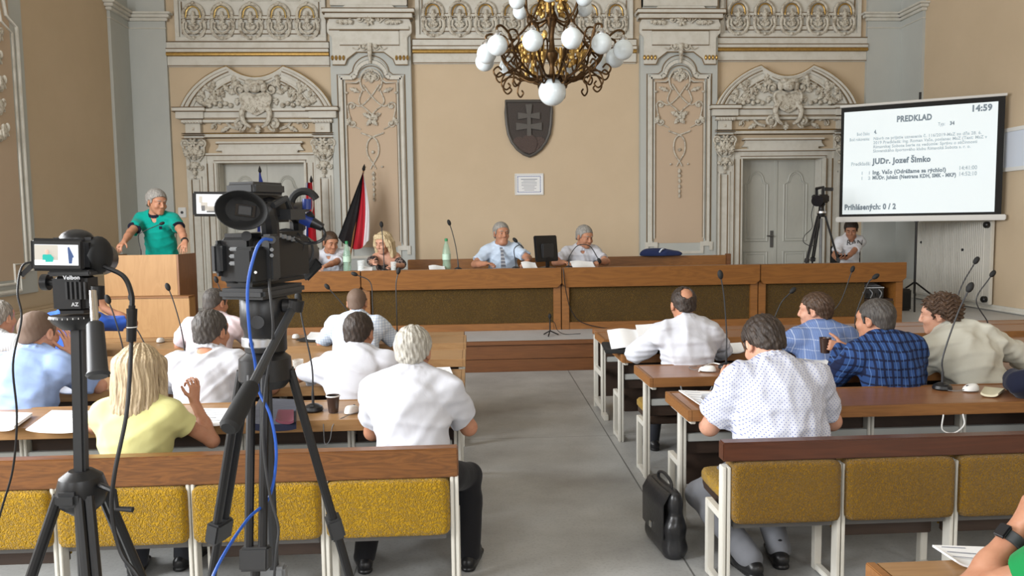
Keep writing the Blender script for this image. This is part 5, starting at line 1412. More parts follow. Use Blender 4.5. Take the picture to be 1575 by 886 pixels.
    if pants is not None and legs:
        pr = [(('el', P0 + up2 * .0, V(.166 * ft, .128 * ft, .13) * S, RB), .05)] + leg[-1] + leg[1]
        lo, hi = bounds([p[0] for p in pr], .04); hh = h * (1.0 if (feet is not None) else 1.5); f = Field(lo, hi, hh)
        for p, k in pr: f.put(p, k, .014 if p[0] == 'rc' else .002)
        for q in (-1, 1):
            a = leg[q][2][0]; f.put(('rc', a[1], a[2] + unit(a[2] - a[1]) * .0, .060 * S, .052 * S, dict(clip=[(a[2] - V(0, 0, .02) * S, V(0, 0, -1))])), .02, .004)
        f.disp(folds(seed + 5, .006, 6.0))
        P, Q = f.mesh(); mesh_obj('trousers', P, Q, pants, root, org)
    if shoes is not None and legs:
        for q in (-1, 1):
            an = ankles[q]; fl = floor; d = F @ rotz(-12 * q) @ V(0, 1, 0); b0 = V(an[0], an[1], fl)
            f = Field(b0 - .30 * S, b0 + .30 * S, h * 1.1); hl = b0 - d * .045 * S; 
            f.put(('rc', hl + V(0, 0, .042) * S, b0 + d * .06 * S + V(0, 0, .05) * S, .040 * S, .046 * S), .03); f.put(('rc', b0 + d * .06 * S + V(0, 0, .042) * S, b0 + d * .185 * S + V(0, 0, .030) * S, .046 * S, .030 * S, dict(n=V(0, 0, 1), q=.85)), .04)
            f.put(('rc', b0 + V(0, 0, .06) * S, an + V(0, 0, .02), .042 * S, .040 * S), .03)
            f.put(('rc', hl + V(0, 0, .012), b0 + d * .18 * S + V(0, 0, .012), .040 * S, .043 * S, dict(clip=[(V(0, 0, fl + .02 * S), V(0, 0, 1))])), .004)
            f.cut(V(0, 0, fl + .003), V(0, 0, -1)); P, Q = f.mesh(); mesh_obj('shoe', P, Q, shoes, root, org)
    info = dict(root=root, org=org, P0=P0, P1=P1, P2=P2, P3=P3, P4=P4, HC=HC, RH=RHw, HS=HS, S=S, SH=SH, EL=EL, WR=WR, fw=fw, up=up2, rt=rt, HP=HP, F=F)
    PEOPLE.append((label, round(P0[2] - floor, 2)))
    return info
PEOPLE = []
def collar_prims(f, P3, P4, up, fw, rt, S, fat):
    c = P3 + up * .040 * S + fw * .012; pts = []
    ax = unit(up * .94 + fw * .30); u = rt; v = unit(np.cross(ax, u)); r = (.079 + fat * .03) * S
    for a in np.linspace(0, 2 * pi, 19): pts.append(c + (u * cos(a) + v * sin(a) * .98) * r)
    for a, b in zip(pts[:-1], pts[1:]):
        f.put(('rc', a, b, .008 * S, .008 * S), .006); f.put(('rc', a + ax * .017 * S, b + ax * .017 * S, .0065 * S, .0065 * S), .008)
        f.put(('rc', a + (a - c) * .12 - ax * .006 * S, b + (b - c) * .12 - ax * .006 * S, .008 * S, .008 * S), .008)
def wristband(pi_, q, m, name, back=.035, w=.018, face=False):
    a = pi_['WR'][q]; d = unit(pi_['EL'][q] - a); c = a + d * back * pi_['S']; R = Matrix((Vector(d).orthogonal().normalized(), Vector(d).cross(Vector(d).orthogonal().normalized()), Vector(d))).transposed()
    r = .036 * pi_['S']; mb = MB(); mb.lathe([(r, -w), (r + .004, -w * .8), (r + .004, w * .8), (r, w)], Vector(c - pi_['org']), 20, R)
    o = build(name, mb, m, pi_['root'])
    return o, c, d, r
# ================================================================== THE PEOPLE IN THE HALL
def ht(px, py, Y): 
    p = atY(px, py, Y); return np.array(p)
def hz(px, py, Y, z=.835):      # a wrist resting on the desk below that spot
    q = ht(px, py, Y); q[2] = z; return q
HG = mat('hair_grey', (.20, .19, .175), .6, bump=((130, 130, 26), .7, .006), var=((60, 60, 14), (.34, .32, .29), .4, .65))
HW_ = mat('hair_white_grey', (.42, .40, .35), .6, bump=((130, 130, 26), .7, .006), var=((60, 60, 14), (.22, .20, .17), .42, .66))
HDG = mat('hair_dark_grey', (.04, .034, .030), .6, bump=((130, 130, 26), .7, .006), var=((60, 60, 14), (.09, .08, .07), .45, .7))
HDB = mat('hair_dark_brown', (.022, .014, .010), .55, bump=((130, 130, 26), .7, .006), var=((60, 60, 14), (.05, .033, .023), .45, .7))
HMB = mat('hair_mid_brown', (.045, .024, .013), .55, bump=((130, 130, 26), .7, .006), var=((60, 60, 14), (.09, .05, .028), .45, .7))
HBZ = mat('hair_cropped', (.12, .078, .055), .7)
HBL = mat('hair_ash_blonde', (.50, .39, .245), .5, bump=((130, 130, 26), .7, .006), var=((80, 80, 6), (.25, .18, .105), .42, .66))
HBY = mat('hair_light_blonde', (.62, .50, .31), .5, bump=((130, 130, 26), .7, .006), var=((70, 70, 8), (.38, .27, .14), .45, .68))
def cloth(name, c, c2=None): return mat(name, c, .85, spec=.15, sheen=.1, bump=((9, 9, 6), .35, .015), distort=.6, **({'var': ((3, 3, 3), c2, .4, .7)} if c2 else {}))
WSH = cloth('white_shirt_cotton', (.53, .54, .585)); WSH2 = cloth('cream_shirt_linen', (.50, .49, .42)); YEL = cloth('pale_yellow_tee', (.62, .60, .27)); GRN = cloth('teal_green_polo', (.0, .27, .215))
LBL = cloth('light_blue_shirt', (.26, .36, .60)); RBL = cloth('royal_blue_shirt', (.035, .11, .50)); NAVY = cloth('navy_cloth', (.008, .010, .024)); PINK = cloth('pinkish_shirt', (.60, .50, .52)); PBL = cloth('pale_blue_shirt', (.52, .62, .75))
TRB = cloth('black_trousers', (.012, .012, .014)); TRG = cloth('grey_trousers', (.15, .155, .17)); TRD = cloth('dark_trousers', (.03, .032, .04)); JEANS = cloth('blue_jeans', (.05, .09, .22)); EMER = cloth('bright_green_tee', (.01, .22, .06)); TEE = cloth('white_tee', (.70, .71, .74))
SHOE = mat('black_leather_shoe', (.012, .012, .013), .35)
CHK = checked('pale_check_shirt', (.60, .65, .72), [(0, .022, .006, (.30, .38, .52, .6), 0), (2, .022, .006, (.30, .38, .52, .6), 0)])
PLAIDL = checked('light_blue_check_jacket', (.15, .22, .42), [(0, .060, .006, (.42, .48, .62, .7), 0), (2, .075, .006, (.42, .48, .62, .7), 0), (0, .013, .005, (.10, .15, .31, .5), 0)])
PLAIDN = checked('navy_plaid_jacket', (.022, .055, .165), [(0, .045, .012, (.006, .009, .03, .9), 0), (2, .05, .012, (.006, .009, .03, .9), 0), (0, .045, .003, (.10, .20, .42, .6), .02)])
STRP = checked('white_grey_stripe_shirt', (.62, .63, .64), [(0, .014, .006, (.40, .42, .46, .8), 0)])
DOTS = dotted('white_dotted_shirt', (.51, .525, .59), (.12, .15, .36), 68, .17)
FLOR = blotched('dark_floral_print', [(0.0, (.02, .016, .018)), (.52, (.30, .22, .19)), (.58, (.03, .02, .022)), (.66, (.45, .38, .33))], 26)

# --- on the dais
fd = dict(floor=ZD, eyes=True)
# man at the lectern
H = ht(241, 311, 10.15)
p = person('standing man in a teal green polo shirt leaning on the lectern', H, face=180, scale=1.20, lean=10, lean2=20, hyaw=52, hpitch=12, wide=1.08, fat=.08,
       lhand=ht(289, 379, 9.72), rhand=ht(182, 383, 9.55), lcurl=.35, rcurl=.6, ldir=V(.1, -.6, -.5), rdir=V(-.1, -.8, -.35), rpole=V(-.8, .2, -.2), lpole=V(.8, .2, -.2), skin=SKINT, hair='full', hair_m=HG, top=GRN, sleeve='polo', pants=TRD, shoes=SHOE,
       stand=True, collar_m=NAVY, cuff_m=NAVY, vox=.0085, seed=3, floor=ZD, eyes=True, feet=(V(-3.86, 10.42, ZD), V(-4.18, 10.42, ZD)))
wristband(p, -1, BLACK, 'wristwatch', .02)
mb = MB(); c_ = Vector(p['P2'] + p['fw'] * .158 * 1.2 - p['rt'] * .10 + p['up'] * .06 - p['org']); mb.cbox(c_, (.035, .012, .04)); build('chest_badge', mb, NAVY, p['root'])
# man with reddish brown hair bent to the right
p = person('man in a white shirt bending sideways behind the large camcorder lens', ht(508, 373, 11.0), face=172, scale=1.13, lean=20, lean2=30, hyaw=42, hpitch=18, wide=1.05, lhand=hz(500, 409, 10.55, ZD + .875), rhand=hz(470, 409, 10.55, ZD + .875), skin=SKINT, hair='short', hair_m=HMB, top=WSH, sleeve='short', pants=TRD, shoes=SHOE, vox=.009, seed=4, **fd)
p = person('blonde woman in an off-shoulder dark patterned top at the dais desk', ht(590, 374, 10.95), face=180, scale=1.10, lean=8, lean2=18, hyaw=-30, hpitch=14, female=True, lhand=hz(605, 410, 10.55, ZD + .87), rhand=ht(574, 404, 10.5), rnorm=V(1, 0, 0), skin=SKIN, hair='bob', hair_m=HBY, hair_amp=.004, top=None, pants=TRD, shoes=SHOE, vox=.0085, bare=True, seed=5, brow_m=HMB, **fd)
f = Field(p['P0'] - V(.40, .45, .10), p['P3'] + V(.40, .35, .05), .0085)      # her top: body, ruffle round the upper arms, straps
S_ = p['S']; up, fw, rt = p['up'], p['fw'], p['rt']; RBm = np.stack([rt, fw, up], 1)
for c, r in ((p['P0'], (.17, .135, .14)), (p['P1'] + fw * .02, (.142, .13, .17)), (p['P2'], (.165, .135, .17))): f.put(('el', c, V(*r) * S_, RBm), .06)
for q in (-1, 1): f.put(('el', p['P2'] + fw * .10 * S_ + rt * q * .07 * S_, V(.074, .074, .076) * S_, RBm), .03)
f.cut(p['P2'] + up * .055 * S_, unit(up + fw * .1))
for q in (-1, 1):
    a, b = p['SH'][q], p['EL'][q]; ax = unit(b - a); f.put(('rc', a + (b - a) * .45, a + (b - a) * 1.0, .062 * S_, .072 * S_, dict(clip=[(a + (b - a) * .98, ax), (a + (b - a) * .42, -ax)])), .02)
    f.put(('rc', p['P2'] + up * .05 * S_ + rt * q * .10 * S_ + fw * .10 * S_, p['P3'] + rt * q * .085 * S_ - up * .02, .008, .008), .004)
f.disp(folds(9, .012, 10)); P_, Q_ = f.mesh(); mesh_obj('blouse', P_, Q_, FLOR, p['root'], p['org'])
# chairman with a tie
p = person('grey-haired man in a pale blue shirt and striped tie speaking at the dais', ht(771, 359, 10.95), face=180, scale=1.20, lean=4, lean2=10, side=4, hyaw=18, hpitch=2, wide=1.12, fat=.16, lhand=ht(812, 401, 10.5), rhand=hz(748, 409, 10.6, ZD + .875), lcurl=.7, lspread=.3, ldir=V(-.5, -.5, -.3), lpole=V(.9, .1, -.5), skin=SKINT, hair='short', hair_m=HG, top=PBL, sleeve='short', pants=TRD, shoes=SHOE, vox=.0085, seed=6, **fd)
mb = MB(); S_ = p['S']; o_ = p['org']; n_ = 7; fr = [(.0, .018), (.02, .022), (.04, .016), (.12, .026), (.24, .034), (.33, .038), (.37, .004)]
def front(dz, lat=0): return p['P3'] - p['up'] * dz * S_ + p['rt'] * lat + p['fw'] * (.085 + .19 * min(1, dz / .12) - .0 * dz) * S_
vs, fs = [], []
for i, (dz, w_) in enumerate(fr):
    for sg in (-1, 1):
        vs.append(Vector(front(dz - .0, sg * w_ * S_) - o_)); vs.append(Vector(front(dz, sg * w_ * S_) + p['fw'] * .012 - o_))
for i in range(len(fr) - 1):
    a = i * 4; b = a + 4; fs += [(a, a + 2, b + 2, b), (a + 1, b + 1, b + 3, a + 3), (a, b, b + 1, a + 1), (a + 2, a + 3, b + 3, b + 2)]
mb.add(vs, fs); build('necktie', mb, checked('striped_tie', (.16, .17, .20), [(2, .05, .02, (.45, .46, .48, .8), 0)]), p['root'])
p = person('grey-haired man in a white shirt looking down beside the monitor', ht(899, 364, 10.95), face=180, scale=1.20, lean=10, lean2=20, hyaw=28, hpitch=16, wide=1.12, fat=.10, lhand=hz(922, 408, 10.55, ZD + .875), rhand=hz(868, 410, 10.6, ZD + .875), lpole=V(.9, .2, -.4), rpole=V(-.9, .2, -.4), skin=SKINT, hair='short', hair_m=HG, top=WSH, sleeve='short', pants=TRD, shoes=SHOE, vox=.0085, seed=7, **fd)
# young man with a phone near the right door
H = ht(1309, 353, 12.6)
p = person('young man in a white printed tee looking at his phone under the screen', H, face=168, scale=1.12, lean=4, lean2=14, hyaw=-16, hpitch=24, lhand=ht(1300, 399, 12.36), rhand=ht(1288, 399, 12.36), lpole=V(.5, .5, -1), rpole=V(-.5, .5, -1), lcurl=.8, rcurl=.8, ldir=V(-.8, -.3, .1), rdir=V(.7, -.4, .2), lnorm=V(0, .3, 1), rnorm=V(0, .3, 1), skin=SKINT, hair='full', hair_m=HDB, top=TEE, sleeve='short', pants=JEANS, shoes=SHOE, vox=.009, seed=8, collar=False, floor=ZD, eyes=True)
me = text_mesh('RAN', .13); o = link('lettering', me, DGREY, p['root']); c_ = Vector(p['P2'] + p['fw'] * .150 + p['up'] * .075 + p['rt'] * .10 - p['org'])
ay = Vector(p['up']); ax_ = -Vector(p['rt']); az = ax_.cross(ay); M3 = Matrix((ax_, ay, az)).transposed().to_4x4(); M3.translation = c_; o.matrix_local = M3
PHONE_AT = (p['WR'][-1] + p['WR'][1]) / 2
YOUNG = p

# --- left block
p = person('grey-haired man at the left edge in a striped white shirt, partly cut off', ht(-2, 489, 5.64), scale=1.08, lean=12, lean2=20, hyaw=-12, hair='short', hair_m=HG, top=STRP, sleeve='short', pants=TRD, shoes=SHOE, seed=11)
p = person('cropped-haired man in a light blue shirt with his right hand raised', ht(59, 512, 4.72), scale=1.12, lean=14, lean2=26, hyaw=-14, hpitch=6, wide=1.06, fat=.05, rhand=ht(109, 545, 4.80), rdir=V(-.12, .0, 1), rnorm=V(-.9, .3, 0), rcurl=.35, rspread=.4, rpole=V(.6, -.1, -1), hair='buzz', hair_m=HBZ, top=LBL, sleeve='short', pants=TRD, shoes=SHOE, seed=12)
p = person('person in a royal blue shirt hidden behind the small camera tripod', ht(120, 458, 6.55), scale=1.10, lean=10, lean2=20, hyaw=-20, wide=1.1, rhand=ht(160, 474, 6.62), rdir=V(-.35, .1, 1), rnorm=V(-.8, .4, .2), rcurl=.6, rpole=V(.8, -.2, -1), skin=SKINT, hair='short', hair_m=HDB, top=RBL, sleeve='short', pants=TRD, shoes=SHOE, seed=13)
p = person('woman with long ash blonde hair in a pale yellow top, hand raised', ht(216, 572, 3.78), scale=1.0, lean=8, lean2=12, hyaw=0, hpitch=2, female=True, wide=1.12, headscale=1.1, rhand=ht(299, 617, 3.92), rdir=V(.05, .05, 1), rnorm=V(-.75, .6, 0), rcurl=(1.0, .75, .6, .5), rpinch=True, rspread=.15, rpole=V(.55, -.35, -1), skin=SKINT, hair='long', hair_m=HBL, hair_amp=.0022, top=YEL, sleeve='cap', fold=.006, collar=False, pants=TRD, shoes=SHOE, seed=14, vox=.0036, top_e=.010)
p = person('man in a pinkish shirt in the front left row before the lectern', ht(331, 466, 6.55), scale=1.06, lean=12, lean2=22, hyaw=-24, hpitch=8, wide=1.1, fat=.1, skin=SKINT, hair='buzz', hair_m=HDG, top=PINK, sleeve='short', pants=TRD, shoes=SHOE, seed=15)
p = person('dark grey-haired man in a white shirt left of the camcorder tripod', ht(325, 510, 4.72), scale=1.10, lean=12, lean2=20, hyaw=-20, hpitch=4, wide=1.06, fat=.1, skin=SKINT, hair='short', hair_m=HDG, top=WSH, sleeve='short', pants=TRD, shoes=SHOE, seed=16)
p = person('cropped-haired man in a pale checked shirt in the front left row', ht(549, 466, 6.55), scale=1.04, lean=12, lean2=24, hyaw=0, hpitch=6, wide=1.12, fat=.12, skin=SKINT, hair='buzz', hair_m=HBZ, top=CHK, sleeve='short', pants=TRD, shoes=SHOE, seed=17)
p = person('dark-haired man in a white shirt seated in front of the grey-haired man', ht(552, 512, 4.76), scale=1.06, lean=16, lean2=30, side=-3, hyaw=-14, hpitch=8, wide=1.12, fat=.08, lhand=hz(508, 600, 4.98), rhand=hz(630, 596, 4.98), lpole=V(-1, -.1, -.2), rpole=V(1, -.1, -.2), skin=SKINT, hair='short', hair_m=HDB, top=WSH, sleeve='short', pants=TRD, shoes=SHOE, seed=18, hair_amp=.003)
p = person('white-haired man in a white shirt and black trousers on the left bench', ht(636, 541, 3.86), scale=1.04, lean=12, lean2=22, side=0, hyaw=-10, hpitch=12, wide=1.06, fat=.1, lhand=hz(608, 655, 4.06, .85), rhand=hz(692, 640, 4.06, .85), rpole=V(.7, -.5, -1.1), lpole=V(-.5, -.4, -1), skin=SKINT, hair='full', hair_m=HW_, top=WSH, sleeve='short', top_e=.02, pants=TRB, shoes=SHOE, seed=19, vox=.0038, feet=(np.array(atZ(563, 868, 0)) + V(0, -.05, 0), np.array(atZ(723, 858, 0)) + V(0, -.1, 0)), lknee=V(-.1, 1, .6), rknee=V(.35, 1, .6))

# --- right block
p = person('balding dark-haired man in a white shirt seated beside the black folder', ht(1051, 469, 5.55), scale=1.10, lean=10, lean2=16, hyaw=0, hpitch=10, wide=1.12, fat=.05, lpole=V(-1, -.2, -.5), rpole=V(1, -.2, -.5), skin=SKINT, hair='bald', hair_m=HDB, top=WSH, sleeve='roll', top_e=.018, fold=.013, pants=TRD, shoes=SHOE, seed=21, feet=(np.array(atZ(1003, 690, 0)), None))
p = person('heavy man in a white dotted shirt and grey trousers on the right bench', ht(1174, 528, 3.98), scale=1.16, lean=12, lean2=30, hyaw=10, hpitch=30, wide=1.10, fat=.30, headscale=1.0, lhand=hz(1112, 625, 4.10, .86), rhand=hz(1234, 640, 4.12, .86), lpole=V(-.55, -.35, -1), rpole=V(.55, -.35, -1), skin=SKIN, hair='full', hair_m=HDB, hair_amp=.0045, top=DOTS, sleeve='short', top_e=.02, fold=.008, pants=TRG, shoes=SHOE, seed=22, vox=.0040, hem=.22, feet=(np.array(atZ(1142, 868, 0)) + V(0, -.1, 0), np.array(atZ(1192, 860, 0)) + V(0, -.05, 0)), lknee=V(-.4, 1, .6))
p = person('brown-haired young man in a light blue checked jacket', ht(1254, 478, 5.55), scale=1.08, lean=10, lean2=20, hyaw=52, hpitch=4, wide=1.12, lhand=ht(1214, 520, 5.95), skin=SKIN, hair='full', hair_m=HMB, hair_amp=.006, top=PLAIDL, sleeve='long', collar=True, collar_m=PLAIDL, top_e=.022, fold=.007, pants=TRD, shoes=SHOE, seed=23)
p = person('man in a navy plaid jacket holding up a dark cup', ht(1346, 492, 4.70), scale=1.10, lean=12, lean2=24, side=-5, hyaw=32, hpitch=6, wide=1.08, lhand=ht(1298, 534, 4.96), ldir=V(-1, .25, .15), lnorm=V(.1, .9, 0), lcurl=.75, lpole=V(-.6, -.6, -.8), rhand=hz(1372, 590, 5.0), rpole=V(.35, -.6, -1), skin=SKINT, hair='short', hair_m=HDG, hair_amp=.003, top=PLAIDN, sleeve='long', collar_m=cloth('brown_jacket_collar', (.06, .033, .022)), top_e=.022, fold=.006, pants=TRD, shoes=SHOE, seed=24, vox=.0044)
CUPHOLD = p
p = person('curly-haired man in a cream shirt leaning far to his left', ht(1446, 484, 4.94), scale=1.10, lean=22, lean2=36, side=-15, hyaw=50, hpitch=8, wide=1.12, fat=.08, lhand=hz(1424, 560, 5.02), rhand=hz(1508, 580, 5.0), lpole=V(-.7, -.4, -.8), skin=SKIN, hair='curly', hair_m=HMB, hair_amp=.006, top=WSH2, sleeve='roll', top_e=.02, fold=.012, pants=TRD, shoes=SHOE, seed=25, vox=.0044)
p = person('person at the right edge of whom only a dark navy sleeve shows', V(3.40, 3.92, 1.13), scale=1.05, lean=10, lean2=20, hyaw=10, lhand=V(3.20, 4.27, .80), ldir=V(.9, .3, 0), lpole=V(-1, .25, -.35), skin=SKINT, hair='short', hair_m=HDB, top=NAVY, sleeve='long', top_e=.03, pants=TRD, shoes=SHOE, seed=26, vox=.005)
p = person('person in a green shirt at the bottom right corner, head resting on hand', V(1.635, 1.84, 1.055), scale=1.0, lean=14, lean2=26, hyaw=20, hroll=-8, lhand=V(1.502, 1.965, .898), ldir=V(.35, -.05, 1), lnorm=V(1, -.2, 0), lcurl=.25, lpole=V(-1, .2, -1.0), rhand=V(1.85, 2.0, .80), skin=SKINT, hair='short', hair_m=HDB, top=EMER, sleeve='cap', collar=False, pants=TRD, shoes=SHOE, seed=27, vox=.0042)
o, c, d, r = wristband(p, -1, mat('grey_watch_strap', (.05, .055, .06), .5), 'wristwatch', .045, .016)
mb = MB(); nrm = unit(np.cross(d, V(0, 1, 0.2))); nrm = nrm if nrm @ V(-1, -.6, 0) > 0 else -nrm
R_ = Matrix((Vector(np.cross(d, nrm)), Vector(d), Vector(nrm))).transposed(); mb.cbox(Vector(c + nrm * (r + .006) - p['org']), (.036, .042, .012), R_); build('watch_case', mb, BLACKG, o, bevel=.004)

# ================================================================== CAMERAS, MICROPHONES AND SMALL THINGS
def K(px, py, Y): return atY(px, py, Y)
# ---------------------------------------------------------------- large camcorder on its tripod (nearest, left of centre)
YC1 = 1.42
m1 = 1168.0 / YC1                                   # pixels per metre there
t = thing('video_camera', 'large black camcorder with a fold-out screen on the central tripod', 'camera', (K(425, 440, YC1).x, YC1, K(425, 440, YC1).z)); O = Vector(t.location)
def L(px, py, dy=0.0): return atY(px, py, YC1 + dy) - O
def cyl(mb, a, b, r0, r1=None, n=20, rings=None):
    a, b = Vector(a), Vector(b); d = b - a; R = d.to_track_quat('Z', 'Y').to_matrix(); mb.lathe(rings or [(r0, 0), (r1 if r1 is not None else r0, d.length)], a, n, R); return mb
# body: rear block, hand-grip side, front body and lens reaching away from us to the right
ax = Vector((.34, .94, .02)).normalized(); rtv = Vector((ax.y, -ax.x, 0)); upv = Vector((0, 0, 1)); RB = Matrix((rtv, ax, upv)).transposed()
def cb(mb, c, size): mb.cbox(c, size, RB); return mb
build('body', cb(MB(), L(410, 396, .10), (.080, .20, .100)), BLACK, t, bevel=.012, seg=3)
build('battery', cb(MB(), L(389, 408, -.03), (.042, .06, .066)), BLACKM, t, bevel=.006, seg=3)
build('rear_panel', cb(MB(), L(417, 396, -.012), (.022, .03, .085)), DGREY, t, bevel=.004)
build('grip', cb(MB(), L(363, 395, .06), (.024, .13, .066)), DGREY, t, bevel=.010, seg=3)
for k in range(3): build('grip_rib', cb(MB(), L(361, 383 + 11 * k, -.008), (.018, .012, .007)), MGREY, t, bevel=.002)
mb = MB(); cyl(mb, L(379, 363, -.02), L(379, 363, .02), .009); build('zoom_dial', mb, DGREY, t)
for (px_, py_) in ((418, 384), (418, 393)): build('socket', cyl(MB(), L(px_, py_, -.04), L(px_, py_, -.02), .0034), MGREY, t)
mb = MB(); cyl(mb, L(418, 369, -.045), L(418, 369, -.02), .007); build('cable_socket', mb, DGREY, t)
build('label_dot', cyl(MB(), L(393, 419, -.064), L(393, 419, -.055), .0026), WHITEP, t)
for k in range(5): build('button', cb(MB(), L(430 + 7 * k, 362 + 2 * k, .04 + .02 * k), (.005, .012, .008)), MGREY, t, bevel=.001)
# carrying handle with top block and eyepiece
mb = MB(); mb.tube(spline([L(416, 366, .03), L(414, 340, .02), L(410, 318, .02), L(430, 318, .1), L(454, 330, .2), L(458, 352, .22)], 6), .017, 10); build('handle', mb, BLACK, t)
build('top_block', cb(MB(), L(394, 291, .02), (.062, .10, .024)), DGREY, t, bevel=.006, seg=3)
build('viewfinder', cb(MB(), L(404, 322, .04), (.06, .14, .05)), BLACK, t, bevel=.012, seg=3)
ec = L(379, 324, -.07)
mb = MB(); R_ = Matrix.Rotation(pi / 2, 3, 'X') ; RT = Matrix.Rotation(radians(8), 3, 'Y') @ Matrix.Rotation(radians(3), 3, 'Z')
prof = [(.020, -.05), (.024, -.02), (.034, .008), (.044, .032), (.0455, .036), (.044, .037), (.033, .014), (.024, .006), (.001, .005)]
n = 32; vs = []; fs = []
for r, z in prof:
    for k in range(n):
        a = 2 * pi * k / n; v = Vector((r * cos(a) * 1.02, -z - .012 * (cos(a) if r > .03 else 0) * .5, r * sin(a) * .74)); vs.append(ec + RT @ v)
for i in range(len(prof) - 1):
    for k in range(n): fs.append((i * n + k, i * n + (k + 1) % n, (i + 1) * n + (k + 1) % n, (i + 1) * n + k))
mb.add(vs, fs); eyec = build('eyecup', mb, BLACKM, t)
mb = MB(); mb.cbox(ec + RT @ Vector((0, -.004, 0)), (.042, .008, .028), RT); build('eyepiece_window', mb, BLACKG, eyec, bevel=.007, seg=3)
mb = MB(); mb.cbox(ec + RT @ Vector((0, -.0085, 0)), (.024, .003, .017), RT); build('eyepiece_glass', mb, DGREY, eyec, bevel=.004)
# fold-out screen
sc_ = L(331, 314, .03)
RS = Matrix.Rotation(radians(4), 3, 'Z') @ Matrix.Rotation(radians(1), 3, 'Y')
mb = MB(); mb.cbox(sc_, (.080, .010, .046), RS); scr = build('screen_housing', mb, BLACK, t, bevel=.003)
SCA = mat('camera_screen_light', (.5, .5, .5), .5, emit=((.85, .9, .95), .75)); SCB = mat('camera_screen_shapes', (.1, .1, .1), .5, emit=((.28, .26, .25), .35)); SCT = mat('camera_screen_teal', (.0, .2, .17), .5, emit=((.0, .52, .42), .6)); SCN = mat('camera_screen_navy', (.02, .04, .1), .5, emit=((.04, .10, .30), .5)); SCBE = mat('camera_screen_beige', (.3, .28, .24), .5, emit=((.62, .58, .52), .6)); SCS = mat('camera_screen_skin', (.3, .2, .16), .5, emit=((.72, .52, .42), .6))
mb = MB(); mb.cbox(sc_ + RS @ Vector((.0, -.0053, 0)), (.064, .001, .036), RS); build('screen_picture', mb, SCA, scr)
mb = MB()
for (x, z, w_, h_) in ((-.018, -.003, .012, .012), (-.010, -.008, .02, .008), (.004, -.010, .03, .006), (.016, .012, .014, .006), (.02, -.006, .012, .01), (-.024, .008, .006, .012)): mb.cbox(sc_ + RS @ Vector((x, -.0062, z)), (w_, .0006, h_), RS)
build('screen_image', mb, SCBE, scr)
mb = MB()
for (x, z, w_, h_) in ((-.020, -.008, .006, .010), (.012, -.013, .02, .003), (.022, .013, .005, .004), (-.004, -.014, .02, .003)): mb.cbox(sc_ + RS @ Vector((x, -.0068, z)), (w_, .0006, h_), RS)
build('screen_image', mb, SCB, scr)
# lens barrel and hood
la, lb = L(440, 378, .15), L(456, 388, .26)
mb = MB(); cyl(mb, la, lb, .036, .038, 24); build('lens_barrel', mb, BLACK, t)
mb = MB(); d_ = (lb - la).normalized(); cyl(mb, lb - d_ * .02, lb + d_ * .04, .041, .043, 24); build('lens_ring', mb, DGREY, t)
mb = MB(); hd_ = L(460, 390, .32); mb.cbox(hd_, (.082, .05, .066), RB @ Matrix.Rotation(radians(12), 3, 'Y')); build('lens_hood', mb, BLACKM, t, bevel=.012)
mb = MB(); mb.cbox(L(474, 410, .28), (.058, .008, .045), Matrix.Rotation(radians(-42), 3, 'Y') @ RB); build('hood_flap', mb, BLACKM, t, bevel=.004)
# microphone clamp and shotgun microphone on the right
mb = MB(); mb.tube([L(468, 314, .14) + Vector((.026 * cos(a), .0, .026 * sin(a))) for a in np.linspace(.4, 5.4, 20)], .0075, 8); build('microphone_clamp', mb, BLACKM, t)
mb = MB(); cyl(mb, L(430, 325, .06), L(470, 318, .20), .012, .012); build('microphone', mb, BLACK, t)
BLUEM = mat('blue_connector', (.012, .03, .16), .4)
mb = MB(); cyl(mb, L(464, 335, .14), L(480, 343, .14), .0115); build('blue_ring', mb, BLUEM, t)
mb = MB(); cyl(mb, L(480, 342, .14), L(496, 350, .14), .011, .008); build('plug', mb, BLACK, t)
mb = MB(); mb.tube(spline([L(496, 350, .14), L(500, 362, .13), L(490, 372, .12), L(468, 374, .12), L(452, 366, .1)], 6), .0032, 6); build('microphone_lead', mb, BLACK, t)
mb = MB(); cyl(mb, L(472, 306, .13), L(472, 322, .13), .009); build('blue_ring', mb, BLUEM, t)
mb = MB(); mb.tube([L(420, 316, .0), L(440, 305, .03), L(446, 322, .05)], .006, 6); mb.cbox(L(448, 330, .06), (.03, .05, .02), RB); build('control_knobs', mb, DGREY, t)
# its tripod
t = thing('camera_tripod', 'tall black tripod with pan handle carrying the large camcorder', 'tripod', (K(403, 540, YC1).x, YC1 + .02, 0)); O = Vector(t.location)
build('head_plate', MB().cbox(L(405, 447, .04), (.098, .14, .020), RB), DGREY, t, bevel=.006)
mb = MB(); a, b_ = L(412, 510, .04), L(404, 590, .04); mb.lathe([(.040, 0), (.045, -.008), (.045, -.055), (.040, -.066), (.039, -.075), (.039, -.105), (.030, -.115), (.030, -.13)], (L(406, 454, .04)), 28); build('fluid_head', mb, BLACK, t)
mb = MB(); mb.lathe([(.0395, 0), (.041, -.002), (.041, -.016), (.0395, -.018)], L(406, 517, .04), 28); build('level_ring', mb, ALU, t)
me = text_mesh('0', .015, 0, .001); o = link('lettering', me, BLACK, t); o.location = L(393, 530, .04) + Vector((0, -.0415, .001)); o.rotation_euler = (pi / 2, 0, 0)
mb = MB(); cyl(mb, L(397, 495, -.005), L(396, 496, -.018), .012); build('drag_knob', mb, DGREY, t)
mb = MB(); cyl(mb, L(455, 462, .02), L(452, 478, .02), .016); cyl(mb, L(436, 470, .02), L(458, 470, .02), .013); build('handle_clamp', mb, BLACK, t)
mb = MB(); mb.tube([L(448, 478, .01), L(410, 550, -.10), L(386, 597, -.16)], .008, 10); build('pan_bar', mb, DGREY, t)
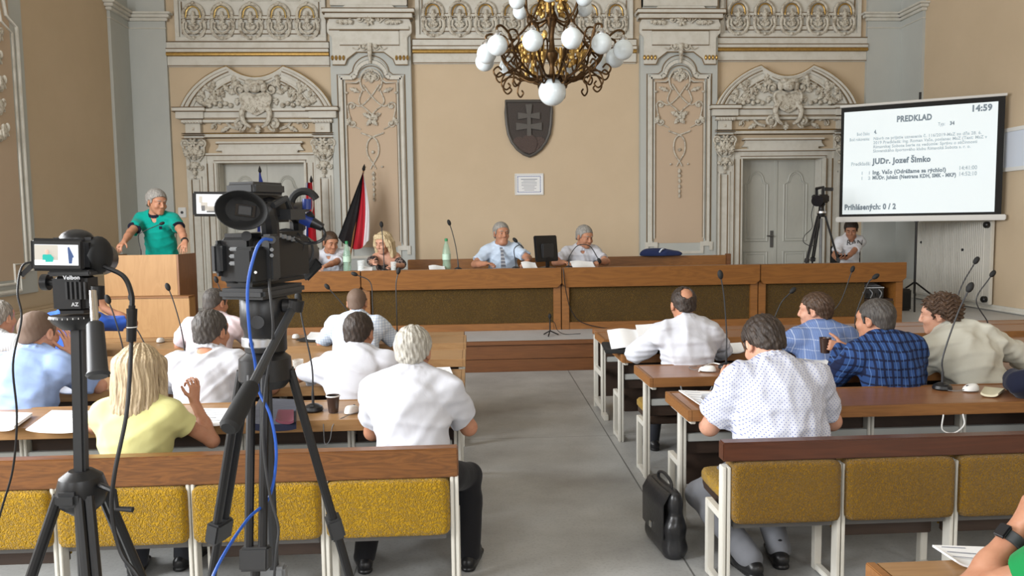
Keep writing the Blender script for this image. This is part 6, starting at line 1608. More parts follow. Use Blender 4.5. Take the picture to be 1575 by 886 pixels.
mb = MB(); q0, q1 = L(388, 592, -.16), L(351, 660, -.24); mb.tube([q0, q0 + (q1 - q0) * .06, q0 + (q1 - q0) * .94, q1], [.011, .0145, .0165, .012], 12); build('pan_handle_grip', mb, BLACKM, t)
mb = MB(); ap = L(408, 562, .04); mb.lathe([(.03, .03), (.048, .015), (.050, -.025), (.036, -.042)], ap, 24); build('bowl', mb, BLACK, t)
feet = (L(338, 870, -.22), L(530, 880, -.12), L(392, 850, .42))
def tripod_leg(t, top, low, spread, foot_z, r=.011, fr=.46):
    """double-tube upper section, clamp, single lower section down to the floor"""
    top, low = Vector(top), Vector(low); d = (low - top).normalized(); end = top + d * ((foot_z - top.z) / d.z); s = Vector((d.y, -d.x, 0)).normalized() * spread
    if s.length < 1e-4: s = Vector((spread, 0, 0))
    mid = top + (end - top) * fr
    mb = MB(); mb.tube([top + s, mid + s], r, 10); mb.tube([top - s, mid - s], r, 10); leg = build('leg', mb, BLACK, t)
    mb = MB(); RR = d.to_track_quat('Z', 'Y').to_matrix(); mb.cbox(mid, (spread * 2 + r * 3.2, r * 3.4, r * 5), RR); build('leg_clamp', mb, DGREY, leg, bevel=.004)
    mb = MB(); mb.tube([mid, end], r * 1.05, 10); build('lower_tube', mb, BLACK, leg)
    mb = MB(); mb.ell(end + Vector((0, 0, .012)), (.02, .02, .012), nu=10, nv=6); build('rubber_foot', mb, BLACKM, leg)
    return end
for (dx, dy) in ((-.36, .12), (.37, .12), (-.01, -.30)):
    top = ap + Vector((dx, dy, 0)).normalized() * .045 + Vector((0, 0, -.01)); end = Vector((ap.x + dx, ap.y + dy, .0)); tripod_leg(t, top, end, .0125, 0.0, .0085, .22)
mb = MB()
build('centre_tube', MB().tube([ap, ap + Vector((0, 0, -.42))], .011, 10), DGREY, t)
sprd = ap + Vector((0, 0, -.42)); build('spreader_hub', MB().cbox(sprd, (.05, .03, .05)), MGREY, t, bevel=.005)
for (dx, dy) in ((-.36, .12), (.37, .12), (-.01, -.30)):
    e = ap + (Vector((ap.x + dx, ap.y + dy, 0)) - ap) * .42; build('spreader_arm', MB().bar(sprd, e, .012, .006), DGREY, t)
# leads of the large camera
BLUEC = mat('blue_cable', (.02, .09, .42), .4)
def cable(name, label, pts, r, m, cat='cable', group=None):
    mb = MB(); pp = spline(pts, 8); c = pp[0]; mb.tube([p - c for p in pp], r, 8); o = build(name, mb, m); o.location = c; return tag(o, label, cat, group)
G = lambda px, py, dy=0.0: atY(px, py, YC1 + dy)
cable('video_cable', 'blue cable looping down from the large camcorder along its tripod', [G(418, 369, -.045), G(404, 369, -.07), G(392, 390, -.08), G(381, 442, -.085), G(384, 511, -.08), G(392, 555, -.05), G(398, 600, -.035), G(416, 640, -.05), G(425, 700, -.05), G(414, 765, -.03), G(380, 800, -.10), G(335, 870, -.24), G(300, 960, -.26)], .0027, BLUEC)
cable('video_cable', 'black and white lead hanging from the camcorder down between the tripod legs', [G(414, 430, -.05), G(415, 446, -.07), G(420, 500, -.075), G(417, 545, -.06), G(408, 600, -.045), G(405, 680, -.05), G(415, 760, -.06), G(428, 810, -.07), G(425, 850, -.08), G(418, 930, -.08)], .0024, DGREY)

# ---------------------------------------------------------------- small camera and tripod at the left
YC2 = 1.70
t = thing('photo_camera', 'small black camera with lit flip screen showing the green-shirted speaker', 'camera', (K(110, 400, YC2).x, YC2, K(110, 400, YC2).z)); O = Vector(t.location)
def L2(px, py, dy=0.0): return atY(px, py, YC2 + dy) - O
build('body', MB().cbox(L2(118, 392, .04), (.105, .055, .078)), BLACK, t, bevel=.012, seg=3)
mb = MB(); mb.ell(L2(118, 369, .045), (.036, .035, .024), nu=16, nv=10); mb.cbox(L2(118, 363, .05), (.034, .04, .016)); build('prism_hump', mb, BLACK, t)
mb = MB(); cyl(mb, L2(141, 378, .04), L2(141, 370, .04), .014); cyl(mb, L2(132, 372, .04), L2(132, 364, .04), .008); build('dial', mb, DGREY, t)
mb = MB(); mb.ell(L2(152, 392, .045), (.028, .035, .042), nu=16, nv=10); build('grip', mb, BLACKM, t)
mb = MB(); cyl(mb, L2(130, 398, .065), L2(155, 398, .20), .036, .04, 24); build('lens', mb, BLACK, t)
fs_ = L2(89, 392, -.02); RS = Matrix.Rotation(radians(2), 3, 'Y') @ Matrix.Rotation(radians(6), 3, 'Z')
fsc = build('flip_screen', MB().cbox(fs_, (.106, .012, .070), RS), BLACK, t, bevel=.007, seg=3)
def sq(name, x, z, w_, h_, m, k=0): 
    mb = MB(); mb.cbox(fs_ + RS @ Vector((x, -.0064 - .0006 * k, z)), (w_, .0008, h_), RS); return build(name, mb, m, fsc)
sq('screen_picture', 0, 0, .086, .044, SCA); sq('screen_image', -.020, .004, .046, .034, SCBE, 1); sq('screen_image', -.020, -.016, .046, .010, SCA, 2)
mb = MB(); c_ = fs_ + RS @ Vector((-.017, -.0085, -.003)); mb.prism([(c_.x + x, c_.z + z) for x, z in ((-.013, -.012), (-.014, -.004), (-.009, .004), (.006, .004), (.012, -.003), (.010, -.012))], c_.y, c_.y + .0006); build('screen_image', mb, SCT, fsc)
mb = MB(); mb.ell(fs_ + RS @ Vector((-.018, -.0085, .006)), (.0042, .0004, .0055), nu=12, nv=8); build('screen_image', mb, SCS, fsc)
mb = MB(); c_ = fs_ + RS @ Vector((.026, -.0085, 0)); mb.prism([(c_.x + x, c_.z + z) for x, z in ((-.002, -.018), (-.003, .016), (.0, .018), (.009, -.004), (.006, -.006), (.004, -.018))], c_.y, c_.y + .0006); build('screen_image', mb, SCN, fsc)
mb = MB(); mb.bar(L2(56, 402, -.01), L2(33, 424, -.02), .010, .010); build('strap_lug', mb, BLACK, t)
mb = MB(); mb.tube(spline([L2(160, 410, .03), L2(190, 425, .02), L2(202, 452, .0), L2(203, 475, -.01)], 6), .0055, 8); build('remote_lead', mb, BLACK, t)
mb = MB(); cyl(mb, L2(203, 475, -.01), L2(202, 525, -.01), .011, .010); cyl(mb, L2(203, 470, -.01), L2(203, 476, -.01), .007); build('remote_plug', mb, BLACK, t)
build('plug_band', MB().lathe([(.0112, -.001), (.0112, .001)], L2(203, 503, -.01), 16), WHITEP, t)
t = thing('camera_tripod', 'thin black tripod with ball handle carrying the small flip-screen camera', 'tripod', (K(122, 600, YC2).x, YC2 + .03, 0)); O = Vector(t.location)
build('head', MB().cbox(L2(117, 450, .03), (.075, .07, .09)), BLACK, t, bevel=.012, seg=3)
build('quick_plate', MB().cbox(L2(118, 419, .03), (.09, .07, .012)), DGREY, t, bevel=.003)
mb = MB()
for k in range(5): mb.cbox(L2(103 + 7 * k, 447, -.008), (.004, .006, .038))
build('head_ribs', mb, DGREY, t)
mb = MB(); cyl(mb, L2(76, 434, .03), L2(66, 434, .03), .018); cyl(mb, L2(97, 434, .03), L2(76, 434, .03), .008); build('side_knob', mb, BLACK, t)
mb = MB(); cyl(mb, L2(150, 440, .0), L2(150, 460, .0), .014); build('side_knob', mb, BLACK, t)
mb = MB(); mb.lathe([(.05, 0), (.052, -.006), (.044, -.018), (.026, -.032)], L2(115, 484, .03), 28); build('pan_base', mb, BLACK, t)
mb = MB()
for k in range(-4, 5): a = k * .2; mb.cbox(L2(115, 487, .03) + Vector((.0525 * sin(a), -.0525 * cos(a), 0)), (.0012, .001, .004))
build('degree_marks', mb, WHITEP, t)
for (s_, px_, py_, z_) in (('Velbon', 97, 430, .012), ('AZ', 110, 471, .011)):
    me = text_mesh(s_, z_, 0, .0003); o = link('lettering', me, ALU, t); o.location = L2(px_, py_, -.0055 if s_ == 'AZ' else -.0060); o.rotation_euler = (pi / 2, 0, 0)
mb = MB(); mb.tube([L2(143, 448, -.02), L2(146, 500, -.05)], .008, 12); build('handle_bar', mb, CHROME, t)
mb = MB(); q0, q1 = L2(146, 496, -.05), L2(151, 580, -.10); mb.tube([q0, q0 + (q1 - q0) * .04, q0 + (q1 - q0) * .9, q0 + (q1 - q0) * .95, q1], [.013, .017, .020, .024, .019], 16); build('handle_grip', mb, DGREY, t)
cb_ = L2(126, 756, .03)
mb = MB(); a = L2(120, 495, .03); mb.bar(a, cb_, .026, .026); build('centre_column', mb, DGREY, t, bevel=.005)
build('shoulder', MB().lathe([(.025, .05), (.045, .035), (.055, 0), (.045, -.03), (.022, -.05)], cb_, 24), BLACK, t)
mb = MB(); mb.cbox(cb_ + Vector((-.005, -.055, -.0)), (.05, .02, .034)); build('shoulder_lock', mb, DGREY, t, bevel=.008)
mb = MB(); mb.tube([cb_ + Vector((.05, -.02, .02)), cb_ + Vector((.09, -.04, .012)), cb_ + Vector((.098, -.05, -.024)), cb_ + Vector((.135, -.055, -.026))], .0065, 8); build('crank', mb, BLACK, t)
for (dx, dy) in ((-.50, -.12), (.26, -.42), (.24, .42)):
    top = cb_ + Vector((dx, dy, 0)).normalized() * .045; end = Vector((cb_.x + dx * .9, cb_.y + dy * .9, 0)); tripod_leg(t, top, end, .010, 0.0, .011)
build('lower_column', MB().tube([cb_, cb_ + Vector((0, 0, -.32))], .018, 12), BLACK, t)
for (dx, dy) in ((-.50, -.12), (.26, -.42), (.24, .42)):
    e = cb_ + (Vector((cb_.x + dx * .9, cb_.y + dy * .9, 0)) - cb_) * .30; build('spreader_arm', MB().bar(cb_ + Vector((0, 0, -.30)), e, .012, .006), DGREY, t)
G2 = lambda px, py, dy=0.0: atY(px, py, YC2 + dy)
cable('camera_cable', 'thin black lead hanging from the left side of the small camera', [G2(54, 402, -.02), G2(34, 410, -.03), G2(27, 450, -.04), G2(33, 490, -.05), G2(20, 560, -.06), G2(26, 640, -.06), G2(20, 720, -.06), G2(2, 785, -.06), G2(-30, 900, -.06)], .0022, BLACK)
cable('camera_cable', 'thick black cable falling from the small camera plug past the blonde hair', [G2(202, 525, -.01), G2(200, 570, -.03), G2(194, 640, -.06), G2(176, 730, -.09), G2(172, 790, -.10), G2(186, 850, -.11), G2(214, 890, -.12), G2(250, 960, -.12)], .0045, BLACK)

# ---------------------------------------------------------------- small camera on tripod on the dais, right
YC3 = 11.55
t = thing('video_camera', 'small black video camera on a tripod before the right door', 'camera', tuple(atY(1260, 312, YC3))); O = Vector(t.location); q_ = YC3 / 1168
def L3(px, py, dy=0.0): return atY(px, py, YC3 + dy) - O
build('body', MB().cbox(L3(1262, 306), (.17, .26, .13)), BLACK, t, bevel=.02, seg=2)
mb = MB(); cyl(mb, L3(1258, 307, -.12), L3(1257, 309, -.26), .075, .085, 20); build('lens', mb, BLACKG, t)
build('top_handle', MB().tube([L3(1256, 300, .1), L3(1256, 290, .08), L3(1266, 288, -.05), L3(1266, 300, -.08)], .025, 8), BLACK, t)
build('side_screen', MB().cbox(L3(1273, 291, .02), (.17, .03, .055), Matrix.Rotation(.03, 3, 'Y')), DGREY, t, bevel=.006)
mb = MB(); mb.tube([L3(1252, 303, -.05) + Vector((.03 * cos(a), 0, .03 * sin(a))) for a in np.linspace(0, 5, 12)], .008, 6); build('cable_clip', mb, BLACK, t)
b3 = Vector((atY(1263, 340, YC3).x, YC3, ZD)); t = thing('camera_tripod', 'black tripod standing behind the right dais desk before the door', 'tripod', b3); O = b3
zt = atY(1263, 326, YC3).z - ZD
build('head', MB().lathe([(.04, .16), (.06, .12), (.04, .08), (.045, .02), (.065, -.02), (.055, -.08)], (0, 0, zt), 20), BLACK, t)
build('level_ring', MB().lathe([(.068, .0), (.068, .03)], (0, 0, zt - .02), 20), ALU, t)
for (dx, dy) in ((-.50, -.2), (.48, -.12), (0.0, .5)): tripod_leg(t, (dx * .12, dy * .12, zt - .06), (dx, dy, 0), .015, 0.0, .013)
build('centre_tube', MB().tube([(0, 0, zt - .1), (0, 0, .55)], .022, 10), MGREY, t)
K3 = lambda px, py: atY(px, py, YC3 - .1)
cable('camera_cable', 'thin grey lead drooping left of the small video camera', [K3(1253, 310), K3(1248, 330), K3(1249, 350), K3(1238, 362), K3(1236, 372), K3(1246, 378), K3(1256, 376)], .006, DGREY)

# ---------------------------------------------------------------- gooseneck microphones
def mic(label, head, base, group=None, bend=None, k=1.0, has_base=True):
    """round weighted base with a key, thin bent neck, foam head"""
    head, base = Vector(head), Vector(base); t = thing('microphone', label, 'microphone', base, group=group); h = head - base
    if has_base:
        mb = MB(); mb.lathe([(.052, 0), (.055, .006), (.05, .022), (.03, .034), (.014, .04)], (0, 0, 0), 24); b = build('base', mb, BLACK, t)
        build('talk_button', MB().cbox((.0, -.035, .032), (.02, .014, .006)), DGREY, b)
    pts = [(0, 0, .03), (0, 0, .10)] + [tuple(Vector(p)) for p in (bend or [(h.x * .25, h.y * .25, h.z * .5), (h.x * .7, h.y * .7, h.z * .84)])] + [tuple(h)]
    pp = spline(pts, 6); nk = len(pp); mb = MB(); mb.tube(pp, [.0065 * k if i < nk * .25 else .0042 * k for i in range(nk)], 8); build('gooseneck', mb, DGREY, t)
    d = (pp[-1] - pp[-3]).normalized(); R = d.to_track_quat('Z', 'Y').to_matrix()
    mb = MB(); mb.ell(h + d * .022 * k, (.017 * k, .017 * k, .029 * k), R, 14, 10); build('foam_head', mb, BLACKM, t)
    return t
ZT = .752
def desk_mic(label, hx, hy, bx, by, zt=ZT, Y=None, k=1.15, dyh=0.0, group='gooseneck microphones on the council desks', bend=None):
    b = atZ(bx, by, zt) if Y is None else Vector((*(atY(bx, by, Y).xy), zt)); b.z = zt
    h = atY(hx, hy, b.y + dyh); return mic(label, h, b, group, bend, k)
desk_mic('gooseneck microphone against the lower lectern front, head level with its ledge', 260, 446, 258, 0, Y=6.02)
desk_mic('gooseneck microphone on a round base beside the mouse, left of the lectern microphone', 201, 462, 224, 525, Y=6.0, bend=[(-.05, 0, .22), (-.10, 0, .30)])
desk_mic('gooseneck microphone in front of the pinkish-shirted man', 334, 434, 331, 0, Y=7.12)
desk_mic('gooseneck microphone whose head nears the left wrist of the man in royal blue', 168, 466, 164, 0, Y=5.12)
desk_mic('gooseneck microphone bent beside the pale checked shirt', 506, 444, 536, 0, Y=7.10, bend=[(-.01, 0, .10), (-.12, 0, .28)])
desk_mic('gooseneck microphone sticking up over the head in pale checks', 549, 423, 560, 0, Y=7.12, bend=[(0, 0, .3), (-.015, 0, .5)])
desk_mic('tall gooseneck microphone on the front left desk row right of the checked shirt', 612, 421, 611, 512, Y=6.72, bend=[(0, 0, .3), (.0, 0, .5)])
desk_mic('gooseneck microphone right of the camcorder tripod, on the desk with a dark cup', 460, 465, 482, 632, Y=4.18, bend=[(.0, 0, .25), (-.04, 0, .48)])
desk_mic('short gooseneck microphone at the far left beside the raised hand', 90, 505, 86, 0, Y=5.05)
desk_mic('tall gooseneck microphone rising behind the dotted shirt from the empty right desk end', 1109, 428, 1117, 562, Y=5.12, bend=[(.0, 0, .25), (-.02, 0, .5)])
desk_mic('gooseneck microphone leaning right, above the dotted shirt shoulder', 1216, 450, 1190, 0, Y=5.95, bend=[(.0, 0, .12), (.09, 0, .35)])
desk_mic('gooseneck microphone leaning right, above the light blue jacket shoulder', 1310, 418, 1268, 0, Y=6.80, bend=[(.05, 0, .12), (.20, 0, .26)])
desk_mic('gooseneck microphone just left of the electronic equipment', 1343, 428, 1317, 525, Y=5.9, bend=[(-.01, 0, .25), (.08, 0, .5)])
desk_mic('tallest gooseneck microphone in front of the white radiator', 1499, 405, 1474, 0, Y=5.6, bend=[(.02, 0, .25), (.10, 0, .5)])
desk_mic('gooseneck microphone on the desk beside the white mouse at the right', 1489, 448, 1449, 601, Y=4.32, bend=[(.0, 0, .2), (.08, 0, .45)])
desk_mic('gooseneck microphone near the right edge before the radiator corner', 1524, 425, 1537, 0, Y=5.9, bend=[(.0, 0, .18), (-.10, 0, .36)])
ZDT = ZD + .808
def dmic(label, hx, hy, bx, Y=10.32, bend=None): return desk_mic(label, hx, hy, bx, 0, zt=ZDT, Y=Y, k=1.5, group='gooseneck microphones on the dais desks', bend=bend)
dmic('tall gooseneck microphone beside the green bottle left of the man with a tie', 692, 346, 697)
dmic('gooseneck microphone in front of the face of the blonde woman', 587, 349, 580)
dmic('bent gooseneck microphone before the striped tie', 795, 372, 788, bend=[(-.02, -.02, .27), (.06, -.02, .33), (.11, -.02, .28)])
dmic('arched gooseneck microphone across the white-shirted man beside the monitor', 920, 398, 872, bend=[(.01, -.05, .18), (.12, -.05, .31), (.28, -.05, .30)])
b = atY(232, 392, 9.8); mic('thin gooseneck microphone bending up to the standing speaker at the lectern', atY(246, 345, 9.85), (b.x - .12, 9.8, ZD + 1.051), None, [(-.02, 0, .28), (.06, 0, .34)], 1.2)
# little table tripod with a microphone on the edge of the dais
b = atZ(846, 516, ZD); t = thing('microphone_stand', 'small black tripod microphone stand on the dais edge in the aisle', 'microphone', b)
for a in (0.2, 2.3, 4.4): build('leg', MB().tube([(0, 0, .06), (.11 * cos(a), .11 * sin(a) - .02, .008)], .008, 8), BLACK, t)
build('stem', MB().tube([(0, 0, .05), (0, 0, .22)], .009, 8), BLACK, t)
build('foam_head', MB().ell((0, 0, .245), (.022, .022, .035)), BLACKM, t)
mb = MB(); mb.tube(spline([(0, .0, .2), (.06, .02, .16), (.10, .03, .06), (.2, .04, .006), (.4, .06, .006)], 6), .004, 6); build('lead', mb, BLACK, t)

# ---------------------------------------------------------------- computer mice, cups, glasses, bottles
def mouse(label, px, py, zt=ZT, rz=.2, cordpts=None):
    c = atZ(px, py, zt); t = thing('computer_mouse', label, 'computer mouse', (c.x, c.y, zt), rz, group='white computer mice on the desks')
    mb = MB(); mb.grid(lambda u, v: (0, 0, 0), 1, 1) if False else None
    nu, nv = 18, 12; vs = []; fs = []
    for j in range(nv + 1):
        v = j / nv
        for i in range(nu):
            a = 2 * pi * i / nu; r = cos(v * pi / 2) ** .5; vs.append((.034 * r * cos(a), .058 * r * sin(a), .004 + .034 * sin(v * pi / 2) * (1 - .25 * sin(a) * r)))
    for j in range(nv):
        for i in range(nu): l = (i + 1) % nu; fs.append((j * nu + i, j * nu + l, (j + 1) * nu + l, (j + 1) * nu + i))
    fs.append(tuple(range(nu - 1, -1, -1))); mb.add(vs, fs); build('shell', mb, WHITEP, t)
    build('wheel', MB().cbox((0, .03, .032), (.006, .014, .008)), DGREY, t)
    mb = MB(); mb.tube(spline(cordpts or [(0, .056, .012), (.02, .10, .004), (.10, .13, .004), (.16, .08, .004)], 6), .0022, 6); build('lead', mb, MGREY, t)
    return t
mouse('white computer mouse in front of the lectern ledge', 247, 526)
mouse('white computer mouse on dark paper left of the pale checked shirt', 455, 520)
mouse('white computer mouse beside the shoulder of the dark-haired man in white', 508, 548, rz=-.6)
mouse('white computer mouse with a loose lead right of the dark cup', 541, 634, rz=-.3, cordpts=[(0, .056, .012), (.05, .02, .004), (.02, -.08, .004), (-.02, -.17, -.02), (-.03, -.20, -.10), (-.06, -.2, -.12), (-.07, -.19, -.02)])
mouse('white computer mouse beside the right microphone base', 1493, 601, rz=1.9)
mouse('white computer mouse at the empty desk end behind the dotted shirt', 1088, 571, rz=1.2)
def cup(label, c, m, r=.036, h=.095, fill=True, group=None, tilt=None):
    t = thing('plastic_cup', label, 'cup', c, group=group)
    if tilt is not None: t.rotation_euler = tilt
    mb = MB(); mb.lathe([(r * .72, 0), (r * .98, h * .97), (r * 1.06, h), (r * .94, h), (r * .90, h * .9), (r * .70, h * .06)], (0, 0, 0), 24); build('shell', mb, m, t)
    if fill: build('drink', MB().lathe([(r * .86, h * .80), (r * .86, h * .81)], (0, 0, 0), 20), mat('coffee', (.02, .01, .006), .1), t)
    return t
BRC = mat('brown_plastic', (.04, .022, .016), .3)
c = atZ(513, 634, ZT); cup('dark brown plastic cup beside the white mouse and microphone base', (c.x, c.y, ZT), BRC)
build('inside_lining', MB().lathe([(.034, .088), (.0365, .0955), (.0385, .0955), (.0385, .088)], (0, 0, 0), 24), WHITEP, bpy.data.objects['plastic_cup'])
p = CUPHOLD; wv = p['WR'][-1]; dv = unit(V(-1, .25, .15)); cpos = wv + dv * .105 + V(0, .036, -.062)
cup('dark brown cup held up by the man in the navy plaid jacket', tuple(cpos), BRC, r=.04, h=.105)
c = atZ(1322, 541, ZT); cup('dark cup standing between the light blue and the navy plaid jacket', (c.x, 5.22, ZT), BRC)
GL = glass_mat('clear_glass', (.85, .9, .9), .28, .03); GBT = glass_mat('green_bottle_plastic', (.34, .55, .42), .42, .08)
def tumbler(label, c, r=.033, h=.105, group='clear drinking glasses'):
    t = thing('drinking_glass', label, 'glass', c, group=group)
    mb = MB(); mb.lathe([(r * .8, 0), (r * .84, .004), (r, h), (r * .93, h), (r * .78, .012)], (0, 0, 0), 22); build('wall', mb, GL, t)
    build('water', MB().lathe([(r * .75, .013), (r * .85, h * .4)], (0, 0, 0), 20), GL, t); return t
c = atZ(459, 580, ZT); tumbler('empty clear glass on the left desks right of the camcorder tripod', (c.x, c.y, ZT), .038, .12)
c = atZ(629, 516, ZT); tumbler('clear glass on the front left desk row beside a microphone base', (c.x, 6.9, ZT))
def at_dais(px, Y): v = atY(px, 405, Y); return (v.x, Y, ZDT)
tumbler('clear glass on the dais left of the blonde woman', at_dais(555, 10.35), .05, .15); tumbler('clear glass on the dais in front of the blonde woman', at_dais(605, 10.25), .04, .13)
def bottle(label, c, s=1.0):
    t = thing('water_bottle', label, 'bottle', c, group='green water bottles on the dais')
    mb = MB(); mb.lathe([(.030, 0), (.042, .008), (.044, .05), (.040, .08), (.044, .10), (.043, .18), (.040, .2), (.026, .26), (.015, .29), (.014, .315)], (0, 0, 0), 22); t.scale = (s, s, s); build('bottle_body', mb, GBT, t)
    build('cap', MB().lathe([(.017, .30), (.017, .325), (.012, .33)], (0, 0, 0), 16), mat('green_cap', (.02, .22, .08), .4), t)
    build('paper_label', MB().lathe([(.0446, .105), (.0446, .165)], (0, 0, 0), 22), mat('bottle_label', (.45, .62, .50), .5), t); return t
bottle('green plastic water bottle beside the man bending sideways', at_dais(534, 10.4), 1.25); bottle('green plastic water bottle left of the tall dais microphone', at_dais(687, 10.5), 1.3)

# ---------------------------------------------------------------- papers, folder, notebooks
def sheets(name, label, corners, zt, m=PAPER, h=.006, cat='paper', lines=0, group=None, curl=.012):
    """paper lying on a desk; corners are near left, near right, far right, far left"""
    P = [atZ(x, y, zt) for x, y in corners]; c = sum(P, Vector()) / 4; c.z = zt; Q = [p - c for p in P]
    for q in Q: q.z = 0
    def S(u, v): 
        a = Q[0].lerp(Q[1], u).lerp(Q[3].lerp(Q[2], u), v); return (a.x, a.y, .002 + h + curl * (abs(u - .5) * 2) ** 3 * (1 - v))
    mb = MB(); mb.grid(S, 10, 6, thick=(0, 0, -h)); t = build(name, mb, m, None, smooth=60); t.location = c; tag(t, label, cat, group)
    if lines:
        mb = MB()
        for k in range(lines):
            v = .88 - .8 * k / lines; a, b_ = Vector(S(.12, v)), Vector(S(.12 + .74 * (.6 + .4 * ((k * 7) % 5) / 4), v)); mb.bar(a + Vector((0, 0, .0012)), b_ + Vector((0, 0, .0012)), .0035, .0008)
        build('printed_lines', mb, INK, t)
    return t
c = [(905, 533), (949, 546), (998, 531), (957, 518)]
P = [atZ(x, y, ZT) for x, y in c]; cc = sum(P, Vector()) / 4
t = thing('document_folder', 'black folder of white papers lying on the aisle end of a right desk', 'folder', (1.33, 6.02, ZT))
build('cover', MB().cbox((-.03, -.03, .018), (.50, .43, .03), Matrix.Rotation(-.10, 3, 'Z')), BLACKM, t, bevel=.006)
mb = MB(); mb.grid(lambda u, v: (-.25 + .46 * u + .04 * v, -.20 + .40 * v - .04 * u, .036 + .085 * v + .012 * sin(u * pi * 2) ** 2), 14, 6, thick=(0, 0, .012)); build('papers', mb, PAPER, t)
mb = MB(); mb.grid(lambda u, v: (.0 + .26 * u + .03 * v, -.03 + .24 * v, .095 + .07 * v + .02 * u * u), 8, 5, thick=(0, 0, .004)); build('loose_sheet', mb, PAPER, t)
sheets('paper_sheet', 'open booklet and papers in front of the man in the dotted shirt', [(1076, 627), (1112, 634), (1098, 604), (1044, 602)], ZT, lines=5)
t2 = sheets('notepad', 'small dark-edged notepad lying on the booklet by the dotted shirt', [(1078, 618), (1102, 624), (1104, 606), (1080, 608)], ZT + .01, PAPERB, .006, 'notepad')
sheets('paper_sheet', 'white papers lying behind the dotted shirt shoulder, left of the navy plaid jacket', [(1256, 570), (1292, 574), (1262, 548), (1230, 547)], ZT, lines=6)
sheets('paper_sheet', 'white sheet on the desk right of the balding man', [(1122, 545), (1145, 543), (1140, 528), (1112, 530)], ZT)
sheets('paper_sheet', 'white sheet near the aisle on the left desk beside the white-haired man', [(668, 580), (698, 583), (692, 566), (664, 567)], ZT, lines=4)
sheets('paper_sheet', 'printed colour sheet lying left of the blonde woman on the desk', [(40, 666), (120, 668), (150, 634), (80, 633)], ZT, lines=7)
mb = MB(); bpy.data.objects[-1] if False else None
sheets('notebook', 'thick closed notebook on the desk at the left edge', [(-20, 664), (22, 664), (50, 640), (0, 638)], ZT, PAPER, .016, 'notebook')
sheets('paper_sheet', 'white sheets on the desk under the raised hand of the blonde woman', [(300, 656), (348, 656), (352, 630), (306, 630)], ZT, lines=5)
sheets('paper_sheet', 'bluish sheet on the desk beside the elbow of the man in light blue', [(90, 607), (122, 607), (126, 596), (100, 595)], ZT, PAPERB)
sheets('paper_sheet', 'white papers left of the pale checked shirt, lying on a dark folder', [(470, 523), (505, 524), (508, 513), (478, 512)], ZT)
sheets('document_folder', 'dark open folder beside the white papers left of the pale checked shirt', [(455, 526), (512, 527), (512, 521), (470, 519)], ZT - .001, BLACKM, .004, 'folder')
sheets('notebook', 'cream notebook right of the white mouse on the right desk', [(1508, 610), (1535, 612), (1545, 601), (1514, 598)], ZT, mat('cream_paper', (.62, .58, .42), .8), .012, 'notebook')
sheets('paper_sheet', 'white sheet on the desk behind the navy plaid jacket man', [(1398, 560), (1420, 560), (1425, 548), (1402, 548)], ZT)
sheets('paper_sheet', 'white sheet at the bottom right on the light brown desk by the bent arm', [(1470, 872), (1530, 880), (1520, 845), (1434, 842)], ZT, lines=3)
sheets('laptop_bag', 'dark blue folded bag lying on the desk behind the tripod', [(380, 664), (456, 664), (456, 624), (400, 622)], ZT, NAVY, .035, 'bag')
sheets('notebook', 'dark red notebook lying on the blue bag behind the tripod', [(424, 652), (452, 654), (452, 634), (428, 634)], ZT + .037, mat('maroon_cover', (.08, .012, .025), .5), .012, 'notebook')
def dsheet(label, px0, px1, Y0_, Y1_, rz=.1, lift=.05):
    a, b_ = atY(px0, 405, Y0_).x, atY(px1, 405, Y0_).x; t = thing('paper_sheet', label, 'paper', ((a + b_) / 2, (Y0_ + Y1_) / 2, ZDT), rz, group='papers on the dais desks')
    w_ = (b_ - a) / 2; d_ = (Y1_ - Y0_) / 2; mb = MB(); mb.grid(lambda u, v: (-w_ + 2 * w_ * u, -d_ + 2 * d_ * v, .006 + lift * v * v + .01 * sin(u * 5)), 8, 6, thick=(0, 0, .005)); build('sheet', mb, PAPER, t); return t
dsheet('white paper on the dais desk between the blonde woman and the tall microphone', 659, 684, 10.12, 10.42); dsheet('papers under the hand of the man with a tie', 805, 828, 10.12, 10.42, lift=.08); dsheet('papers in front of the white-shirted man beside the monitor', 882, 918, 10.15, 10.42, lift=.08)
dsheet('white paper at the elbow of the man bending sideways', 548, 570, 10.2, 10.45)
# ---------------------------------------------------------------- monitor, equipment, bags, phone
c = atY(840, 405, 10.45); t = thing('computer_monitor', 'black computer monitor seen from behind between the two men on the dais', 'monitor', (c.x, 10.45, ZDT), radians(38))
build('screen_back', MB().cbox((0, 0, .27), (.42, .045, .36), Matrix.Rotation(radians(-6), 3, 'X')), BLACK, t, bevel=.012)
build('rear_hump', MB().cbox((0, -.03, .24), (.22, .05, .2)), DGREY, t, bevel=.012)
build('stand', MB().cbox((0, -.03, .08), (.06, .03, .16)), BLACK, t, bevel=.006); build('foot', MB().lathe([(.12, 0), (.12, .012), (.04, .025)], (0, -.02, 0), 24), BLACK, t)
c = atY(1365, 447, 10.15); t = thing('audio_mixer', 'electronic equipment box with a pale top on the shelf of the right dais desk', 'equipment', (5.48, 10.22, ZD + .331))
build('case', MB().cbox((0, .08, .085), (.40, .30, .16)), DGREY, t, bevel=.01); build('top_panel', MB().cbox((0, .08, .17), (.41, .31, .012), Matrix.Rotation(radians(8), 3, 'X')), mat('pale_equipment_top', (.78, .8, .83), .4), t, bevel=.004)
for k in range(6): build('knob', MB().cbox((-.15 + .06 * k, -.075, .05 + .03 * (k % 2)), (.028, .02, .05)), BLACK, t, bevel=.004)
for k in range(3): build('strap', MB().tube(spline([(-.14 + .13 * k, -.08, .13), (-.12 + .13 * k, -.12, .08), (-.13 + .13 * k, -.09, .01)], 5), .008, 6), MGREY, t)
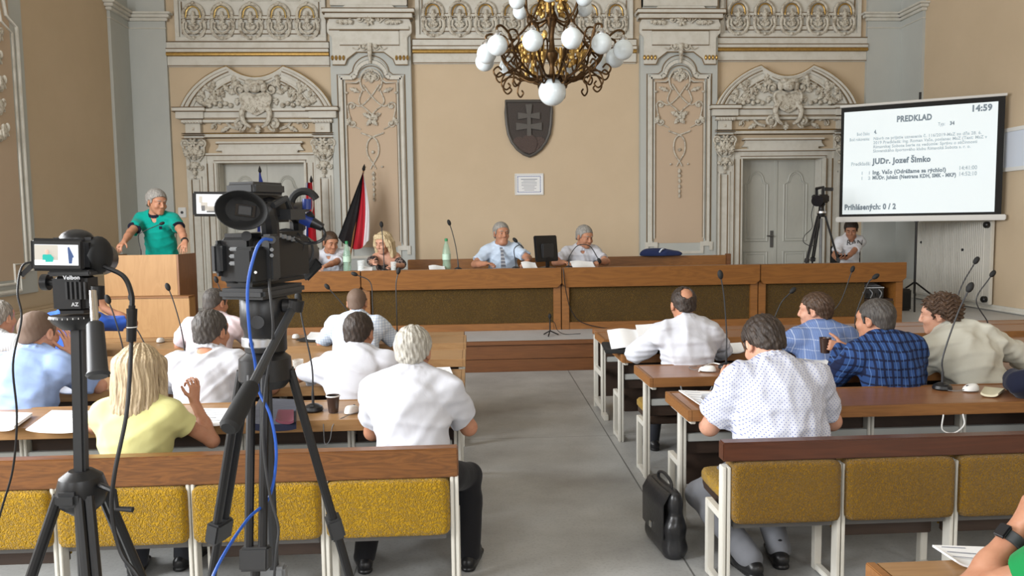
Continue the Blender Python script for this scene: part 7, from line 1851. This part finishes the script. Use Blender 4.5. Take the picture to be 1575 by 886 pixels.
c = atZ(1402, 458, ZD); t = thing('loudspeaker_box', 'black box on the dais floor between the end desk and the screen stand', 'box', (6.72, 11.55, ZD))
build('case', MB().cbox((0, 0, .17), (.24, .26, .34)), BLACK, t, bevel=.02); build('front_grille', MB().cbox((0, -.135, .17), (.18, .012, .26)), BLACKM, t, bevel=.004)
BLBAG = cloth('dark_blue_bag', (.02, .03, .09))
x_ = atY(1010, 402, 11.95).x; t = thing('shoulder_bag', 'dark blue bag lying on the wooden bench right of the dais men', 'bag', (x_, 11.66, ZD + .903)); f = Field(V(-.5, -.3, -.1), V(.5, .3, .4), .012)
f = Field(V(-.5, -.3, -.1), V(.5, .3, .4), .012); f.put(('el', V(0, 0, .03), V(.34, .10, .08), np.eye(3)), .03); f.put(('el', V(-.18, .0, .05), V(.14, .09, .07), np.eye(3)), .05); f.disp(folds(3, .02, 7)); f.cut(V(0, 0, .002), V(0, 0, -1)); P_, Q_ = f.mesh(); mesh_obj('bag_body', P_, Q_, BLBAG, t, V(0, 0, 0))
build('strap', MB().tube(spline([(-.05, -.09, .06), (-.03, -.12, .1), (.0, -.1, .115), (.02, -.06, .11)], 6), .012, 6), PAPERB, t)
pos = PHONE_AT; t = thing('mobile_phone', 'dark mobile phone in the hands of the young man in a white tee', 'phone', tuple(pos + V(-.02, -.06, .045)))
build('case', MB().cbox((0, 0, 0), (.16, .012, .08), Matrix.Rotation(radians(50), 3, 'X')), BLACKG, t, bevel=.006)
v = YOUNG['P0']; t = thing('chair', 'dark chair the young man in the white tee sits on', 'chair', (v[0], v[1] + .05, ZD), radians(-12))
build('backrest', MB().cbox((0.02, .20, .78), (.50, .04, .40)), BLACKM, t, bevel=.015); build('seat', MB().cbox((0, -.02, .43), (.46, .42, .04)), BLACKM, t, bevel=.012)
for x in (-.2, .2):
    for y in (-.2, .2): build('leg', MB().tube([(x, y, 0), (x, y, .415 if y < 0 else .62)], .012, 8), BLACK, t)
# leather briefcase standing in the aisle
b0 = atZ(1030, 838, 0); bz = thing('briefcase', 'black leather briefcase standing on the floor in the aisle by the right bench', 'bag', (b0.x - .03, b0.y - .01, 0), radians(-84)); LEA = mat('black_leather', (.012, .012, .013), .28, var=((8, 8, 8), (.022, .022, .024), .4, .7), bump=((70, 70, 70), .25, .004))
f = Field(V(-.30, -.16, -.05), V(.30, .16, .50), .006); Rn = np.eye(3)
for z0, z1, hw_, hd_ in ((0.02, .33, .185, .062),):
    f.put(('rc', V(-hw_ + .05, 0, .05), V(hw_ - .05, 0, .05), .066, .066), .03); f.put(('rc', V(-hw_ + .045, 0, .16), V(hw_ - .045, 0, .16), .062, .062), .06); f.put(('rc', V(-hw_ + .04, 0, .28), V(hw_ - .04, 0, .28), .038, .038), .08); f.put(('rc', V(-hw_ + .04, 0, .33), V(hw_ - .04, 0, .33), .026, .026), .06)
f.disp(folds(4, .008, 9)); f.cut(V(0, 0, .002), V(0, 0, -1)); P_, Q_ = f.mesh(); mesh_obj('bag_body', P_, Q_, LEA, bz, V(0, 0, 0))
mb = MB(); mb.grid(lambda u, v: (-.16 + .32 * u, -.072 - .006 * sin(u * pi) + (.046 if v > .75 else 0) * (v - .75) * 4 * .8, .10 + .25 * v), 10, 8, thick=(0, .006, 0)); build('flap', mb, LEA, bz, smooth=60)
build('handle', MB().tube(spline([(-.10, 0, .34), (-.09, 0, .385), (0, 0, .405), (.09, 0, .385), (.10, 0, .34)], 6), .009, 8), LEA, bz)
build('buckle', MB().cbox((0, -.082, .13), (.03, .008, .035)), CHROME, bz, bevel=.003); build('side_strap', MB().bar((-.2, -.03, .05), (-.19, -.01, .33), .02, .006), LEA, bz)
# floor lead across the aisle and dais leads
def fl(px, py, z=.005): v = atZ(px, py, z); return Vector((v.x, v.y, z))
def onY(px, py, Y): return atY(px, py, Y)
cable('microphone_lead', 'black lead looping down the front of the dais desk beside the monitor', [onY(866, 412, 9.985), onY(868, 430, 9.975), onY(872, 455, 10.0), onY(880, 480, 10.0), onY(900, 498, 9.98), Vector((2.0, 9.9, ZD + .006)), Vector((3.0, 9.85, ZD + .006))], .006, BLACK)
cable('microphone_lead', 'thin lead lying on the dais step in front of the right desks', [Vector((2.2, 9.6, ZD + .006)), Vector((2.6, 9.75, ZD + .006)), Vector((3.4, 9.65, ZD + .006)), Vector((4.6, 9.8, ZD + .006))], .005, BLACK)
cable('desk_lead', 'pale cable loop hanging under the right desk edge near the aisle', [Vector((1.35, 4.82, .70)), Vector((1.37, 4.80, .62)), Vector((1.43, 4.79, .60)), Vector((1.45, 4.80, .67)), Vector((1.50, 4.80, .61)), Vector((1.56, 4.82, .69))], .005, MGREY)
cable('desk_lead', 'pale cable loop hanging below the desk edge near the right microphone base', [Vector((2.55, 3.93, .70)), Vector((2.54, 3.92, .62)), Vector((2.60, 3.915, .60)), Vector((2.66, 3.92, .64)), Vector((2.66, 3.93, .70))], .004, WHITEP)
cable('desk_lead', 'white lead lying on the desk end behind the dotted shirt', [Vector((*atZ(1075, 572, ZT).xy, ZT + .006)), Vector((*atZ(1085, 564, ZT).xy, ZT + .006)), Vector((*atZ(1098, 560, ZT).xy, ZT + .006)), Vector((*atZ(1112, 563, ZT).xy, ZT + .006))], .005, WHITEP)
